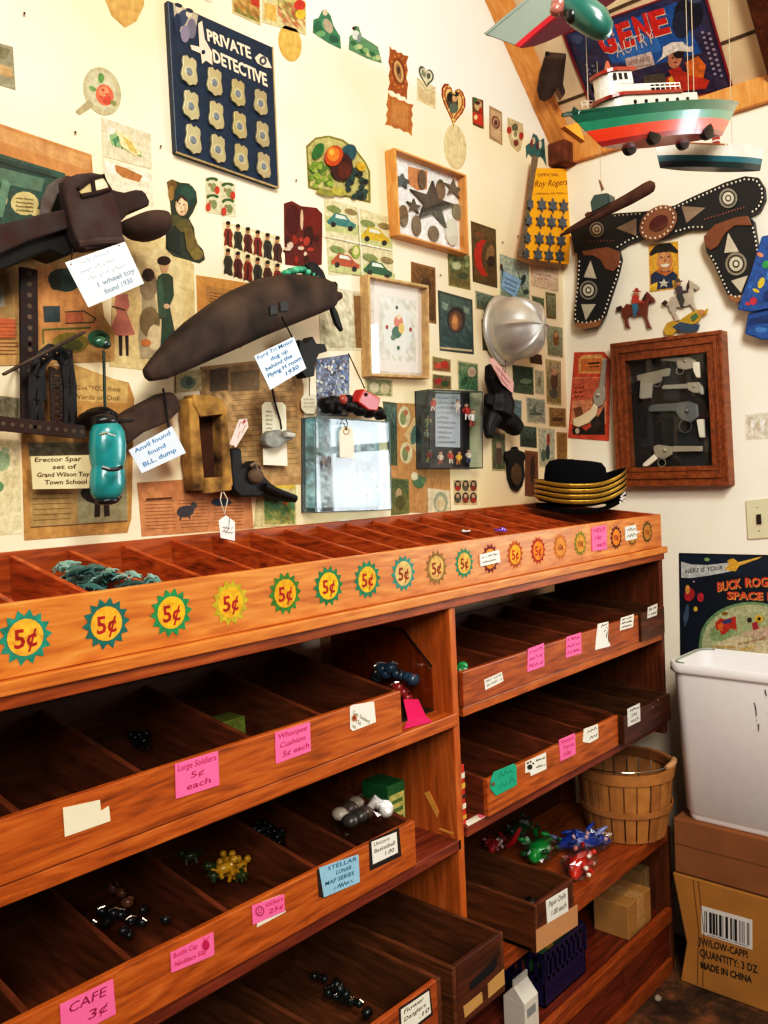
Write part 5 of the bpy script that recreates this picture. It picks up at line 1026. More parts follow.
m = MB(); studs(w, m, pairs(180, 252, 285, 244), .003, .024, 16, '#b8ac8c'); studs(w, m, pairs(410, 222, 480, 190, 600, 137, 680, 112, 722, 116, 744, 150, 746, 188, 728, 224, 700, 242), .0034, .024, 17); studs(w, m, pairs(190, 372, 240, 342, 280, 330), .0034, .024, 17); studs(w, m, pairs(415, 312, 470, 296, 515, 296), .0034, .024, 17)
studs(w, m, pairs(55, 352, 178, 348), .0024, .024, 12, '#b06a5c'); studs(w, m, pairs(526, 266, 682, 218), .0024, .024, 12, '#b06a5c'); m.build('stud', 'plastic', gb)
# cowboy card and tin riders
p = sheet(k10, .0015, '#e0a838', (310, 365, 422, 350, 426, 530, 314, 546), 'R')
p.P('#e8b440', (316, 372), (416, 358), (420, 470), (318, 480)).P('#2c3c5c', (318, 480), (340, 462), (400, 462), (420, 480), (422, 526), (318, 540)).E('#c98a5a', 372, 425, 30, 44).E('#d8a070', 368, 420, 20, 30).P('#c4742c', (345, 450), (360, 470), (390, 468), (402, 445), (405, 465), (375, 484), (340, 468))
p.P('#2c2824', (312, 398), (330, 372), (345, 362), (395, 358), (410, 372), (424, 388), (420, 398), (390, 390), (340, 396), (318, 408)).P('#1c1a18', (338, 372), (350, 360), (392, 356), (404, 378), (370, 384)).E('#2a2018', 358, 412, 5, 3).E('#2a2018', 386, 410, 5, 3).P('#b07a50', (372, 412), (380, 430), (366, 430)).P('#f0e4d0', (354, 440), (392, 436), (384, 448), (364, 450)).P('#d8d8c8', (368, 492), (374, 506), (388, 506), (378, 514), (382, 528), (368, 520), (354, 528), (358, 514), (348, 506), (362, 506)).P('#e8c040', (314, 520), (345, 505), (340, 540), (316, 544)).P('#d8b040', (400, 500), (424, 505), (424, 528), (404, 530))
fin(p, 'cowboy_card', 'card of a smiling cowboy in a black hat with a star badge', 'card', 'gloss_print', None)
def rider(label, coat, ridercols, dx, dy, sc, rear=0., g='tin horseback riders on the right wall'):
    """flat tin horse and rider, drawn at k10 (dx, dy), scaled"""
    c, q = math.cos(rear), math.sin(rear)
    def T(*a):
        o = []
        for i in range(0, len(a), 2):
            x, y = a[i]*sc, a[i+1]*sc; o += [dx+x*c-y*q, dy+x*q+y*c]
        return o
    t = thing('tin_rider', label, 'tin figure', w(dx, dy+70*sc, 0), g)
    m = MB(coat); w.slab(m, .012, .008, T(-66, 0, -50, -8, -40, 2, -30, -14, 0, -10, 20, -16, 34, -44, 44, -58, 50, -52, 68, -34, 72, -22, 62, -18, 52, -26, 46, 0, 44, 20, 44, 36, 54, 64, 60, 72, 46, 72, 38, 44, 30, 26, 0, 30, -18, 24, -26, 40, -22, 64, -16, 70, -32, 70, -36, 44, -44, 30, -44, 14, -52, 8, -62, 14))
    m.build('horse', 'enamel', t, bevel=.0012)
    m = MB('#2a1c14'); w.slab(m, .013, .003, T(-66, 0, -50, -8, -44, 4, -58, 12)); m.build('tail', 'enamel', t); m = MB('#2a1c14'); w.slab(m, .013, .003, T(34, -44, 44, -58, 40, -30, 24, -14)); m.build('mane', 'enamel', t)
    m = MB(ridercols[0]); w.slab(m, .0145, .004, T(-8, -14, -10, -40, 4, -50, 16, -40, 14, -28, 34, -22, 32, -16, 12, -16)); b = m.build('rider', 'enamel', t, bevel=.001)
    m = MB(ridercols[1]); w.slab(m, .015, .004, T(-10, -14, 10, -16, 14, 6, 4, 24, 10, 30, -4, 30, -6, 10)); m.build('trousers', 'enamel', b)
    m = MB('#d0946a'); w.slab(m, .015, .004, [z_ for i in range(10) for z_ in T(6+8*math.cos(i*math.pi/5), -56+9*math.sin(i*math.pi/5))]); m.build('head', 'enamel', b)
    m = MB(ridercols[2]); w.slab(m, .0158, .004, T(-8, -60, 0, -62, 2, -70, 12, -70, 14, -62, 22, -60, 20, -57, -6, -57)); m.build('hat', 'enamel', b)
    return t
rider('tin rider in red and blue on a brown horse', '#7a3420', ('#c04434', '#3c7c9c', '#a84034'), 255, 606, 1.08)
rider('tin rider in dark clothes on a white rearing horse', '#c9bfae', ('#4c4450', '#3a3c3c', '#5a4a44'), 430, 572, 1.12, -.22)
t = thing('tin_rider', 'yellow and blue tin figure lying on the top edge of the gun case', 'tin figure', w(440, 706, 0), 'tin horseback riders on the right wall')
m = MB('#c9a224'); w.slab(m, .014, .009, (366, 690, 378, 665, 400, 655, 420, 662, 440, 645, 470, 625, 500, 612, 520, 620, 536, 606, 530, 630, 510, 640, 500, 660, 480, 670, 470, 690, 440, 700, 420, 690, 400, 712, 374, 712)); m.build('body', 'enamel', t, bevel=.001)
m = MB('#2c4a6c'); w.slab(m, .016, .004, (400, 680, 430, 660, 470, 668, 505, 670, 500, 690, 470, 700, 430, 698)); m.build('trousers', 'enamel', t)
m = MB('#c88a5c'); w.slab(m, .0165, .004, [z_ for i in range(10) for z_ in (512+12*math.cos(i*math.pi/5), 622+10*math.sin(i*math.pi/5))]); m.build('head', 'enamel', t)
m = MB('#4a7a4c'); w.slab(m, .0165, .003, (470, 640, 492, 625, 500, 640, 478, 660)); m.build('sash', 'enamel', t)
# blue packets
def packet(pts, label, seed, off):
    t = thing('balloon_packet', label, 'packet', w(pts[-2], pts[-1], 0), 'blue printed packets at the right edge')
    m = MB('#2c5aa0'); w.slab(m, off, .012, pts); m.build('bag', 'gloss_print', t, bevel=.004); string('hanging_cord', [w(pts[0]+20, pts[1]+10, .001), w(pts[0]+20, pts[1]+12, off-.004)], t)  # cord here is only an added stub from wall to packet, an invented support
    return t
t = packet((742, 330, 790, 322, 810, 600, 700, 622, 648, 612, 672, 545, 700, 470), 'upper blue packet with coloured balloon shapes at the right edge', 1, .055)
p = Print('R', .0555, k10, th=.0001)
for c_, x, y, a, b in (('#3aa058', 760, 440, 14, 16), ('#d8c040', 742, 510, 12, 22), ('#d8c040', 722, 540, 14, 7), ('#c03a4c', 712, 580, 14, 16), ('#c03a4c', 690, 590, 10, 7), ('#d88a6a', 738, 402, 14, 8), ('#4c8ac8', 770, 480, 8, 20), ('#3a78c0', 700, 520, 8, 14), ('#1c3c78', 770, 560, 20, 26)): p.E(c_, x, y, a, b, .4)
p.out('print', None, None, 'gloss_print', None, t)
t = packet((690, 628, 800, 598, 812, 730, 740, 728, 678, 706), 'lower blue packet hanging under the other at the right edge', 2, .045)
p = Print('R', .0455, k10, th=.0001); p.P('#1c3c74', (696, 650), (790, 626), (792, 660), (692, 676)).E('#4c84c4', 740, 690, 24, 10); p.out('print', None, None, 'gloss_print', None, t)
# toy gun on orange card
w = WP(l5, 'R')
tc_ = thing('carded_toy_gun_card', 'orange red display card for a toy gun left of the gun case', 'card', w(80, 460, 0))
p = Print('R', .003, l5); p.base('#d8573a', (24, 124, 138, 122, 162, 150, 166, 165, 156, 464, 150, 466, 0, 452) and (24, 124), (138, 122), (162, 152), (156, 464), (0, 452))
p.P('#e8b070', (42, 148), (60, 134), (128, 132), (140, 150), (136, 205), (40, 206)).P('#d88040', (50, 150), (128, 146), (126, 196), (48, 198)).L('#3a2412', 7, (78, 168), (122, 164)).L('#5a3818', 4, (82, 180), (120, 178)).P('#e09a70', (22, 220), (150, 218), (146, 400), (10, 400)).P('#d87050', (20, 225), (148, 222), (140, 300), (16, 310))
for i in range(3): p.S('#5a2c1c', (24, 264+i*17), (62, 262+i*17), 9, 2.4)
p.P('#2a2420', (14, 420), (40, 405), (70, 425), (100, 400), (140, 330), (142, 440), (20, 440)).P('#8a5a3c', (20, 340), (50, 330), (60, 360), (30, 380)).P('#3c3028', (80, 380), (110, 365), (130, 400), (100, 430)).E('#d8c8b0', 36, 425, 8, 12)
p.out('card', None, None, 'gloss_print', None, tc_)
def gun(w, label, off, metal, gripcol, barrel, frame, grip, ring=None, cyl=None, g='toy guns in the wooden case', mat='silver_paint', th=.012):
    t = thing('toy_revolver', label, 'toy gun', w(frame[0], frame[1], off-th), g)
    m = MB(metal); w.slab(m, off, th*.8, frame); m.build('frame', mat, t, bevel=.002)
    m = MB(metal); w.slab(m, off-.001, th*.6, barrel); m.build('barrel', mat, t, bevel=.002)
    m = MB(gripcol); w.slab(m, off+.001, th*.9, grip); m.build('grip', 'plastic' if gripcol != metal else mat, t, bevel=.003)
    if cyl: m = MB(metal); m.ball(w(cyl[0], cyl[1], off), cyl[2], cyl[2]*.7, cyl[2]*.8, nu=10, nv=8); m.build('cylinder', mat, t, smooth=50)
    if ring:
        m = MB(metal); m.tube([w(ring[0]+ring[2]*math.cos(i*math.pi/8), ring[1]+ring[2]*math.sin(i*math.pi/8), off-.004) for i in range(17)], .0013, n=6); m.build('trigger_guard', mat, t)
    return t
gun(w, 'silver toy revolver with cream grip fixed on the orange card', .016, '#c9c4b8', '#ead9b4', (132, 148, 148, 148, 138, 262, 118, 262), (110, 262, 140, 258, 140, 300, 132, 326, 112, 336, 98, 320, 96, 290), (98, 318, 112, 334, 104, 368, 78, 396, 40, 412, 18, 404, 18, 380, 50, 366, 84, 345), (122, 320, 11), (116, 288, .009), None)
# gun case
t, w = framed(l5, 'R', quad(163, 92, 590, 38, 620, 635, 190, 640), quad(163, 92, 590, 38, 620, 635, 190, 640), .045, .255, 'gun_display_case', 'brown wooden display case of five toy guns on the right wall', 'display case', 'case_wood', '#7a3418', '#17191a', 'glass')
F = [w(a, b, .0455) for a, b in quad(163, 92, 590, 38, 620, 635, 190, 640)]; cen = sum(F, Vector())/4
for f0, f1, h in ((.0, .05, .004), (.10, .15, .005), (.2, .262, .003)):
    m = MB()
    for i in range(4):
        j = (i+1) % 4; a, b, c, d = F[i]+(cen-F[i])*f0, F[j]+(cen-F[j])*f0, F[j]+(cen-F[j])*f1, F[i]+(cen-F[i])*f1
        v = Vector((-h, 0, 0)); m.add([a, b, c, d, a+v, b+v, c+v, d+v], [(4, 5, 6, 7), (0, 1, 5, 4), (1, 2, 6, 5), (2, 3, 7, 6), (3, 0, 4, 7)])
    fixn(m.build('frame_moulding', 'case_wood', t, bevel=.001))
GG = 'toy guns in the wooden case'
gun(w, 'silver revolver with white grip at the top of the gun case', .026, '#b9b5a8', '#e4dcc8', (352, 155, 362, 148, 440, 142, 440, 162), (415, 164, 430, 144, 466, 140, 490, 157, 482, 184, 446, 192, 420, 184), (478, 162, 503, 160, 506, 222, 492, 222, 480, 196), (430, 194, 14), (450, 156, .007))
gun(w, 'grey automatic pistol at the left, second from the top of the gun case', .026, '#a8a698', '#9c9a8c', (262, 212, 386, 184, 392, 188, 390, 214, 316, 226, 266, 232), (276, 228, 362, 214, 357, 238, 332, 246, 278, 246), (276, 240, 324, 238, 318, 300, 280, 304, 272, 300), (342, 244, 12))
gun(w, 'slim long barrelled revolver at the right, third from the top of the gun case', .026, '#b4b2a6', '#a8a8a0', (358, 258, 366, 250, 470, 244, 470, 262, 362, 266), (456, 240, 500, 238, 518, 258, 514, 280, 480, 280, 460, 268), (500, 262, 518, 262, 520, 286, 508, 288), None, (484, 254, .006))
gun(w, 'large dull grey revolver with white grip in the middle of the gun case', .026, '#7c8484', '#e0dccc', (306, 340, 318, 326, 430, 318, 430, 348, 312, 352), (416, 318, 460, 312, 496, 325, 500, 372, 470, 395, 430, 378, 412, 352), (492, 382, 520, 380, 524, 452, 504, 452), (450, 408, 24), (458, 348, .010))
gun(w, 'silver revolver with cream grip at the bottom of the gun case', .026, '#c2bca8', '#e8e0cc', (396, 488, 404, 484, 516, 484, 516, 504, 398, 506), (326, 486, 344, 478, 400, 486, 400, 516, 370, 534, 332, 526), (330, 514, 344, 532, 318, 554, 306, 562, 284, 562, 288, 550), (360, 548, 15), (372, 500, .008))
# propeller-like toy in front of the belt
w = WP(k10, 'R')
sb = thing('toy_submarine', 'long brown wooden toy hull with a teal cabin hanging before the gun belt', 'toy boat', w(150, 300, .2))
pts = [(-30, 330, 3), (0, 312, 9), (60, 280, 13), (150, 232, 16), (240, 185, 19), (300, 150, 20), (322, 138, 18), (332, 134, 9)]
kk = w.m(1/3.84, 150, 220)*.93; m = MB('#5a3e30')
m.tube([w(x, y, .16) for x, y, r_ in pts], [(r_*kk, r_*kk*1.25) for x, y, r_ in pts], n=14); m.build('hull', 'rust', sb, smooth=60)
m = MB('#24484a'); w.slab(m, .18, .04, (84, 200, 98, 172, 150, 164, 158, 172, 156, 205, 90, 240)); m.build('cabin', 'enamel', sb, bevel=.003)
m = MB('#5a3a2c'); w.slab(m, .175, .03, (62, 248, 72, 238, 90, 236, 100, 224, 160, 200, 162, 214, 68, 262)); m.build('deck', 'rust', sb, bevel=.002)
m = MB('#8a6a54'); w.slab(m, .165, .003, (115, 112, 124, 118, 138, 150, 128, 158)); m.build('flag', 'felt', sb)
def cordup(parent, p, top=None, r=.0009):
    zc = CZ+(RX-p.x)*CM - .001; return string('hanging_cord', [p, Vector((p.x, p.y, zc-.009))], parent, r, '#b8ac94')
cordup(sb, w(128, 172, .16))
# ================================================================== boats hung from the ceiling
def boat(name, label, cat, a, b, L0, wd, ht, bands, deckcol, hollow=0., fore=.42, bow='both', mat='enamel', rollv=0., ex=2.6, ovh=.10):
    """a: stern foot, b: bow foot (world points at the keel); bands: [(height share, colour)...] from keel to gunwale"""
    ax = (b-a).normalized(); L = (b-a).length; side = Vector((0, 0, 1)).cross(ax).normalized(); up = ax.cross(side).normalized()
    if rollv: R_ = Matrix.Rotation(rollv, 3, ax); side = R_ @ side; up = R_ @ up
    t = thing(name, label, cat, (a+b)/2)
    def P(s, v, h): return a + ax*(s*L) + side*v + up*h
    def hw(s): return wd/2*(min(1, (1-abs(2*s-1)**ex)) if bow == 'both' else min(1, (1-max(0, 2*s-1)**2.2)*(1-.5*max(0, 1-3*s)**2)))
    n = 20; m = MB(); hs = [0]+[h for h, c in bands]; cols = ['#000']+[c for h, c in bands]
    def ring_w(s, k): return hw(s)*(.62+.38*min(1, hs[k]/ht*1.3))
    def sheer(s): return .18*ht*abs(2*s-1)**2
    def ov(s, k): return (s-.5)*(1+ovh*hs[k]/ht)+.5
    for k in range(len(hs)-1):
        for sg in (-1, 1):
            rows = [[P(ov(i/n, kk), sg*max(ring_w(i/n, kk), .0006), hs[kk]+sheer(i/n)*hs[kk]/ht) for i in range(n+1)] for kk in (k, k+1)]
            m.add(rows[0]+rows[1], [(i, i+1, n+2+i, n+1+i) for i in range(n)], cols[k+1])
        for s in (0, 1):
            m.add([P(ov(s, k), -max(ring_w(s, k), .0006), hs[k]+sheer(s)*hs[k]/ht), P(ov(s, k), max(ring_w(s, k), .0006), hs[k]+sheer(s)*hs[k]/ht), P(ov(s, k+1), max(ring_w(s, k+1), .0006), hs[k+1]+sheer(s)*hs[k+1]/ht), P(ov(s, k+1), -max(ring_w(s, k+1), .0006), hs[k+1]+sheer(s)*hs[k+1]/ht)], [(0, 1, 2, 3)], cols[k+1])
    for i in range(n):
        s0, s1 = i/n, (i+1)/n
        m.add([P(s0, -ring_w(s0, 0), 0), P(s0, ring_w(s0, 0), 0), P(s1, ring_w(s1, 0), 0), P(s1, -ring_w(s1, 0), 0)], [(0, 1, 2, 3)], bands[0][1] if len(bands) > 2 else bands[0][1])
    h = m.build('hull', mat, t, smooth=40)
    bm = MB(deckcol); K = len(hs)-1
    for i in range(n):
        s0, s1 = i/n, (i+1)/n
        bm.add([P(ov(s0, K), -ring_w(s0, K)*.97, ht-.004+sheer(s0)), P(ov(s0, K), ring_w(s0, K)*.97, ht-.004+sheer(s0)), P(ov(s1, K), ring_w(s1, K)*.97, ht-.004+sheer(s1)), P(ov(s1, K), -ring_w(s1, K)*.97, ht-.004+sheer(s1))], [(0, 1, 2, 3)])
    bm.build('deck', mat, t)
    return t, P
def bblock(P, s0, s1, v, h0, h1, col, m=None, rnd=0.):
    m = m or MB(col)
    if not rnd: return m.hexa([P(s0, -v, h0), P(s1, -v, h0), P(s0, v, h0), P(s1, v, h0), P(s0, -v, h1), P(s1, -v, h1), P(s0, v, h1), P(s1, v, h1)], col)
    pr = []
    for i in range(9): q = math.pi/2+math.pi*i/8; pr.append((s0+rnd+rnd*math.cos(q), v*math.sin(q)))
    pr += [(s1, -v), (s1, v)]
    return m.loft([[P(a, b, h) for a, b in pr] for h in (h0, h1)], col)
# tug boat (left end = pilot house)
A, B_ = DP(602, 147, 1.66), DP(722, 136, 1.86)
tug, P = boat('toy_tugboat', 'large green and red toy tugboat with white cabins hanging below the ceiling', 'toy boat', A, B_, 0, .125, .058, [(.008, '#8c1c14'), (.026, '#e0401c'), (.040, '#2c8464'), (.058, '#1f5c48')], '#35564a', ex=2.0, ovh=.42)
nr = -.03 # near side is -v or +v depending on the axis; build both sides
_P0 = P
def P(s, v, h): return _P0((s-.5)*1.12+.5-.02, v, h-.017)
m = MB('#e8e0d0'); bblock(P, .12, .70, .036, .071, .098, '#e4ddcc', m, .06); ho = m.build('deckhouse', 'enamel', tug, bevel=.001)
m = MB('#8c2c20'); bblock(P, .10, .58, .040, .098, .104, '#8c2c20', m, .07); m.build('upper_deck', 'enamel', tug)
m = MB('#e8e2d4'); bblock(P, .12, .40, .026, .104, .122, '#e8e2d4', m, .05); bblock(P, .13, .28, .028, .122, .146, '#ece6d8', m, .05); ph = m.build('pilot_house', 'enamel', tug, bevel=.001)
m = MB('#9c3424'); bblock(P, .115, .30, .032, .146, .152, '#9c3424', m, .06); m.build('roof', 'enamel', tug)
m = MB('#b4583c'); m.tube([P(.20, 0, .152), P(.205, 0, .162), P(.21, 0, .175)], [.014, .006, .002], n=10); m.build('roof_lamp', 'enamel', tug)
m = MB('#14181c')
for sg in (-1, 1):
    for i in range(6): MB('#14181c').ball(P(.24+i*.075, sg*.0365, .085), .0042, nu=8, nv=6).build('porthole', 'plastic', tug)
    for i in range(3): MB('#14181c').hexa([P(.15+i*.036, sg*.0282, .130), P(.172+i*.036, sg*.0282, .130), P(.15+i*.036, sg*.0288, .130), P(.172+i*.036, sg*.0288, .130), P(.15+i*.036, sg*.0282, .142), P(.172+i*.036, sg*.0282, .142), P(.15+i*.036, sg*.0288, .142), P(.172+i*.036, sg*.0288, .142)]).build('window_pane', 'plastic', tug)
m = MB('#e4dcc8')
for sg in (-1, 1):
    for hh in (.110, .116): m.tube([P(.10, sg*.039, hh), P(.57, sg*.039, hh)], .0011, n=5)
    for i in range(14): m.tube([P(.10+i*.036, sg*.039, .104), P(.10+i*.036, sg*.039, .116)], .001, n=5)
m.build('railing', 'enamel', tug)
for s in (.34, .74):
    for sg in (-1, 1):
        m = MB('#161616'); c = P(s, sg*.030, .021); ax = (P(s, sg*.05, .021)-c).normalized(); e1 = (P(s+.1, 0, .02)-P(s, 0, .02)).normalized(); e2 = ax.cross(e1)
        for r_, d in ((.017, -.006), (.017, .006)): pass
        m.loft([[c+ax*d+e1*r_*math.cos(q)+e2*r_*math.sin(q) for q in [j*math.pi/10 for j in range(20)]] for r_, d in ((.008, -.007), (.017, -.006), (.018, 0), (.017, .006), (.008, .007))]); m.build('wheel', 'plastic', tug, smooth=50)
m = MB('#24443c'); m.tube([P(-.14, 0, .080), P(.0, 0, .082)], .004, n=8); m.tube([P(-.06, -.01, .08), P(-.06, 0, .092), P(-.06, .01, .08)], .003, n=6); m.build('anchor_winch', 'enamel', tug)
m = MB('#d8902c'); m.prism([P(-.14, .0, .060), P(-.05, .0, .066), P(-.03, .0, .03)], P(0, .012, 0)-P(0, 0, 0)); m.build('rudder', 'enamel', tug, label='orange rudder')
cordup(tug, P(.03, 0, .09)); cordup(tug, P(.78, 0, .078))
# grey and red hull at the top
RV = -.35
A, B_ = DP(522, 48, 1.42), DP(668, -42, 1.60)
hb, P = boat('toy_boat', 'grey toy boat with a deep red bottom hanging at the top edge', 'toy boat', A, B_, 0, .15, .045, [(.003, '#6a101a'), (.009, '#b8242f'), (.045, '#848f84')], '#7c8c84', ex=2.2, ovh=.2, rollv=RV, mat='plain_paper')
m = MB('#6c7c74'); bblock(P, .4, .7, .035, .06, .09, '#8a988e', m); m.build('cabin', 'enamel', hb, bevel=.002); cordup(hb, P(.3, 0, .06)); cordup(hb, P(.75, 0, .06))
# teal torpedo-like toy
tb_ = thing('toy_torpedo_boat', 'small teal cigar shaped toy with a pinkish tail hanging beside the grey boat', 'toy boat', DP(585, 15, 1.36))
m = MB('#2c6c60'); pts = [(556, -6, 7), (568, 2, 13), (582, 12, 16), (596, 22, 15), (604, 31, 11), (607, 36, 5)]
m.tube([DP(x, y, 1.36-(x-556)*.0006) for x, y, r_ in pts], [r_*1.36/FPX for x, y, r_ in pts], n=16); m.build('hull', 'enamel', tb_, smooth=60)
m = MB('#a8685c'); m.ball(DP(560, 5, 1.35), .016, .014, .018); m.ball(DP(556, 10, 1.345), .010); m.ball(DP(572, 16, 1.34), .012, col='#1c2020'); m.build('tail', 'enamel', tb_, smooth=60); cordup(tb_, DP(585, 6, 1.355))
# small liner
A, B_ = DP(660, 168, 1.98), DP(760, 171, 2.02)
ln, P = boat('toy_liner', 'small white and teal toy ship with a red funnel hanging under the tugboat', 'toy boat', A, B_, 0, .05, .046, [(.012, '#20302f'), (.024, '#2c6470'), (.046, '#e2dac8')], '#b08a6a')
m = MB('#a86c4c'); bblock(P, .22, .62, .013, .044, .056, '#a87050', m); m.build('deckhouse', 'enamel', ln, bevel=.001)
m = MB('#e8e0d0'); bblock(P, .66, .90, .012, .044, .058, '#e4dcca', m); m.build('cabin', 'enamel', ln, bevel=.001)
m = MB('#b4302c'); m.tube([P(.56, 0, .054), P(.56, 0, .074)], .009, n=12); m.build('funnel', 'enamel', ln)
m = MB('#e8e4d8'); m.tube([P(.56, 0, .062), P(.56, 0, .066)], .0094, n=12); m.build('funnel_band', 'enamel', ln); cordup(ln, P(.30, 0, .056)); cordup(ln, P(.72, 0, .058))
# dark mitten shaped iron under the ceiling
wc = WP(k4, 'C')
mt = thing('iron_mitt', 'dark brown mitten shaped iron piece hanging by the rafter', 'iron part', wc(420, 300, .06))
m = MB(); wc.slab(m, .07, .03, (400, 215, 475, 222, 462, 340, 472, 372, 460, 388, 448, 360, 436, 352, 425, 378, 400, 394, 378, 385, 370, 350, 378, 290)); m.build('body', 'brown_rust', mt, bevel=.006)
m = MB(); m.tube([wc(412, 200, .06), wc(410, 216, .06)], .006, n=8); m.build('loop', 'black_iron', mt)
m = MB('#7a5c44'); wc.slab(m, .071, .02, (448, 330, 470, 375, 460, 388, 444, 360)); m.build('thumb', 'rust', mt); cordup(mt, wc(412, 202, .06))
# poster on the ceiling slope
p = Print('C', .004, None, th=.003)
TL, TR, BR_, BL = (562, 34), (703, -16), (734, 91), (591, 109)
p.base('#8c1f2c', TL, TR, BR_, BL); cx, cy = 647, 54
def ins(q, f): return (q[0]+(cx-q[0])*f, q[1]+(cy-q[1])*f)
p.P('#2c1c3c', *[ins(q, .03) for q in (TL, TR, BR_, BL)])
def uv(u, v): return (TL[0]*(1-u)*(1-v)+TR[0]*u*(1-v)+BR_[0]*u*v+BL[0]*(1-u)*v, TL[1]*(1-u)*(1-v)+TR[1]*u*(1-v)+BR_[1]*u*v+BL[1]*(1-u)*v)
p.M(['#2c3c6c', '#3a3450', '#4c3c58', '#34305a'], [ins(q, .06) for q in (TL, TR, BR_, BL)], 12, 12, 5, .8)
p.P('#2460a8', uv(.22, .1), uv(.8, .08), uv(.86, .6), uv(.55, .62), uv(.25, .5)).P('#3c78c0', uv(.3, .35), uv(.6, .3), uv(.6, .5), uv(.3, .5))
p.E('#1c2030', *uv(.85, .22), 15, 17).E('#28304c', *uv(.78, .3), 9, 14).E('#4c5878', *uv(.92, .08), 9, 7).E('#2a3a5c', *uv(.12, .2), 9, 9).E('#4a5478', *uv(.08, .12), 6, 5)
for i, (ch, a, b) in enumerate((('G', (129, 208), (192, 190)), ('E', (206, 183), (258, 166)), ('N', (268, 155), (324, 136)), ('E', (330, 136), (394, 118)))):
    f = lambda q: (568+q[0]/3.84, q[1]/3.84)
    for col, e in (('#e8d8c0', .8), ('#d02c24', 0)): p.T(ch, col, (f(a)[0]+e, f(a)[1]+e), (f(b)[0]+e, f(b)[1]+e), 25, .05, up=(-7, -23))
p.T('AUTRY', '#dcd0c4', (617, 58), (655, 43), 20, -.012, up=(-3, -15))
z5 = lambda *a: [(568+a[i]/3.84, a[i+1]/3.84) for i in range(0, len(a), 2)]
p.P('#c8b8b4', *z5(218, 225, 320, 198, 334, 248, 232, 278)).T('GENE RIDES', '#8a3c34', (628, 66), (650, 60), 4.5).S('#8a4c44', (628, 71), (652, 65), 3, .5)
p.P('#c8402c', *z5(375, 300, 430, 270, 500, 290, 545, 310, 530, 340, 440, 350, 380, 350)).P('#d8742c', *z5(450, 240, 500, 215, 530, 250, 520, 300, 460, 290)).E('#c88a6c', 568+410/3.84, 225/3.84, 7, 10, .2).E('#2a2024', 568+425/3.84, 205/3.84, 6, 5).P('#b83428', *z5(385, 270, 430, 255, 450, 290, 400, 300))
p.P('#e4dcd4', *z5(340, 240, 362, 215, 365, 180, 400, 162, 440, 160, 460, 180, 480, 175, 475, 200, 420, 195, 380, 215)).E('#2a1c1c', 568+402/3.84, 222/3.84, 1.2, .8).E('#2a1c1c', 568+418/3.84, 220/3.84, 1.2, .8).E('#8a4034', 568+412/3.84, 240/3.84, 2, .8).P('#e8b040', *z5(385, 300, 400, 290, 410, 320, 392, 330))
for i in range(18): p.E('#a8a0b0', *uv(.905+(i % 2)*.04, .42+i*.025), 1.6, 1.4)
for i in range(14): p.E('#7c7890', *uv(.08+(i % 2)*.04, .45+i*.03), 1.5, 1.4)
p.P('#5c5448', *z5(290, 290, 370, 280, 380, 340, 290, 330))
p.out('film_poster', 'blue and red western film poster reading GENE on the sloping ceiling', 'poster', 'gloss_print')
# space poster
ks = (668, 540, 7.68)
p = Print('R', .003, ks); p.base('#16202e', (84, 100), (900, 118), (905, 960), (96, 945))
p.P('#1c2c3e', (95, 115), (890, 132), (890, 300), (100, 250)).P('#c9ccc8', (100, 165), (180, 188), (300, 192), (430, 178), (490, 170), (530, 230), (430, 252), (300, 275), (180, 292), (102, 290))
p.T('HERE IS YOUR', '#2a2c30', (132, 258), (420, 228), 36, .01, .25).P('#e0b040', (455, 155), (500, 140), (540, 170), (725, 124), (700, 142), (545, 200), (520, 240), (470, 236), (430, 215), (470, 195)).P('#e8cc70', (540, 172), (715, 128), (545, 186))
p.P('#7a9a70', *[(640+400*math.cos(a), 780+305*math.sin(a)) for a in [math.pi+i*math.pi/14*.78 for i in range(15)]], (898, 560), (900, 935), (225, 935)).P('#b4b890', *[(645+385*math.cos(a), 795+300*math.sin(a)) for a in [math.pi+i*math.pi/14*.76 for i in range(15)]], (898, 600), (900, 935), (250, 935)).E('#a8b084', 680, 690, 200, 110, .1).P('#c8bc98', (330, 930), (360, 800), (500, 740), (700, 720), (895, 740), (895, 930)).E('#8aa070', 420, 700, 110, 70, -.5)
for tx, c1, x0, x1, y0, y1, h in (('BUCK', 0, 378, 562, 394, 362, 70), ('ROGERS', 0, 592, 905, 358, 350, 70), ('SPACE KIT', 0, 452, 905, 452, 462, 58)):
    p.T(tx, '#e8c060', (x0+4, y0+4), (x1+4, y1+4), h, .04); p.T(tx, '#d85038', (x0, y0), (x1, y1), h, .03)
p.P('#b83a24', (362, 640), (400, 600), (440, 610), (520, 585), (528, 690), (480, 680), (440, 720), (410, 730), (395, 690), (370, 690)).P('#d8702c', (380, 650), (430, 630), (420, 700), (390, 690)).E('#3a4a7c', 455, 625, 40, 16, -.3).E('#8a6a24', 435, 565, 26, 14).E('#3a2a2c', 626, 614, 20, 20).E('#d8b030', 700, 606, 32, 30).E('#2a2420', 700, 606, 14, 13).P('#a82c3c', (645, 640), (680, 625), (708, 700), (690, 730), (660, 720)).E('#8a3a5a', 635, 712, 14, 10).P('#c0a890', (560, 720), (768, 660), (880, 700), (880, 740), (560, 740)).S('#a06a40', (540, 810), (760, 760), 24, 6).S('#c8a030', (330, 825), (520, 830), 22, 6).S('#d0a830', (560, 850), (660, 835), 26, 7)
p.E('#8fb070', 300, 150, 22, 14).E('#c8a8b0', 198, 320, 8, 8).E('#b83038', 165, 420, 40, 52, .3).E('#e0a050', 150, 380, 18, 36).P('#4c6078', (145, 490), (160, 500), (160, 590), (130, 670), (115, 590)).E('#c03440', 250, 440, 26, 36).E('#e0b844', 212, 530, 16, 20)
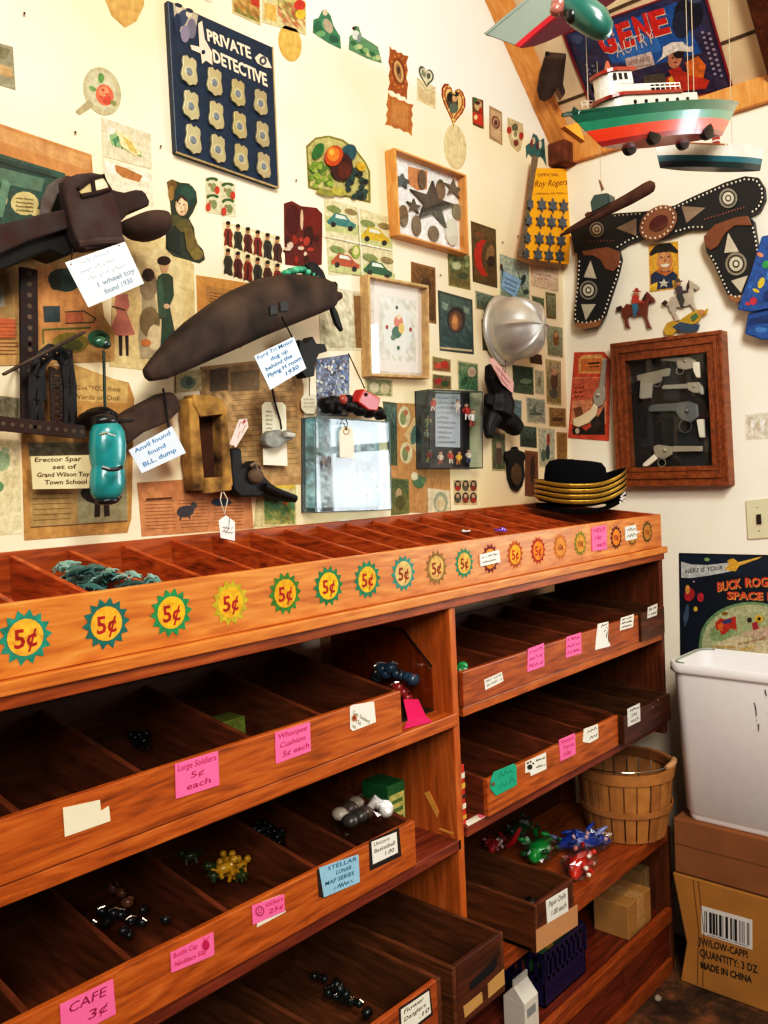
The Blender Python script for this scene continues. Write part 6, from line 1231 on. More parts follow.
p.out('space_toy_poster', 'dark blue space toy poster on the right wall behind the white bin', 'poster', 'gloss_print')
# ================================================================== hats on the top tray
hx = Vector((2.246, 1.258, 1.37))
for i in range(5):
    zz = 1.3585 + i*.0152
    lab = ('lowest black hat of the stack, showing white lace at its front', 'second black hat from the bottom of the stack, gold braid on its brim', 'middle black hat of the stack, gold braid on its brim',
           'second black hat from the top of the stack, gold braid on its brim', 'topmost black felt hat with gold braided brim and open round crown')[i]
    h = thing('felt_hat', lab, 'hat', (hx.x, hx.y, zz), 'stack of gold trimmed black hats on the top tray')
    ux = Vector((_rt.x, _rt.y, 0)).normalized(); uy = Vector((-ux.y, ux.x, 0))
    def Q(a, rr, dz): # brim lifted at the far right end and the left end
        x = rr*.132*math.cos(a); y = rr*.100*math.sin(a)
        return Vector((hx.x, hx.y, zz)) + ux*x + uy*y + Vector((0, 0, dz + .030*max(0, x/.132)**2 + .010*max(0, -x/.132)**3 - .010*math.sin(a)**2*(1 if math.sin(a) < 0 else -.5)))
    n = 40; rg = []
    for rr, dz in ((.5, .004), (.7, .002), (.9, .004), (.985, .014), (1.0, .022), (.97, .022), (.95, .012)) if i else ((.55, 0), (.8, -.004), (.97, .0), (1., .012), (.97, .012)):
        rg.append([Q(2*math.pi*j/n, rr, dz) for j in range(n)])
    fixn(MB('#0c0c0e').loft(rg, cap=False).build('brim', 'felt', h, smooth=60))
    if i:
        rg = []
        for rr, dz in ((.985, .0105), (1.004, .014), (1.014, .018), (1.008, .0215), (.99, .0215), (.98, .016)): rg.append([Q(2*math.pi*j/n, rr, dz) for j in range(n)])
        rg.append(rg[0]); fixn(MB('#c29a3c').loft(rg, cap=False).build('gold_braid', 'gilt', h, smooth=60))
    if i == 4:
        c = Vector((hx.x, hx.y, zz)); pr = ((.082, .002), (.081, .034), (.077, .060), (.067, .075), (.046, .080), (.02, .078), (.004, .077)); rg = []
        for r_, dz in pr: rg.append([c + ux*r_*1.12*math.cos(q)*1.0 + uy*r_*.88*math.sin(q) - ux*.012 + Vector((0, 0, dz - (.006*(math.cos(q)) if dz > .03 else 0))) for q in [2*math.pi*j/32 for j in range(32)]])
        fixn(MB('#0b0b0d').loft(rg).build('crown', 'felt', h, smooth=60))
    if i == 0:
        m = MB('#e8e4dc'); r = random.Random(5)
        base = Q(-.6, .99, .004)
        for j in range(9): q = Q(-.75+j*.03, 1.0, .002+.006*(j % 3)); m.ball(q + Vector((0, 0, r.uniform(-.004, .006))), .0035, col='#e8e4dc', nu=6, nv=5)
        m.build('lace', 'felt', h)
# ================================================================== price cards on the tray fronts
PLANES['T0'] = (Vector((0, FY, 0)), Vector((0, -1, 0))); PLANES['T1'] = (Vector((0, FY-.006, 0)), Vector((0, -1, 0))); PLANES['T2'] = (Vector((0, FY-.008, 0)), Vector((0, -1, 0)))
PLANES['T3'] = (Vector((0, FY-.012, 0)), Vector((0, -1, 0))); PLANES['T4'] = (Vector((0, FY-.022, 0)), Vector((0, -1, 0)))
PLANES['CA'] = (Vector((0, .965, 0)), Vector((0, -1, 0))); PLANES['CB'] = (Vector((0, .962, 0)), Vector((0, -1, 0))); PLANES['CC'] = (Vector((0, 1.012, 0)), Vector((0, -1, 0)))
def fb(t): return [c for c in t.children if c.name.startswith('front_board')][0]
PINK, WHT = '#ee6a9a', '#e6ddca'
def pcard(t, pl, q, col, lines, ink='#a02050', label='price card', extra=None, off=.0012, under=None):
    par = t if t.type == 'MESH' else fb(t)
    if under:
        p = Print(pl, off-.0006, None, th=off-.0006-.0002); p.base(under[0], *quad(*under[1])); p.out('card_backing', None, None, 'paper', None, par)
    p = Print(pl, off, None, th=off-.0002)
    qq = quad(*q); p.base(col, *qq)
    if len(qq) > 4: qq = [qq[0], qq[1], qq[2], qq[-1]] if False else [qq[k] for k in (extra or (0, 1, 2, 3))]
    n = len(lines)
    for i, tx in enumerate(lines):
        ln = tx if isinstance(tx, tuple) else (tx, .1, .9); tt = (i+.8)/(n+.3)
        a = (qq[0][0]*(1-tt)+qq[3][0]*tt, qq[0][1]*(1-tt)+qq[3][1]*tt); b = (qq[1][0]*(1-tt)+qq[2][0]*tt, qq[1][1]*(1-tt)+qq[2][1]*tt)
        hh = math.hypot(qq[3][0]-qq[0][0], qq[3][1]-qq[0][1])/(n+.3)
        pa = (a[0]+(b[0]-a[0])*ln[1], a[1]+(b[1]-a[1])*ln[1]); pb = (a[0]+(b[0]-a[0])*ln[2], a[1]+(b[1]-a[1])*ln[2])
        if ln[0] == '~': p.S(ink, pa, pb, hh*.5, .7, i)
        else: p.T(ln[0], ink, pa, pb, hh*.62, .006, .12)
    return p.out('price_card', label, None, 'plain_paper', None, par)
pcard(tA, 'T1', (63, 808, 100, 800, 101, 811, 109, 806, 110.5, 821, 65, 837), '#e2d2b2', [], label='torn blank white card')
pcard(tA, 'T1', (175, 764, 218, 751, 219.5, 785, 176, 799), PINK, [('Large Soldiers', .06, .95), ('5¢', .35, .65), ('each', .25, .8)], label='pink card reading Large Soldiers 5¢ each')
pcard(tA, 'T1', (275, 733, 310, 722, 311, 751, 276, 764), PINK, [('Whoopee', .08, .9), ('Cushion', .12, .85), ('5¢ each', .2, .95)], label='pink card reading Whoopee Cushion')
pcard(tA, 'T1', (350, 707, 352.5, 705, 374, 701.5, 376, 722, 353, 731, 350.5, 729), WHT, [('Get Sealed', .12, .95), ('15¢', .45, .8), ('each', .35, .9)], '#2a241c', 'white tag with a brown eyelet', (0, 3, 4, 5))
p = Print('T1', .0022, None, th=.0002); p.E('#b4683c', 354.5, 718, 2.6, 3.4).E('#6a3418', 354.5, 718, 1.1, 1.5); p.out('tag_eyelet', None, None, 'paper', None, fb(tA))
pcard(tB, 'T1', (60, 1005, 113, 979, 116, 1014, 62, 1042), PINK, [('CAFE', .15, .85), ('3¢', .5, .85)], '#8a1c48', 'pink card reading CAFE')
pcard(tB, 'T1', (170.5, 953, 213.5, 932, 214.5, 955, 171.5, 973), PINK, [('Bottle Cap', .06, .62), ('Necklace 50¢', .08, .8)], '#b01850', 'pink card reading Bottle Cap Necklace')
pcard(tB, 'T1', (252, 906, 284, 894, 285, 911, 253, 925), PINK, [('stickers', .42, .95), ('25¢', .5, .95)], '#b01850', 'pink card with a smiling face', under=('#e8dcc8', (257, 904, 280, 895, 286, 912, 257, 927.5)))
p = Print('T1', .0022, None, th=.0002)
for cx, cy in ((260, 911),):
    p.L('#8a1c48', .8, *[(cx+4*math.cos(q), cy+4.6*math.sin(q)) for q in [i*math.pi/6 for i in range(13)]]); p.E('#8a1c48', cx-1.3, cy-1.2, .5, .7).E('#8a1c48', cx+1.4, cy-1.8, .5, .7); p.L('#8a1c48', .6, (cx-2, cy+1.2), (cx, cy+2.3), (cx+2, cy+.6))
p.out('card_drawing', None, None, 'plain_paper', None, fb(tB)); p = Print('T1', .0022, None, th=.0002); p.E('#b01850', 206, 945, 3.6, 5).L('#b01850', .6, (203, 938), (206, 941), (209, 936)); p.out('card_drawing', None, None, 'plain_paper', None, fb(tB))
pcard(tB, 'T1', (319, 868, 358.5, 854.5, 360, 882, 324, 897.5), '#8fb6c8', [('STELLAR', .2, .95), ('LUNAR', .4, .8), ('MAP SERIES', .08, .85), ('~', .3, .8)], '#2c5478', 'pale blue card', under=('#2a1408', (317, 870, 322, 868, 326, 898, 319, 897)))
pcard(tB, 'T1', (371.5, 842, 396.5, 832, 398, 852.5, 373, 864.5), '#e4dccc', [('Unicorn', .08, .7), ('Basketball', .08, .9), ('1.00', .5, .85)], '#1c1814', 'white card on a black surround', under=('#1c120c', (369, 841, 399, 827.5, 401.5, 856, 370, 871)))
pcard(fA, 'CA', (401, 1010, 429, 991, 431, 1013, 402, 1036), '#e0d8c6', [('Flower', .1, .8), ('Danglers', .1, .85), ('.10', .6, .95)], '#1c1814', 'white card reading Flower Danglers', under=('#1c100a', (399, 1008, 430, 988, 433, 1015, 400, 1040)))
pcard(fC, 'CC', (546, 901, 567.5, 888, 568.5, 911, 547.5, 923.5), '#dcd6ca', [('Paper Dolls', .1, .9), ('1.00 each', .2, .9)], '#1c1a18', 'white card reading Paper Dolls')
pcard(fC, 'CC', (536, 930.5, 577.5, 904, 578, 925, 536.5, 953), '#b8865a', [], label='torn brown paper tape patch', off=.0006)
pcard(fB, 'CB', (463.5, 1007, 482, 992, 483, 1002, 465, 1018), '#b48a50', [], label='brown paper tape scrap')
pcard(fB, 'CB', (488, 984, 504, 969, 505, 984, 488.5, 998.5), '#b48a50', [], label='brown paper tape scrap')
pcard(fB, 'CB', (470.5, 983, 497, 957, 497.5, 964, 494, 970, 474, 988, 470, 990), '#0c0705', [], label='dark hand slot')
pcard(tC, 'T1', (484.5, 680, 502, 672, 503.5, 681, 485.5, 690), WHT, [('FIRST AIDER', .06, .95), ('BOXES 1¢', .1, .95)], '#26221c', 'small white card')
pcard(tC, 'T1', (528, 649, 544, 643, 544.5, 666, 527.5, 672), PINK, ['~', '~', '~'], '#a02050', 'pink card with faded writing')
pcard(tC, 'T1', (566.5, 637, 581, 632.5, 581.5, 653, 566, 658), PINK, ['~', '~', '~'], '#a02050', 'second pink card from the left')
pcard(tC, 'T1', (598, 624, 608.5, 621.5, 608, 637, 610.5, 646, 595.5, 650, 596, 641), WHT, ['~', '~', '~', '~'], '#4a4438', 'tall white card')
pcard(tC, 'T1', (621, 618, 634, 614, 633, 627, 620, 630.5), WHT, ['~', '~', '~'], '#4a4438', 'white card near the right end')
pcard(tD, 'T3', (648, 607.5, 657.5, 603.5, 657, 615, 647.5, 618.5), '#cfc9bb', ['~', '~'], '#4a4438', 'greyish white card')
pcard(tE, 'T2', (494, 772, 514, 763.5, 516.5, 766, 517, 785, 496, 796, 490.5, 789, 491, 779), '#1f9a78', [('~', .2, .9), ('~', .2, .9)], '#167055', 'green string tag', (0, 1, 3, 4))
pcard(tE, 'T2', (525.5, 762, 546, 752.5, 546.5, 769, 531, 776, 530, 772, 525.5, 773), WHT, [('~', .5, .95), ('~', .5, .95)], '#26221c', 'white card with a paw drawing', (0, 1, 2, 5))
p = Print('T2', .0022, None, th=.0002)
for a, b, r_ in ((530, 767, 2.6), (528, 763, 1), (530.6, 761.6, 1), (533.4, 763.4, 1)): p.E('#26221c', a, b, r_, r_)
p.E('#7a4a2c', 493.5, 784, 1.6, 1.8); p.out('card_drawing', None, None, 'plain_paper', None, fb(tE))
pcard(tE, 'T2', (559, 740, 575, 733, 576, 754, 560.5, 761.5), PINK, [('Sweet', .1, .9), ('Tarts', .2, .9), ('10¢', .25, .7)], '#b01850', 'pink card')
pcard(tE, 'T2', (584, 729, 598, 724, 598.5, 738, 590, 743, 583, 742), WHT, ['~', '~'], '#5a5448', 'small torn white card')
pcard(tF, 'T4', (627.5, 709, 640, 703, 640.5, 721, 628, 727), '#d2cdc2', [('~', .2, .9), ('25¢', .25, .75), ('each', .25, .85)], '#4a4640', 'white card on the dark tray')
for x, y in ((652.5, 707.5), (658, 700)): MB('#b8b0a0').ball(U('T4', x, y, .001), .004, .002, .003, nu=8, nv=6).build('nail_head', 'chrome', fb(tF))
pcard(front_top, 'T0', (480, 555, 499, 550, 500.5, 562, 481, 566.5), '#e4ded0', [('~', .1, .9), ('~', .1, .8)], '#5a5448', 'white label stuck over a price sun', off=.0028)
pcard(front_top, 'T0', (592, 527.5, 606.5, 525, 607, 549, 592.5, 551), '#f06a94', [('HELP', .1, .9), ('10¢', .2, .6), ('each', .3, .9)], '#a02050', 'pink card near the right end', off=.0028)
pcard(front_top, 'T0', (625.5, 527, 636, 524.5, 636.5, 531, 641, 531, 636.5, 534, 637, 538.5, 626, 541), '#dcd6c8', ['~', '~'], '#5a5448', 'small white label near the right end', (0, 1, 5, 6), off=.0028)
# ================================================================== toys in the trays
def critter(col):
    m = MB(col)
    m.tube([(-.020, 0, .006), (-.010, 0, .0075), (0, 0, .008), (.010, 0, .007), (.017, .001, .006), (.026, .002, .004)], [.002, .0048, .0055, .0045, .0028, .0006], n=7)
    m.tube([(-.018, 0, .0065), (-.028, 0, .006), (-.031, 0, .006)], [.0034, .0024, .001], n=6)
    for x in (-.010, .008):
        for sg in (-1, 1): m.tube([(x, sg*.003, .007), (x+.001, sg*.009, .005), (x-.002, sg*.012, .0005)], [.0018, .0014, .001], n=5)
    return m
proto = None; r = random.Random(21); n = 0
cols = ('#5c8a84', '#44706c', '#84a8a0', '#2c5452')
protos = []
dv0, dv1 = .6635, .7595       # one compartment of the top tray
while n < 64:
    y = r.uniform(1.10, 1.405); ly = (y-1.08)/(.385); x = r.uniform(dv0+.026, dv1-.026); hmax = .062+.022*ly
    z = 1.262 + hmax*(1-r.random()**2.2*.9)
    k = n % 4
    if n < 4:
        t = thing('toy_lizard', '', 'toy', (x, y, z), 'small blue green plastic toys heaped in the top tray'); critter(cols[k]).build('body', 'plastic', t, origin=(-x, -y, -z) if False else None)
        o = t.children[0]; 
        for v in o.data.vertices: v.co += Vector((x, y, z))
        protos.append(t)
    else: t = dup(protos[k], (x, y, z))
    t['label'] = 'small blue green plastic lizard toy heaped in the third compartment of the top tray'
    t.rotation_euler = (r.uniform(-.5, .5), r.uniform(-.35, .35), math.pi/2*r.choice((1, -1))+r.uniform(-.5, .5)); t.scale = (1.0,)*3; n += 1
# small bright bits at the right of the top tray
def bits(name, lab, cat, grp, pos, build, labs=None):
    first = None
    for i, (x, y, z, rz, s_) in enumerate(pos):
        if first is None:
            t = thing(name, lab, cat, (x, y, z), grp); build(t); first = t
            for ch in t.children:
                for v in ch.data.vertices: v.co += Vector((x, y, z))
        else: t = dup(first, (x, y, z))
        t.rotation_euler = (r.uniform(-.15, .15), r.uniform(-.15, .15), rz); t.scale = (s_,)*3
        t['label'] = labs[i] if labs else lab
def ringtoy(col, c2):
    def f(t):
        m = MB(col); m.tube([(.009*math.cos(q), .009*math.sin(q), .003) for q in [i*math.pi/8 for i in range(17)]], .0022, n=6); m.build('band', 'plastic', t, smooth=60)
        m = MB(c2); m.ball((.010, 0, .005), .005, .005, .004, nu=8, nv=6); m.build('stone', 'chrome', t, smooth=60)
    return f
q = U(('z', 1.335), 500, 527); bits('toy_ring', 'purple plastic toy ring lying in the right part of the top tray', 'toy ring', None, [(q.x, q.y, 1.322, .3, 1.6)], ringtoy('#7a4cb0', '#a078d8'))
for i, (px, py, lb) in enumerate(((455, 526, 'left'), (466, 527, 'right'))):
    q = U(('z', 1.34), px, py); bits('toy_ring', 'small silver toy ring in the top tray, the %s one of a close pair' % lb, 'toy ring', None, [(q.x, q.y, 1.326, .3+i, 1.1)], ringtoy('#c8c0b8', '#e8e4e0'))
t = thing('price_card', 'small white price card lying in the middle of the top tray', 'price card', U(('z', 1.37), 345, 524)); p = Print('B', .012, None, th=.001); p.base('#e6dfd0', (339, 520), (349, 518.5), (351, 527), (341, 528)); p.out('card', None, None, 'plain_paper', None, t)
# trays: dark glittering things
def marbleish(col, c2):
    def f(t):
        m = MB(col); m.ball((0, 0, .010), .011, .009, .009, nu=10, nv=8); m.build('body', 'plastic', t, smooth=60)
        m = MB(c2); m.tube([(-.006, -.004, .016), (.004, 0, .019), (.010, .004, .014)], .0022, n=6); m.build('trim', 'chrome', t)
    return f
def spill(name, lab, cat, grp, px, py, z, n, sx, sy, build, s_=1., h=.02, seed=3, clampx=None, clampy=(1.115, 1.37)):
    rr = random.Random(seed); c = U(('z', z), px, py); pos = []
    for i in range(n):
        x = c.x+rr.gauss(0, sx); y = c.y+rr.gauss(0, sy)
        if clampx: x = min(max(x, clampx[0]+.022), clampx[1]-.022)
        y = min(max(y, clampy[0]), clampy[1])
        pos.append((x, y, z+.002+rr.uniform(0, h), rr.uniform(0, 6.28), s_*rr.uniform(.85, 1.2)))
    bits(name, lab, cat, grp, pos, build)
spill('toy_charm', 'dark shiny plastic charm in the second compartment of the lower left tray', 'charm', 'dark shiny charms in the lower left tray', 140, 935, .742, 14, .03, .04, marbleish('#1a1c20', '#b0a090'), .85, .02, 4, (.635, .786))
spill('bottle_cap', 'copper coloured bottle cap among the dark charms', 'bottle cap', 'copper caps in the lower left tray', 139, 908, .76, 3, .015, .02, marbleish('#7a4a30', '#c09070'), 1.2, .01, 8, (.635, .786))
def animal(col):
    def f(t):
        m = MB(col); m.ball((0, 0, .012), .016, .008, .009, nu=10, nv=8); m.ball((.016, 0, .020), .007, nu=8, nv=6)
        for x in (-.009, .009):
            for sg in (-1, 1): m.tube([(x, sg*.004, .009), (x, sg*.006, 0)], .0028, n=5)
        m.tube([(-.014, 0, .014), (-.022, 0, .018)], .0018, n=5); m.build('body', 'plastic', t, smooth=60)
    return f
spill('plastic_animal', 'yellow plastic toy animal in the third compartment of the lower left tray', 'toy animal', 'yellow toy animals in the lower left tray', 228, 882, .752, 7, .016, .02, animal('#c8981e'), 1.0, .03, 5, (.806, .975))
spill('plastic_animal', 'dark green plastic toy animal in the third compartment of the lower left tray', 'toy animal', 'green toy animals in the lower left tray', 212, 878, .742, 9, .025, .04, animal('#3a4a1c'), 1.0, .02, 6, (.806, .975))
spill('plastic_insect', 'black plastic toy insect in the narrow fourth compartment of the lower left tray', 'toy insect', 'black toy insects in the lower left tray', 290, 846, .755, 14, .03, .03, animal('#0e0e0e'), .9, .035, 7, (.992, 1.078), (1.18, 1.33))
spill('plastic_insect', 'black toy lying in the second compartment of the upper left tray', 'toy insect', 'black toys in the upper left tray', 168, 742, 1.002, 8, .035, .05, animal('#0c0a0a'), .9, .01, 11, (.672, .852))
spill('toy_charm', 'dark wrapped charm glinting in the bottom left crate', 'charm', 'dark wrapped toys in the bottom left crate', 372, 985, .47, 16, .04, .05, marbleish('#121a18', '#a8a090'), 1.0, .03, 9, (.955, 1.13), (.99, 1.33))
spill('toy_charm', 'dark green charm in the dark tray at the right end of the middle shelf', 'charm', 'green charms in the dark right tray', 610, 700, .758, 7, .03, .05, marbleish('#123a24', '#4c8a6a'), 1.0, .01, 12, (2.08, 2.17))
spill('toy_charm', 'clear glassy charm at the back of the orange middle tray', 'charm', 'glassy charms in the orange middle tray', 545, 700, .765, 8, .03, .03, marbleish('#5c646a', '#d0d4d4'), 1.1, .02, 13, (1.78, 1.88), (1.2, 1.38))
spill('toy_charm', 'clear glassy charm at the left end of the orange middle tray', 'charm', 'glassy charms at the left of the orange middle tray', 502, 752, .765, 5, .02, .03, marbleish('#6a6460', '#c8c4bc'), 1.1, .02, 14, (1.49, 1.6), (1.1, 1.3))
spill('plastic_insect', 'black toy at the front of the crate of paper dolls', 'toy insect', 'black toys in the paper doll crate', 522, 900, .44, 4, .02, .02, marbleish('#101010', '#b0b0ac'), 1.2, .01, 15, (1.58, 1.69), (1.04, 1.1))
t = thing('toy_box', 'small yellow green box inside the upper left tray', 'box', (.965, 1.295, .9985)); q = U(('z', 1.0), 232, 726)
MB('#8a9c3c').box(.935, .995, 1.27, 1.32, .9985, 1.04).build('box', 'gloss_print', t, bevel=.002)
# film-wrapped things
def film(t, c, rx, ry, rz, seed, mat='clear_film', nu=16, nv=10, amp=.16):
    rr = random.Random(seed); m = MB('#ffffff'); rings = []
    for i in range(1, nv):
        ph = math.pi*i/nv; rings.append([Vector(c) + Vector((rx*math.sin(ph)*math.cos(2*math.pi*j/nu), ry*math.sin(ph)*math.sin(2*math.pi*j/nu), -rz*math.cos(ph)))*(1+rr.uniform(-amp, amp)) for j in range(nu)])
    m.loft(rings); return fixn(m.build('cellophane', mat, t, label='clear crinkled cellophane'))
def wrapped(label, px, py, col, col2, L, Wd, H, rz, seed, z=.4275):
    c = U(('z', z), px, py); t = thing('wrapped_toy', label, 'toy', (c.x, c.y, z), 'cellophane wrapped toys on the shelf by the basket')
    rr = random.Random(seed); m = MB(col); R_ = Matrix.Rotation(rz, 3, 'Z')
    def g(x, y, zz): return c + R_ @ Vector((x*L, y*Wd, zz*H))
    m.tube([g(-.5, 0, .3), g(-.42, 0, .4), g(-.2, .05, .5), g(.1, -.05, .5), g(.36, 0, .42), g(.5, 0, .3)], [Wd*.08, Wd*.2, Wd*.3, Wd*.28, Wd*.2, Wd*.06], col, 12)
    for i in range(16):
        a = g(rr.uniform(-.46, .46), rr.uniform(-.42, .42), rr.uniform(.3, .95)); cc = (col, mixc(col, '#ffffff', .22), mixc(col, '#000000', .5), mixc(col, '#000000', .25))[i % 4]
        b = a + R_ @ Vector((rr.uniform(-.22, .22)*L, rr.uniform(-.3, .3)*Wd, rr.uniform(-.1, .3)*H)); m.tube([a, a.lerp(b, .5), b], [Wd*.05, Wd*.10, Wd*.04], cc, 6)
    m.build('body', 'plastic', t, smooth=60)
    m = MB(col2)
    for i in range(6): m.ball(g(rr.uniform(-.45, .45), rr.uniform(-.5, .2), rr.uniform(.35, .9)), L*.045, Wd*.09, H*.12, col2, 8, 6)
    m.build('detail', 'plastic', t, smooth=60)
    film(t, c+Vector((0, 0, H*.5)), 1, 1, 1, seed) if False else None
    mm = MB('#ffffff'); rings = []; nu, nv = 16, 9
    for i in range(1, nv):
        ph = math.pi*i/nv; rings.append([c + R_ @ Vector((-math.cos(ph)*L*.56, math.sin(ph)*math.cos(2*math.pi*j/nu)*Wd*.58, max(-H*.48, math.sin(ph)*math.sin(2*math.pi*j/nu)*H*.58)+0))*(1+rr.uniform(-.2, .12)) + Vector((0, 0, H*.5)) for j in range(nu)])
    for e in (0, -1):  # twisted ends
        rings[e] = [p_ + (p_-c)*.0 for p_ in rings[e]]
    mm.loft(rings); fixn(mm.build('cellophane', 'clear_film', t))
    return t
wrapped('red wrapped toy with a raised arm behind the green one', 494, 853, '#b01c20', '#e0d0c8', .06, .05, .045, .4, 1)
m = MB('#b01c20'); t = [o for o in COL.objects if o.name == 'wrapped_toy'][0]; m.tube([U(('z', .46), 508, 846), U(('z', .49), 514, 840), U(('z', .52), 520, 828)], [.008, .008, .005], n=8); m.build('arm', 'plastic', t, smooth=60)
wrapped('bright green wrapped toy behind the paper doll crate', 540, 859, '#12983e', '#0a4a20', .115, .085, .055, .25, 2)
wrapped('dark green wrapped toy at the back behind the bright green one', 522, 838, '#0e4a28', '#0a2a18', .10, .06, .05, .1, 22)
wrapped('blue wrapped toy lying before the bushel basket', 585, 850, '#123c9c', '#c8a8b0', .15, .07, .055, -.75, 3)
wrapped('red and white wrapped toy at the front edge, before the blue one', 580, 872, '#c8321c', '#e4d8c8', .14, .075, .05, .3, 4)
# plastic bag with white toys in the lower left tray
c = U(('z', .80), 358, 815); t = thing('bagged_toy', 'clear bag of white and grey pieces at the end of the lower left tray', 'bag of toys', (c.x, c.y, .74))
m = MB('#d8d4cc'); m.ball(U(('z', .842), 386, 809), .015, .013, .017, '#e4e0d8', 12, 8); m.tube([U(('z', .838), 382, 807), U(('z', .85), 375, 801), U(('z', .838), 370, 808)], [.011, .013, .008], '#c4c0b8', 8); m.build('white_ball', 'plastic', t, smooth=60, label='white ball')
m = MB('#8a8078')
for x, y in ((340, 814), (350, 808), (360, 816), (350, 821), (366, 812), (356, 803)): m.ball(U(('z', .832), x, y), .016, .018, .013, ('#7a736c', '#3a3430', '#a89c8c', '#5a4a40', '#b4a898')[int(x+y) % 5], 8, 6)
m.build('grey_piece', 'plastic', t, smooth=60)
mm = MB('#ffffff'); rr = random.Random(9); rings = []; a, b = U(('z', .826), 338, 815), U(('z', .846), 389, 807)
for i in range(8):
    s_ = i/7; cc = a.lerp(b, s_); rad = .036*math.sin(math.pi*(.14+.76*s_)); rings.append([cc + Vector((0, math.cos(q)*rad*1.1*(1+rr.uniform(-.2, .2)), (math.sin(q)*rad*.8*(1+rr.uniform(-.25, .25)) if math.sin(q) > 0 else math.sin(q)*(cc.z-.748)*min(1, rad/.03)))) for q in [j*math.pi/8 for j in range(16)]])
mm.loft(rings); fixn(mm.build('bag', 'clear_film', t))
# dark see-through bin and glass toys at the right end of the upper left shelf
t = thing('clear_bin', 'smoky clear plastic bin of shiny toys beside the divider on the upper left shelf', 'bin', (1.29, 1.2, .989))
glass('smoke_plastic', '#efe2d2', .1, .05)
for nm, q in (('side_pane', ((1.357, 1.115, .993), (1.357, 1.30, .993), (1.357, 1.30, 1.15), (1.357, 1.19, 1.15), (1.357, 1.115, 1.08))), ('side_pane', ((1.222, 1.115, .993), (1.222, 1.30, .993), (1.222, 1.30, 1.15), (1.222, 1.2, 1.15), (1.222, 1.115, 1.07)))):
    m = MB('#fff'); m.prism([Vector(a) for a in q], (.003, 0, 0)); m.build(nm, 'smoke_plastic', t)
m = MB('#fff'); m.prism([(1.225, 1.30, .992), (1.357, 1.30, .992), (1.357, 1.30, 1.15), (1.225, 1.30, 1.15)], (0, .003, 0)); m.build('back_pane', 'smoke_plastic', t)
m = MB('#2a2018'); m.box(1.222, 1.360, 1.115, 1.303, .9885, .992); m.build('floor_pane', 'plastic', t)
m = MB('#14100c'); m.tube([(1.3585, 1.115, 1.08), (1.3585, 1.19, 1.15), (1.3585, 1.30, 1.15)], .002, n=6); m.build('edge', 'plastic', t)
spill('glass_toy', 'shiny clear and blue toy in the smoky bin on the upper left shelf', 'toy', 'shiny toys in the smoky bin', 405, 683, 1.03, 12, .03, .035, marbleish('#2c4456', '#d8e0e4'), 1.3, .03, 16, (1.245, 1.35), (1.11, 1.28))
spill('glass_toy', 'shiny red toy in the smoky bin on the upper left shelf', 'toy', 'red toys in the smoky bin', 408, 700, 1.0, 4, .02, .02, marbleish('#8a2420', '#e0c8c0'), 1.2, .02, 17, (1.245, 1.35), (1.10, 1.2))
t = thing('pink_card', 'bright pink folded card at the front of the upper left shelf', 'card', U(('z', .989), 415, 722))
m = MB('#e02a6c'); a, b, c_, d = (U(('z', .9895), *q) for q in ((404, 729), (432, 722), (426, 716), (408, 720))); m.prism([a, b, c_, d], (0, 0, .001)); e1 = d+Vector((0, .01, .04)); e2 = c_+Vector((-.01, .01, .035)); m.add([d, c_, e2, e1], [(0, 1, 2, 3)], '#d01c5c'); m.build('card', 'plain_paper', t)
# bits on the upright divider and beside trays
t = thing('toy_package', 'green and yellow box behind the right end of the lower left tray', 'box', (1.26, 1.25, .728)); q = U(('y', 1.14), 402, 800)
m = MB('#1f6a34'); m.box(1.245, 1.298, 1.15, 1.22, .7285, .855, '#1f6a34'); bx = m.build('box', 'gloss_print', t, bevel=.001); m = MB('#d8c860'); m.box(1.249, 1.294, 1.1485, 1.1499, .77, .835, '#c8c070')
for i in range(3): m.box(1.254, 1.288, 1.1478, 1.1484, .78+i*.018, .788+i*.018, '#5a7a3c')
m.build('label', 'gloss_print', t)
PLANES['DV'] = (Vector((1.364, 0, 0)), Vector((-1, 0, 0)))
for q, lb in (((424, 793, 429, 791, 439, 812, 437, 818), 'slanting strip of yellow tape on the left face of the shelf divider'), ((438, 829, 440, 828, 454, 833, 452, 835), 'short strip of yellow tape low on the left face of the shelf divider')):
    p = Print('DV', .001, None, th=.0008); p.base('#d89a44', *quad(*q)); p.out('tape_strip', lb, 'tape', 'plain_paper')
# packages standing in the gap left of the right-hand trays
def pack(label, x0, x1, y0, z0, z1, c1, c2, seed):
    t = thing('toy_package', label, 'package', ((x0+x1)/2, y0+.04, z0)); MB(c1).box(x0, x1, y0, y0+.09, z0, z1).build('box', 'gloss_print', t, bevel=.001)
    m = MB(c2); rr = random.Random(seed)
    for i in range(5): zz = z0+(z1-z0)*(.1+.17*i); m.box(x0-.0004, x1+.0004, y0-.0006, y0+.0002, zz, zz+(z1-z0)*rr.uniform(.04, .12), (c2, '#e8dcc0', '#3a2a20')[i % 3])
    m.build('print', 'gloss_print', t)
for o in list(tC.children):
    pass
pack('narrow red and yellow package standing left of the orange tray on the middle right shelf', 1.396, 1.408, 1.08, .7445, .87, '#c0301c', '#e0b040', 3)
t = thing('green_toy', 'dark green plastic toy poking up at the left end of the upper right tray', 'toy', (1.435, 1.09, 1.004)); m = MB('#1c6a38'); m.ball((1.44, 1.105, 1.055), .022, .018, .016); m.ball((1.452, 1.108, 1.062), .014, .012, .012, '#2a8a4c'); m.tube([(1.44, 1.105, 1.004), (1.44, 1.105, 1.05)], .014, n=8); m.build('body', 'plastic', t, smooth=60)
t = thing('paper_slip', 'white and pink paper slips under the left end of the orange middle tray', 'paper slip', U(('z', .7445), 475, 818))
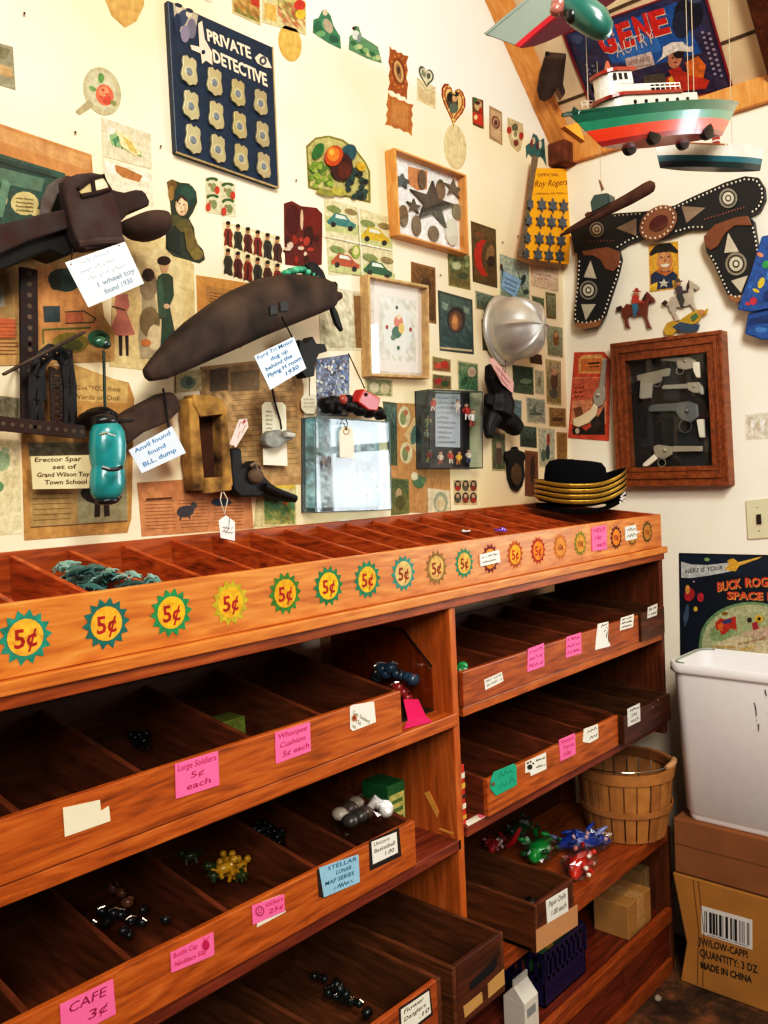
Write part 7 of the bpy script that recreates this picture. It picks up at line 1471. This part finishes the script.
m = MB('#dcd0bc'); m.prism([U(('z', .7455), *q) for q in ((464, 822), (482, 812), (488, 815), (468, 826))], (0, 0, -.0008)); m.build('white_slip', 'plain_paper', t); m = MB('#e06a88'); m.prism([U(('z', .7468), *q) for q in ((477, 815), (486, 810), (489, 814), (481, 818))], (0, 0, -.0008)); m.build('pink_slip', 'plain_paper', t)
# ================================================================== bushel basket
bc = Vector((2.268, 1.158, 0)); zb, zt = .4262, .628
bk = thing('bushel_basket', 'round wooden slat bushel basket with a wire handle on the lower right shelf', 'basket', (bc.x, bc.y, zb))
rb, rtp = .110, .134; ns = 22
for j in range(ns):
    a0 = 2*math.pi*j/ns; wd = (.135 if j % 2 == 0 else .115); m = MB(mixc('#c48a48', '#a8703a', random.Random(j).random())); rings = []
    for i in range(7):
        s_ = i/6; rad = rb+(rtp-rb)*s_ + .004*math.sin(math.pi*s_) + (.0012 if j % 2 else 0); z = zb+.002+(zt-zb-.004)*s_
        rings.append([Vector((bc.x+q*math.cos(a), bc.y+q*math.sin(a), z)) for a, q in ((a0-wd, rad), (a0, rad+.0008), (a0+wd, rad), (a0+wd, rad-.0025), (a0, rad-.0018), (a0-wd, rad-.0025))])
    m.loft(rings); fixn(m.build('slat', 'splint', bk))
def hoop(name, z0, z1, r0, r1, th, col):
    m = MB(col); rr = [(r0, z0), (r0+th, z0), (r1+th, z1), (r1, z1), (r0, z0)]
    m.loft([[Vector((bc.x+q*math.cos(a), bc.y+q*math.sin(a), z)) for a in [2*math.pi*j/48 for j in range(48)]] for q, z in rr], cap=False); return fixn(m.build(name, 'splint', bk, smooth=40))
hoop('rim_hoop', zt-.030, zt, rtp-.0015, rtp+.002, .0055, '#bf8446'); hoop('middle_hoop', zb+.078, zb+.094, rb+.0165, rb+.0185, .004, '#b67c40'); hoop('inner_hoop', zt-.026, zt-.002, rtp-.010, rtp-.008, .004, '#8a5426')
m = MB('#8a5c30'); m.lathe((bc.x, bc.y, 0), [(.001, zb+.001), (rb-.001, zb+.001), (rb-.001, zb+.006), (.001, zb+.006)], n=32); m.build('floor_board', 'splint', bk)
ux = Vector((_rt.x, _rt.y, 0)).normalized(); uy = Vector((-ux.y, ux.x, 0)); C0 = Vector((bc.x, bc.y, zt+.004))
arc = [C0 + ux*(rtp+.004)*math.cos(a) + uy*(rtp+.006)*math.sin(a)*.86 + Vector((0, 0, -.012 if i in (0, 24) else 0)) for i, a in enumerate([math.pi+ i*(math.pi*.98)/24 for i in range(25)])]
m = MB('#b8b0a0'); m.tube(arc, .0018, n=6); m.build('wire_handle', 'chrome', bk)
m = MB('#d8a878'); m.tube(arc[18:25], [.006, .009, .0095, .0095, .0095, .009, .006], n=10); m.build('wooden_grip', 'splint', bk, smooth=50)
# ================================================================== white bin and cartons by the right wall
def rr_ring(x0, x1, y0, y1, r_, z, n=6):
    o = []
    for cx, cy, a0 in ((x1-r_, y1-r_, 0), (x0+r_, y1-r_, math.pi/2), (x0+r_, y0+r_, math.pi), (x1-r_, y0+r_, 1.5*math.pi)):
        for i in range(n+1): a = a0+i*math.pi/2/n; o.append(Vector((cx+r_*math.cos(a), cy+r_*math.sin(a), z)))
    return o
bn = thing('white_bin', 'large white plastic bin standing on the cartons by the right wall', 'bin', (2.43, .76, .476))
YB = .50
rings = [rr_ring(2.330, 2.530, YB+.04, 1.002, .030, .4755), rr_ring(2.326, 2.533, YB+.035, 1.006, .034, .485), rr_ring(2.326, 2.533, YB+.035, 1.006, .034, .495), rr_ring(2.319, 2.535, YB+.03, 1.010, .036, .501),
         rr_ring(2.308, 2.540, YB+.01, 1.030, .040, .890), rr_ring(2.302, 2.543, YB+.005, 1.036, .042, .893), rr_ring(2.300, 2.544, YB, 1.040, .042, .898), rr_ring(2.300, 2.544, YB, 1.040, .042, .916), rr_ring(2.304, 2.541, YB+.004, 1.036, .040, .921), rr_ring(2.312, 2.536, YB+.012, 1.027, .036, .918), rr_ring(2.332, 2.526, YB+.04, .98, .032, .49)]
fixn(MB('#f3efeb').loft(rings).build('tub', 'plastic', bn, smooth=50))
m = MB('#9aa49a'); pts = rr_ring(2.3125, 2.5355, YB+.012, 1.0265, .036, .9205)  # grey-green reflection on the inner rim, modelled as a coloured strip
m.tube(pts[0:14], (.002, .0035), n=6); m.build('rim_reflection', 'plastic', bn, label='grey reflection painted along the inner rim')
PLANES['BN'] = (Vector((2.3125, 0, .72)), Vector((-1, 0, -.024)).normalized())
p = Print('BN', .004, None, th=.0006)
p.S('#4a4a4e', (754, 703), (757, 716), 5, .8).S('#4a4a4e', (756, 720), (759, 731), 5, .8).S('#4a4a4e', (765, 690), (772, 735), 6, .9)
m = p; o = p.out('marker_writing', None, None, 'plain_paper', None, bn)
def carton(name, label, x0, x1, y0, y1, z0, z1, col, bulge=0., flap=True):
    t = thing(name, label, 'carton', ((x0+x1)/2, (y0+y1)/2, z0), 'cardboard cartons stacked by the right wall')
    n = 8; rings = []
    for i in range(n+1):
        s_ = i/n; b = bulge*(1-abs(2*s_-.75)*1.3); rings.append([Vector((x0, y0, z0+(z1-z0)*s_)), Vector((x1, y0, z0+(z1-z0)*s_)), Vector((x1, y1, z0+(z1-z0)*s_)), Vector((x0, y1-b, z0+(z1-z0)*s_))])
    fixn(MB(col).loft(rings).build('body', 'cardboard', t, bevel=.004)); return t
ca = carton('cardboard_carton', 'plain brown cardboard carton under the white bin', 2.312, 2.542, .42, 1.036, .318, .474, '#96623a')
cb = carton('cardboard_carton', 'tan cardboard carton with a barcode and MADE IN CHINA print on the floor', 2.312, 2.542, .44, 1.030, .002, .314, '#b5803c', .022)
m = MB('#c49a5c'); m.box(2.311, 2.3122, .43, 1.03, .40, .402, '#7a4e28'); m.build('seam', 'paper', ca)
PLANES['X1'] = (Vector((2.312, 0, 0)), Vector((-1, 0, 0)))
kz = (650, 800, 4.568)
p = Print('X1', .0008, kz, th=.0006); p.base('#dcd8d0', (232, 482), (467, 548), (468, 685), (236, 612)); r3 = random.Random(3); x = 248
while x < 455:
    w_ = r3.choice((3, 3, 5, 8, 12)); t_ = (x-232)/235
    p.P('#1c1a1a' if x < 410 else '#8a8680', (x, 502+64*t_), (x+w_, 502+64*t_+w_*.27), (x+w_+1, 598+70*t_+w_*.28), (x+1, 598+70*t_)); p.k -= 1; x += w_+r3.choice((3, 4, 7, 10))
p.k += 1; p.S('#6a6660', (260, 618), (450, 672), 9, 2)
p.out('barcode_label', None, None, 'plain_paper', None, cb)
p = Print('X1', .0008, kz, th=.0006)
p.T('JW/LOW-CAPPI', '#1f160c', (222, 658), (446, 722), 34, .02).T('QUANTITY: 3 DZ', '#1f160c', (228, 712), (492, 792), 36, .02).T('MADE IN CHINA', '#1f160c', (232, 768), (466, 836), 32, .03)
p.out('printed_text', None, None, 'paper', None, cb)
m = MB('#7a5020')
for yy in (.968, .983): m.tube([Vector((2.3115, yy-.0, .31)), Vector((2.3115, yy-.012, .17)), Vector((2.3115, yy-.004, .01))], .0012, n=5)
m.build('crease', 'cardboard', cb)
# ================================================================== bottom right shelf
def sbox(label, x0, x1, y0, y1, z0, z1, col, tape='#c89c60'):
    t = thing('small_carton', label, 'carton', ((x0+x1)/2, (y0+y1)/2, z0), 'small cartons on the bottom right shelf')
    MB(col).box(x0, x1, y0, y1, z0, z1).build('body', 'cardboard', t, bevel=.002)
    m = MB(tape); m.box(x0+(x1-x0)*.38, x0+(x1-x0)*.68, y0-.0008, y0+.0004, z0+.012, z1+.0004); m.box(x0+(x1-x0)*.38, x0+(x1-x0)*.68, y0, y1, z1, z1+.0008); m.build('tape', 'paper', t); return t
q = U(('z', .1725), 629, 941); sbox('small tan carton with brown tape on the bottom right shelf', q.x, q.x+.140, q.y, 1.20, .1725, .268, '#b58648')
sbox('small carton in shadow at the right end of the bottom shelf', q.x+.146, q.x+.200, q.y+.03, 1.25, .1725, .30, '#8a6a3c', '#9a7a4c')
bx = thing('plastic_basket', 'dark purple plastic basket on the bottom right shelf', 'basket', (1.83, 1.2, .1725))
m = MB('#1c1638')
X0b, X1b, Y0b, Y1b, Z0b, Z1b = 1.735, 1.935, 1.115, 1.32, .1725, .305
for (xa, ya, xb, yb) in ((X0b, Y0b, X1b, Y0b), (X1b, Y0b, X1b, Y1b), (X1b, Y1b, X0b, Y1b), (X0b, Y1b, X0b, Y0b)):
    s_ = MB('#1f1a44'); a, b = Vector((xa, ya, 0)), Vector((xb, yb, 0)); d = (b-a).normalized(); nn = Vector((-d.y, d.x, 0))*.003; n_ = int((b-a).length/.022)
    for zz0, zz1 in ((Z0b, Z0b+.07), (Z1b-.022, Z1b)): s_.hexa([a+Vector((0, 0, zz0)), b+Vector((0, 0, zz0)), a+nn+Vector((0, 0, zz0)), b+nn+Vector((0, 0, zz0)), a+Vector((0, 0, zz1)), b+Vector((0, 0, zz1)), a+nn+Vector((0, 0, zz1)), b+nn+Vector((0, 0, zz1))])
    for i in range(n_+1):
        c = a+(b-a)*(i/n_); e = d*.005; zz0, zz1 = Z0b+.06, Z1b-.01
        s_.hexa([c-e+Vector((0, 0, zz0)), c+e+Vector((0, 0, zz0)), c-e+nn+Vector((0, 0, zz0)), c+e+nn+Vector((0, 0, zz0)), c-e+Vector((0, 0, zz1)), c+e+Vector((0, 0, zz1)), c-e+nn+Vector((0, 0, zz1)), c+e+nn+Vector((0, 0, zz1))])
    s_.build('lattice_side', 'plastic', bx)
MB('#18143a').box(X0b, X1b, Y0b, Y1b, Z0b, Z0b+.004).build('floor_panel', 'plastic', bx)
for i, (c1, lb, y, z) in enumerate((('#3c7a2c', 'green', 1.14, .262), ('#a85a2c', 'orange brown', 1.17, .235), ('#7a2c28', 'dark red', 1.22, .245))):
    t = thing('paper_roll', '%s roll lying in the purple plastic basket' % lb, 'roll', (1.83, y, z)); m = MB(c1); m.tube([(1.75, y+.02, z), (1.92, y+.03, z)], .019, n=14); m.build('roll', 'gloss_print', t, smooth=40)
    if i == 0: m = MB('#c8a82c'); m.tube([(1.81, y+.0235, z), (1.84, y+.0253, z)], .0196, n=14); m.build('band', 'gloss_print', t, smooth=40)
mc = thing('white_carton', 'tall white drink carton standing at the left of the bottom right shelf', 'carton', (1.55, 1.1, .1725))
q = U(('y', 1.075), 520, 1010); x0 = q.x+.03
m = MB('#cfc8ba'); m.box(x0, x0+.058, 1.083, 1.141, .1725, .262); m.prism([(x0, 1.083, .262), (x0, 1.141, .262), (x0, 1.112, .294)], (.058, 0, 0)); fixn(m.build('body', 'plain_paper', mc, bevel=.001)); m = MB('#b8b4aa'); m.box(x0, x0+.058, 1.110, 1.114, .292, .308); m.build('top_fin', 'plain_paper', mc)
m = MB('#8a8a88'); m.box(x0+.01, x0+.045, 1.0822, 1.0832, .225, .245); m.build('print', 'plain_paper', mc)
t = thing('bagged_bottle', 'clear wrapped bottle lying beside the white drink carton', 'bottle', (x0+.1, 1.2, .1725)); m = MB('#c8c4b8'); m.tube([(x0+.055, 1.22, .2), (x0+.07, 1.22, .27), (x0+.075, 1.215, .30), (x0+.08, 1.21, .33)], [.026, .026, .012, .011], n=12); m.build('bottle', 'acrylic', t, smooth=50); m = MB('#d8d4cc'); m.tube([(x0+.08, 1.21, .33), (x0+.083, 1.208, .345)], .012, n=12); m.build('cap', 'plastic', t)
# litter on the floor
q = U(('z', .001), 658, 1001); t = thing('paper_scrap', 'small crumpled pale scrap of litter on the floor', 'litter', q); m = MB('#a89c8c'); m.ball(q+Vector((0, 0, .008)), .012, .010, .008, nu=7, nv=5); m.build('scrap', 'paper', t)
# ================================================================== light
w = bpy.data.worlds.new('world'); SC.world = w; w.use_nodes = True
bg = w.node_tree.nodes['Background']; bg.inputs[0].default_value = (1, .95, .88, 1); bg.inputs[1].default_value = .10
def area(name, loc, aim, size, power, col, sy=None):
    l = bpy.data.lights.new(name, 'AREA'); l.energy = power; l.color = col; l.size = size
    if sy: l.shape = 'RECTANGLE'; l.size_y = sy
    o = bpy.data.objects.new(name, l); COL.objects.link(o); o.location = loc
    o.rotation_euler = (Vector(aim)-Vector(loc)).to_track_quat('-Z', 'Y').to_euler(); return o
area('window_daylight', (RX+.35, .16, 1.75), (.6, .5, 1.3), 1.1, 55, (.84, .94, 1), 1.2)
area('shopfront_daylight', (-1.5, -1.9, 3.1), (1.5, 1.3, 1.4), 1.4, 105, (1, .955, .90), 1.2)
area('overhead_fill', (.5, -.5, 3.1), (2.2, .8, 1.5), .6, 46, (1, .94, .85))  # unseen fill light added overhead, brightens the right wall
SC.view_settings.view_transform = 'Standard'
SC.view_settings.look = 'None'
SC.view_settings.exposure = 0.05
SC.view_settings.use_curve_mapping = True
cv = SC.view_settings.curve_mapping.curves[3]
for a, b in ((.06, .042), (.25, .25), (.6, .68)): cv.points.new(a, b)
SC.view_settings.curve_mapping.update()
SC.cycles.use_denoising = True
SC.cycles.max_bounces = 6; SC.cycles.transparent_max_bounces = 16
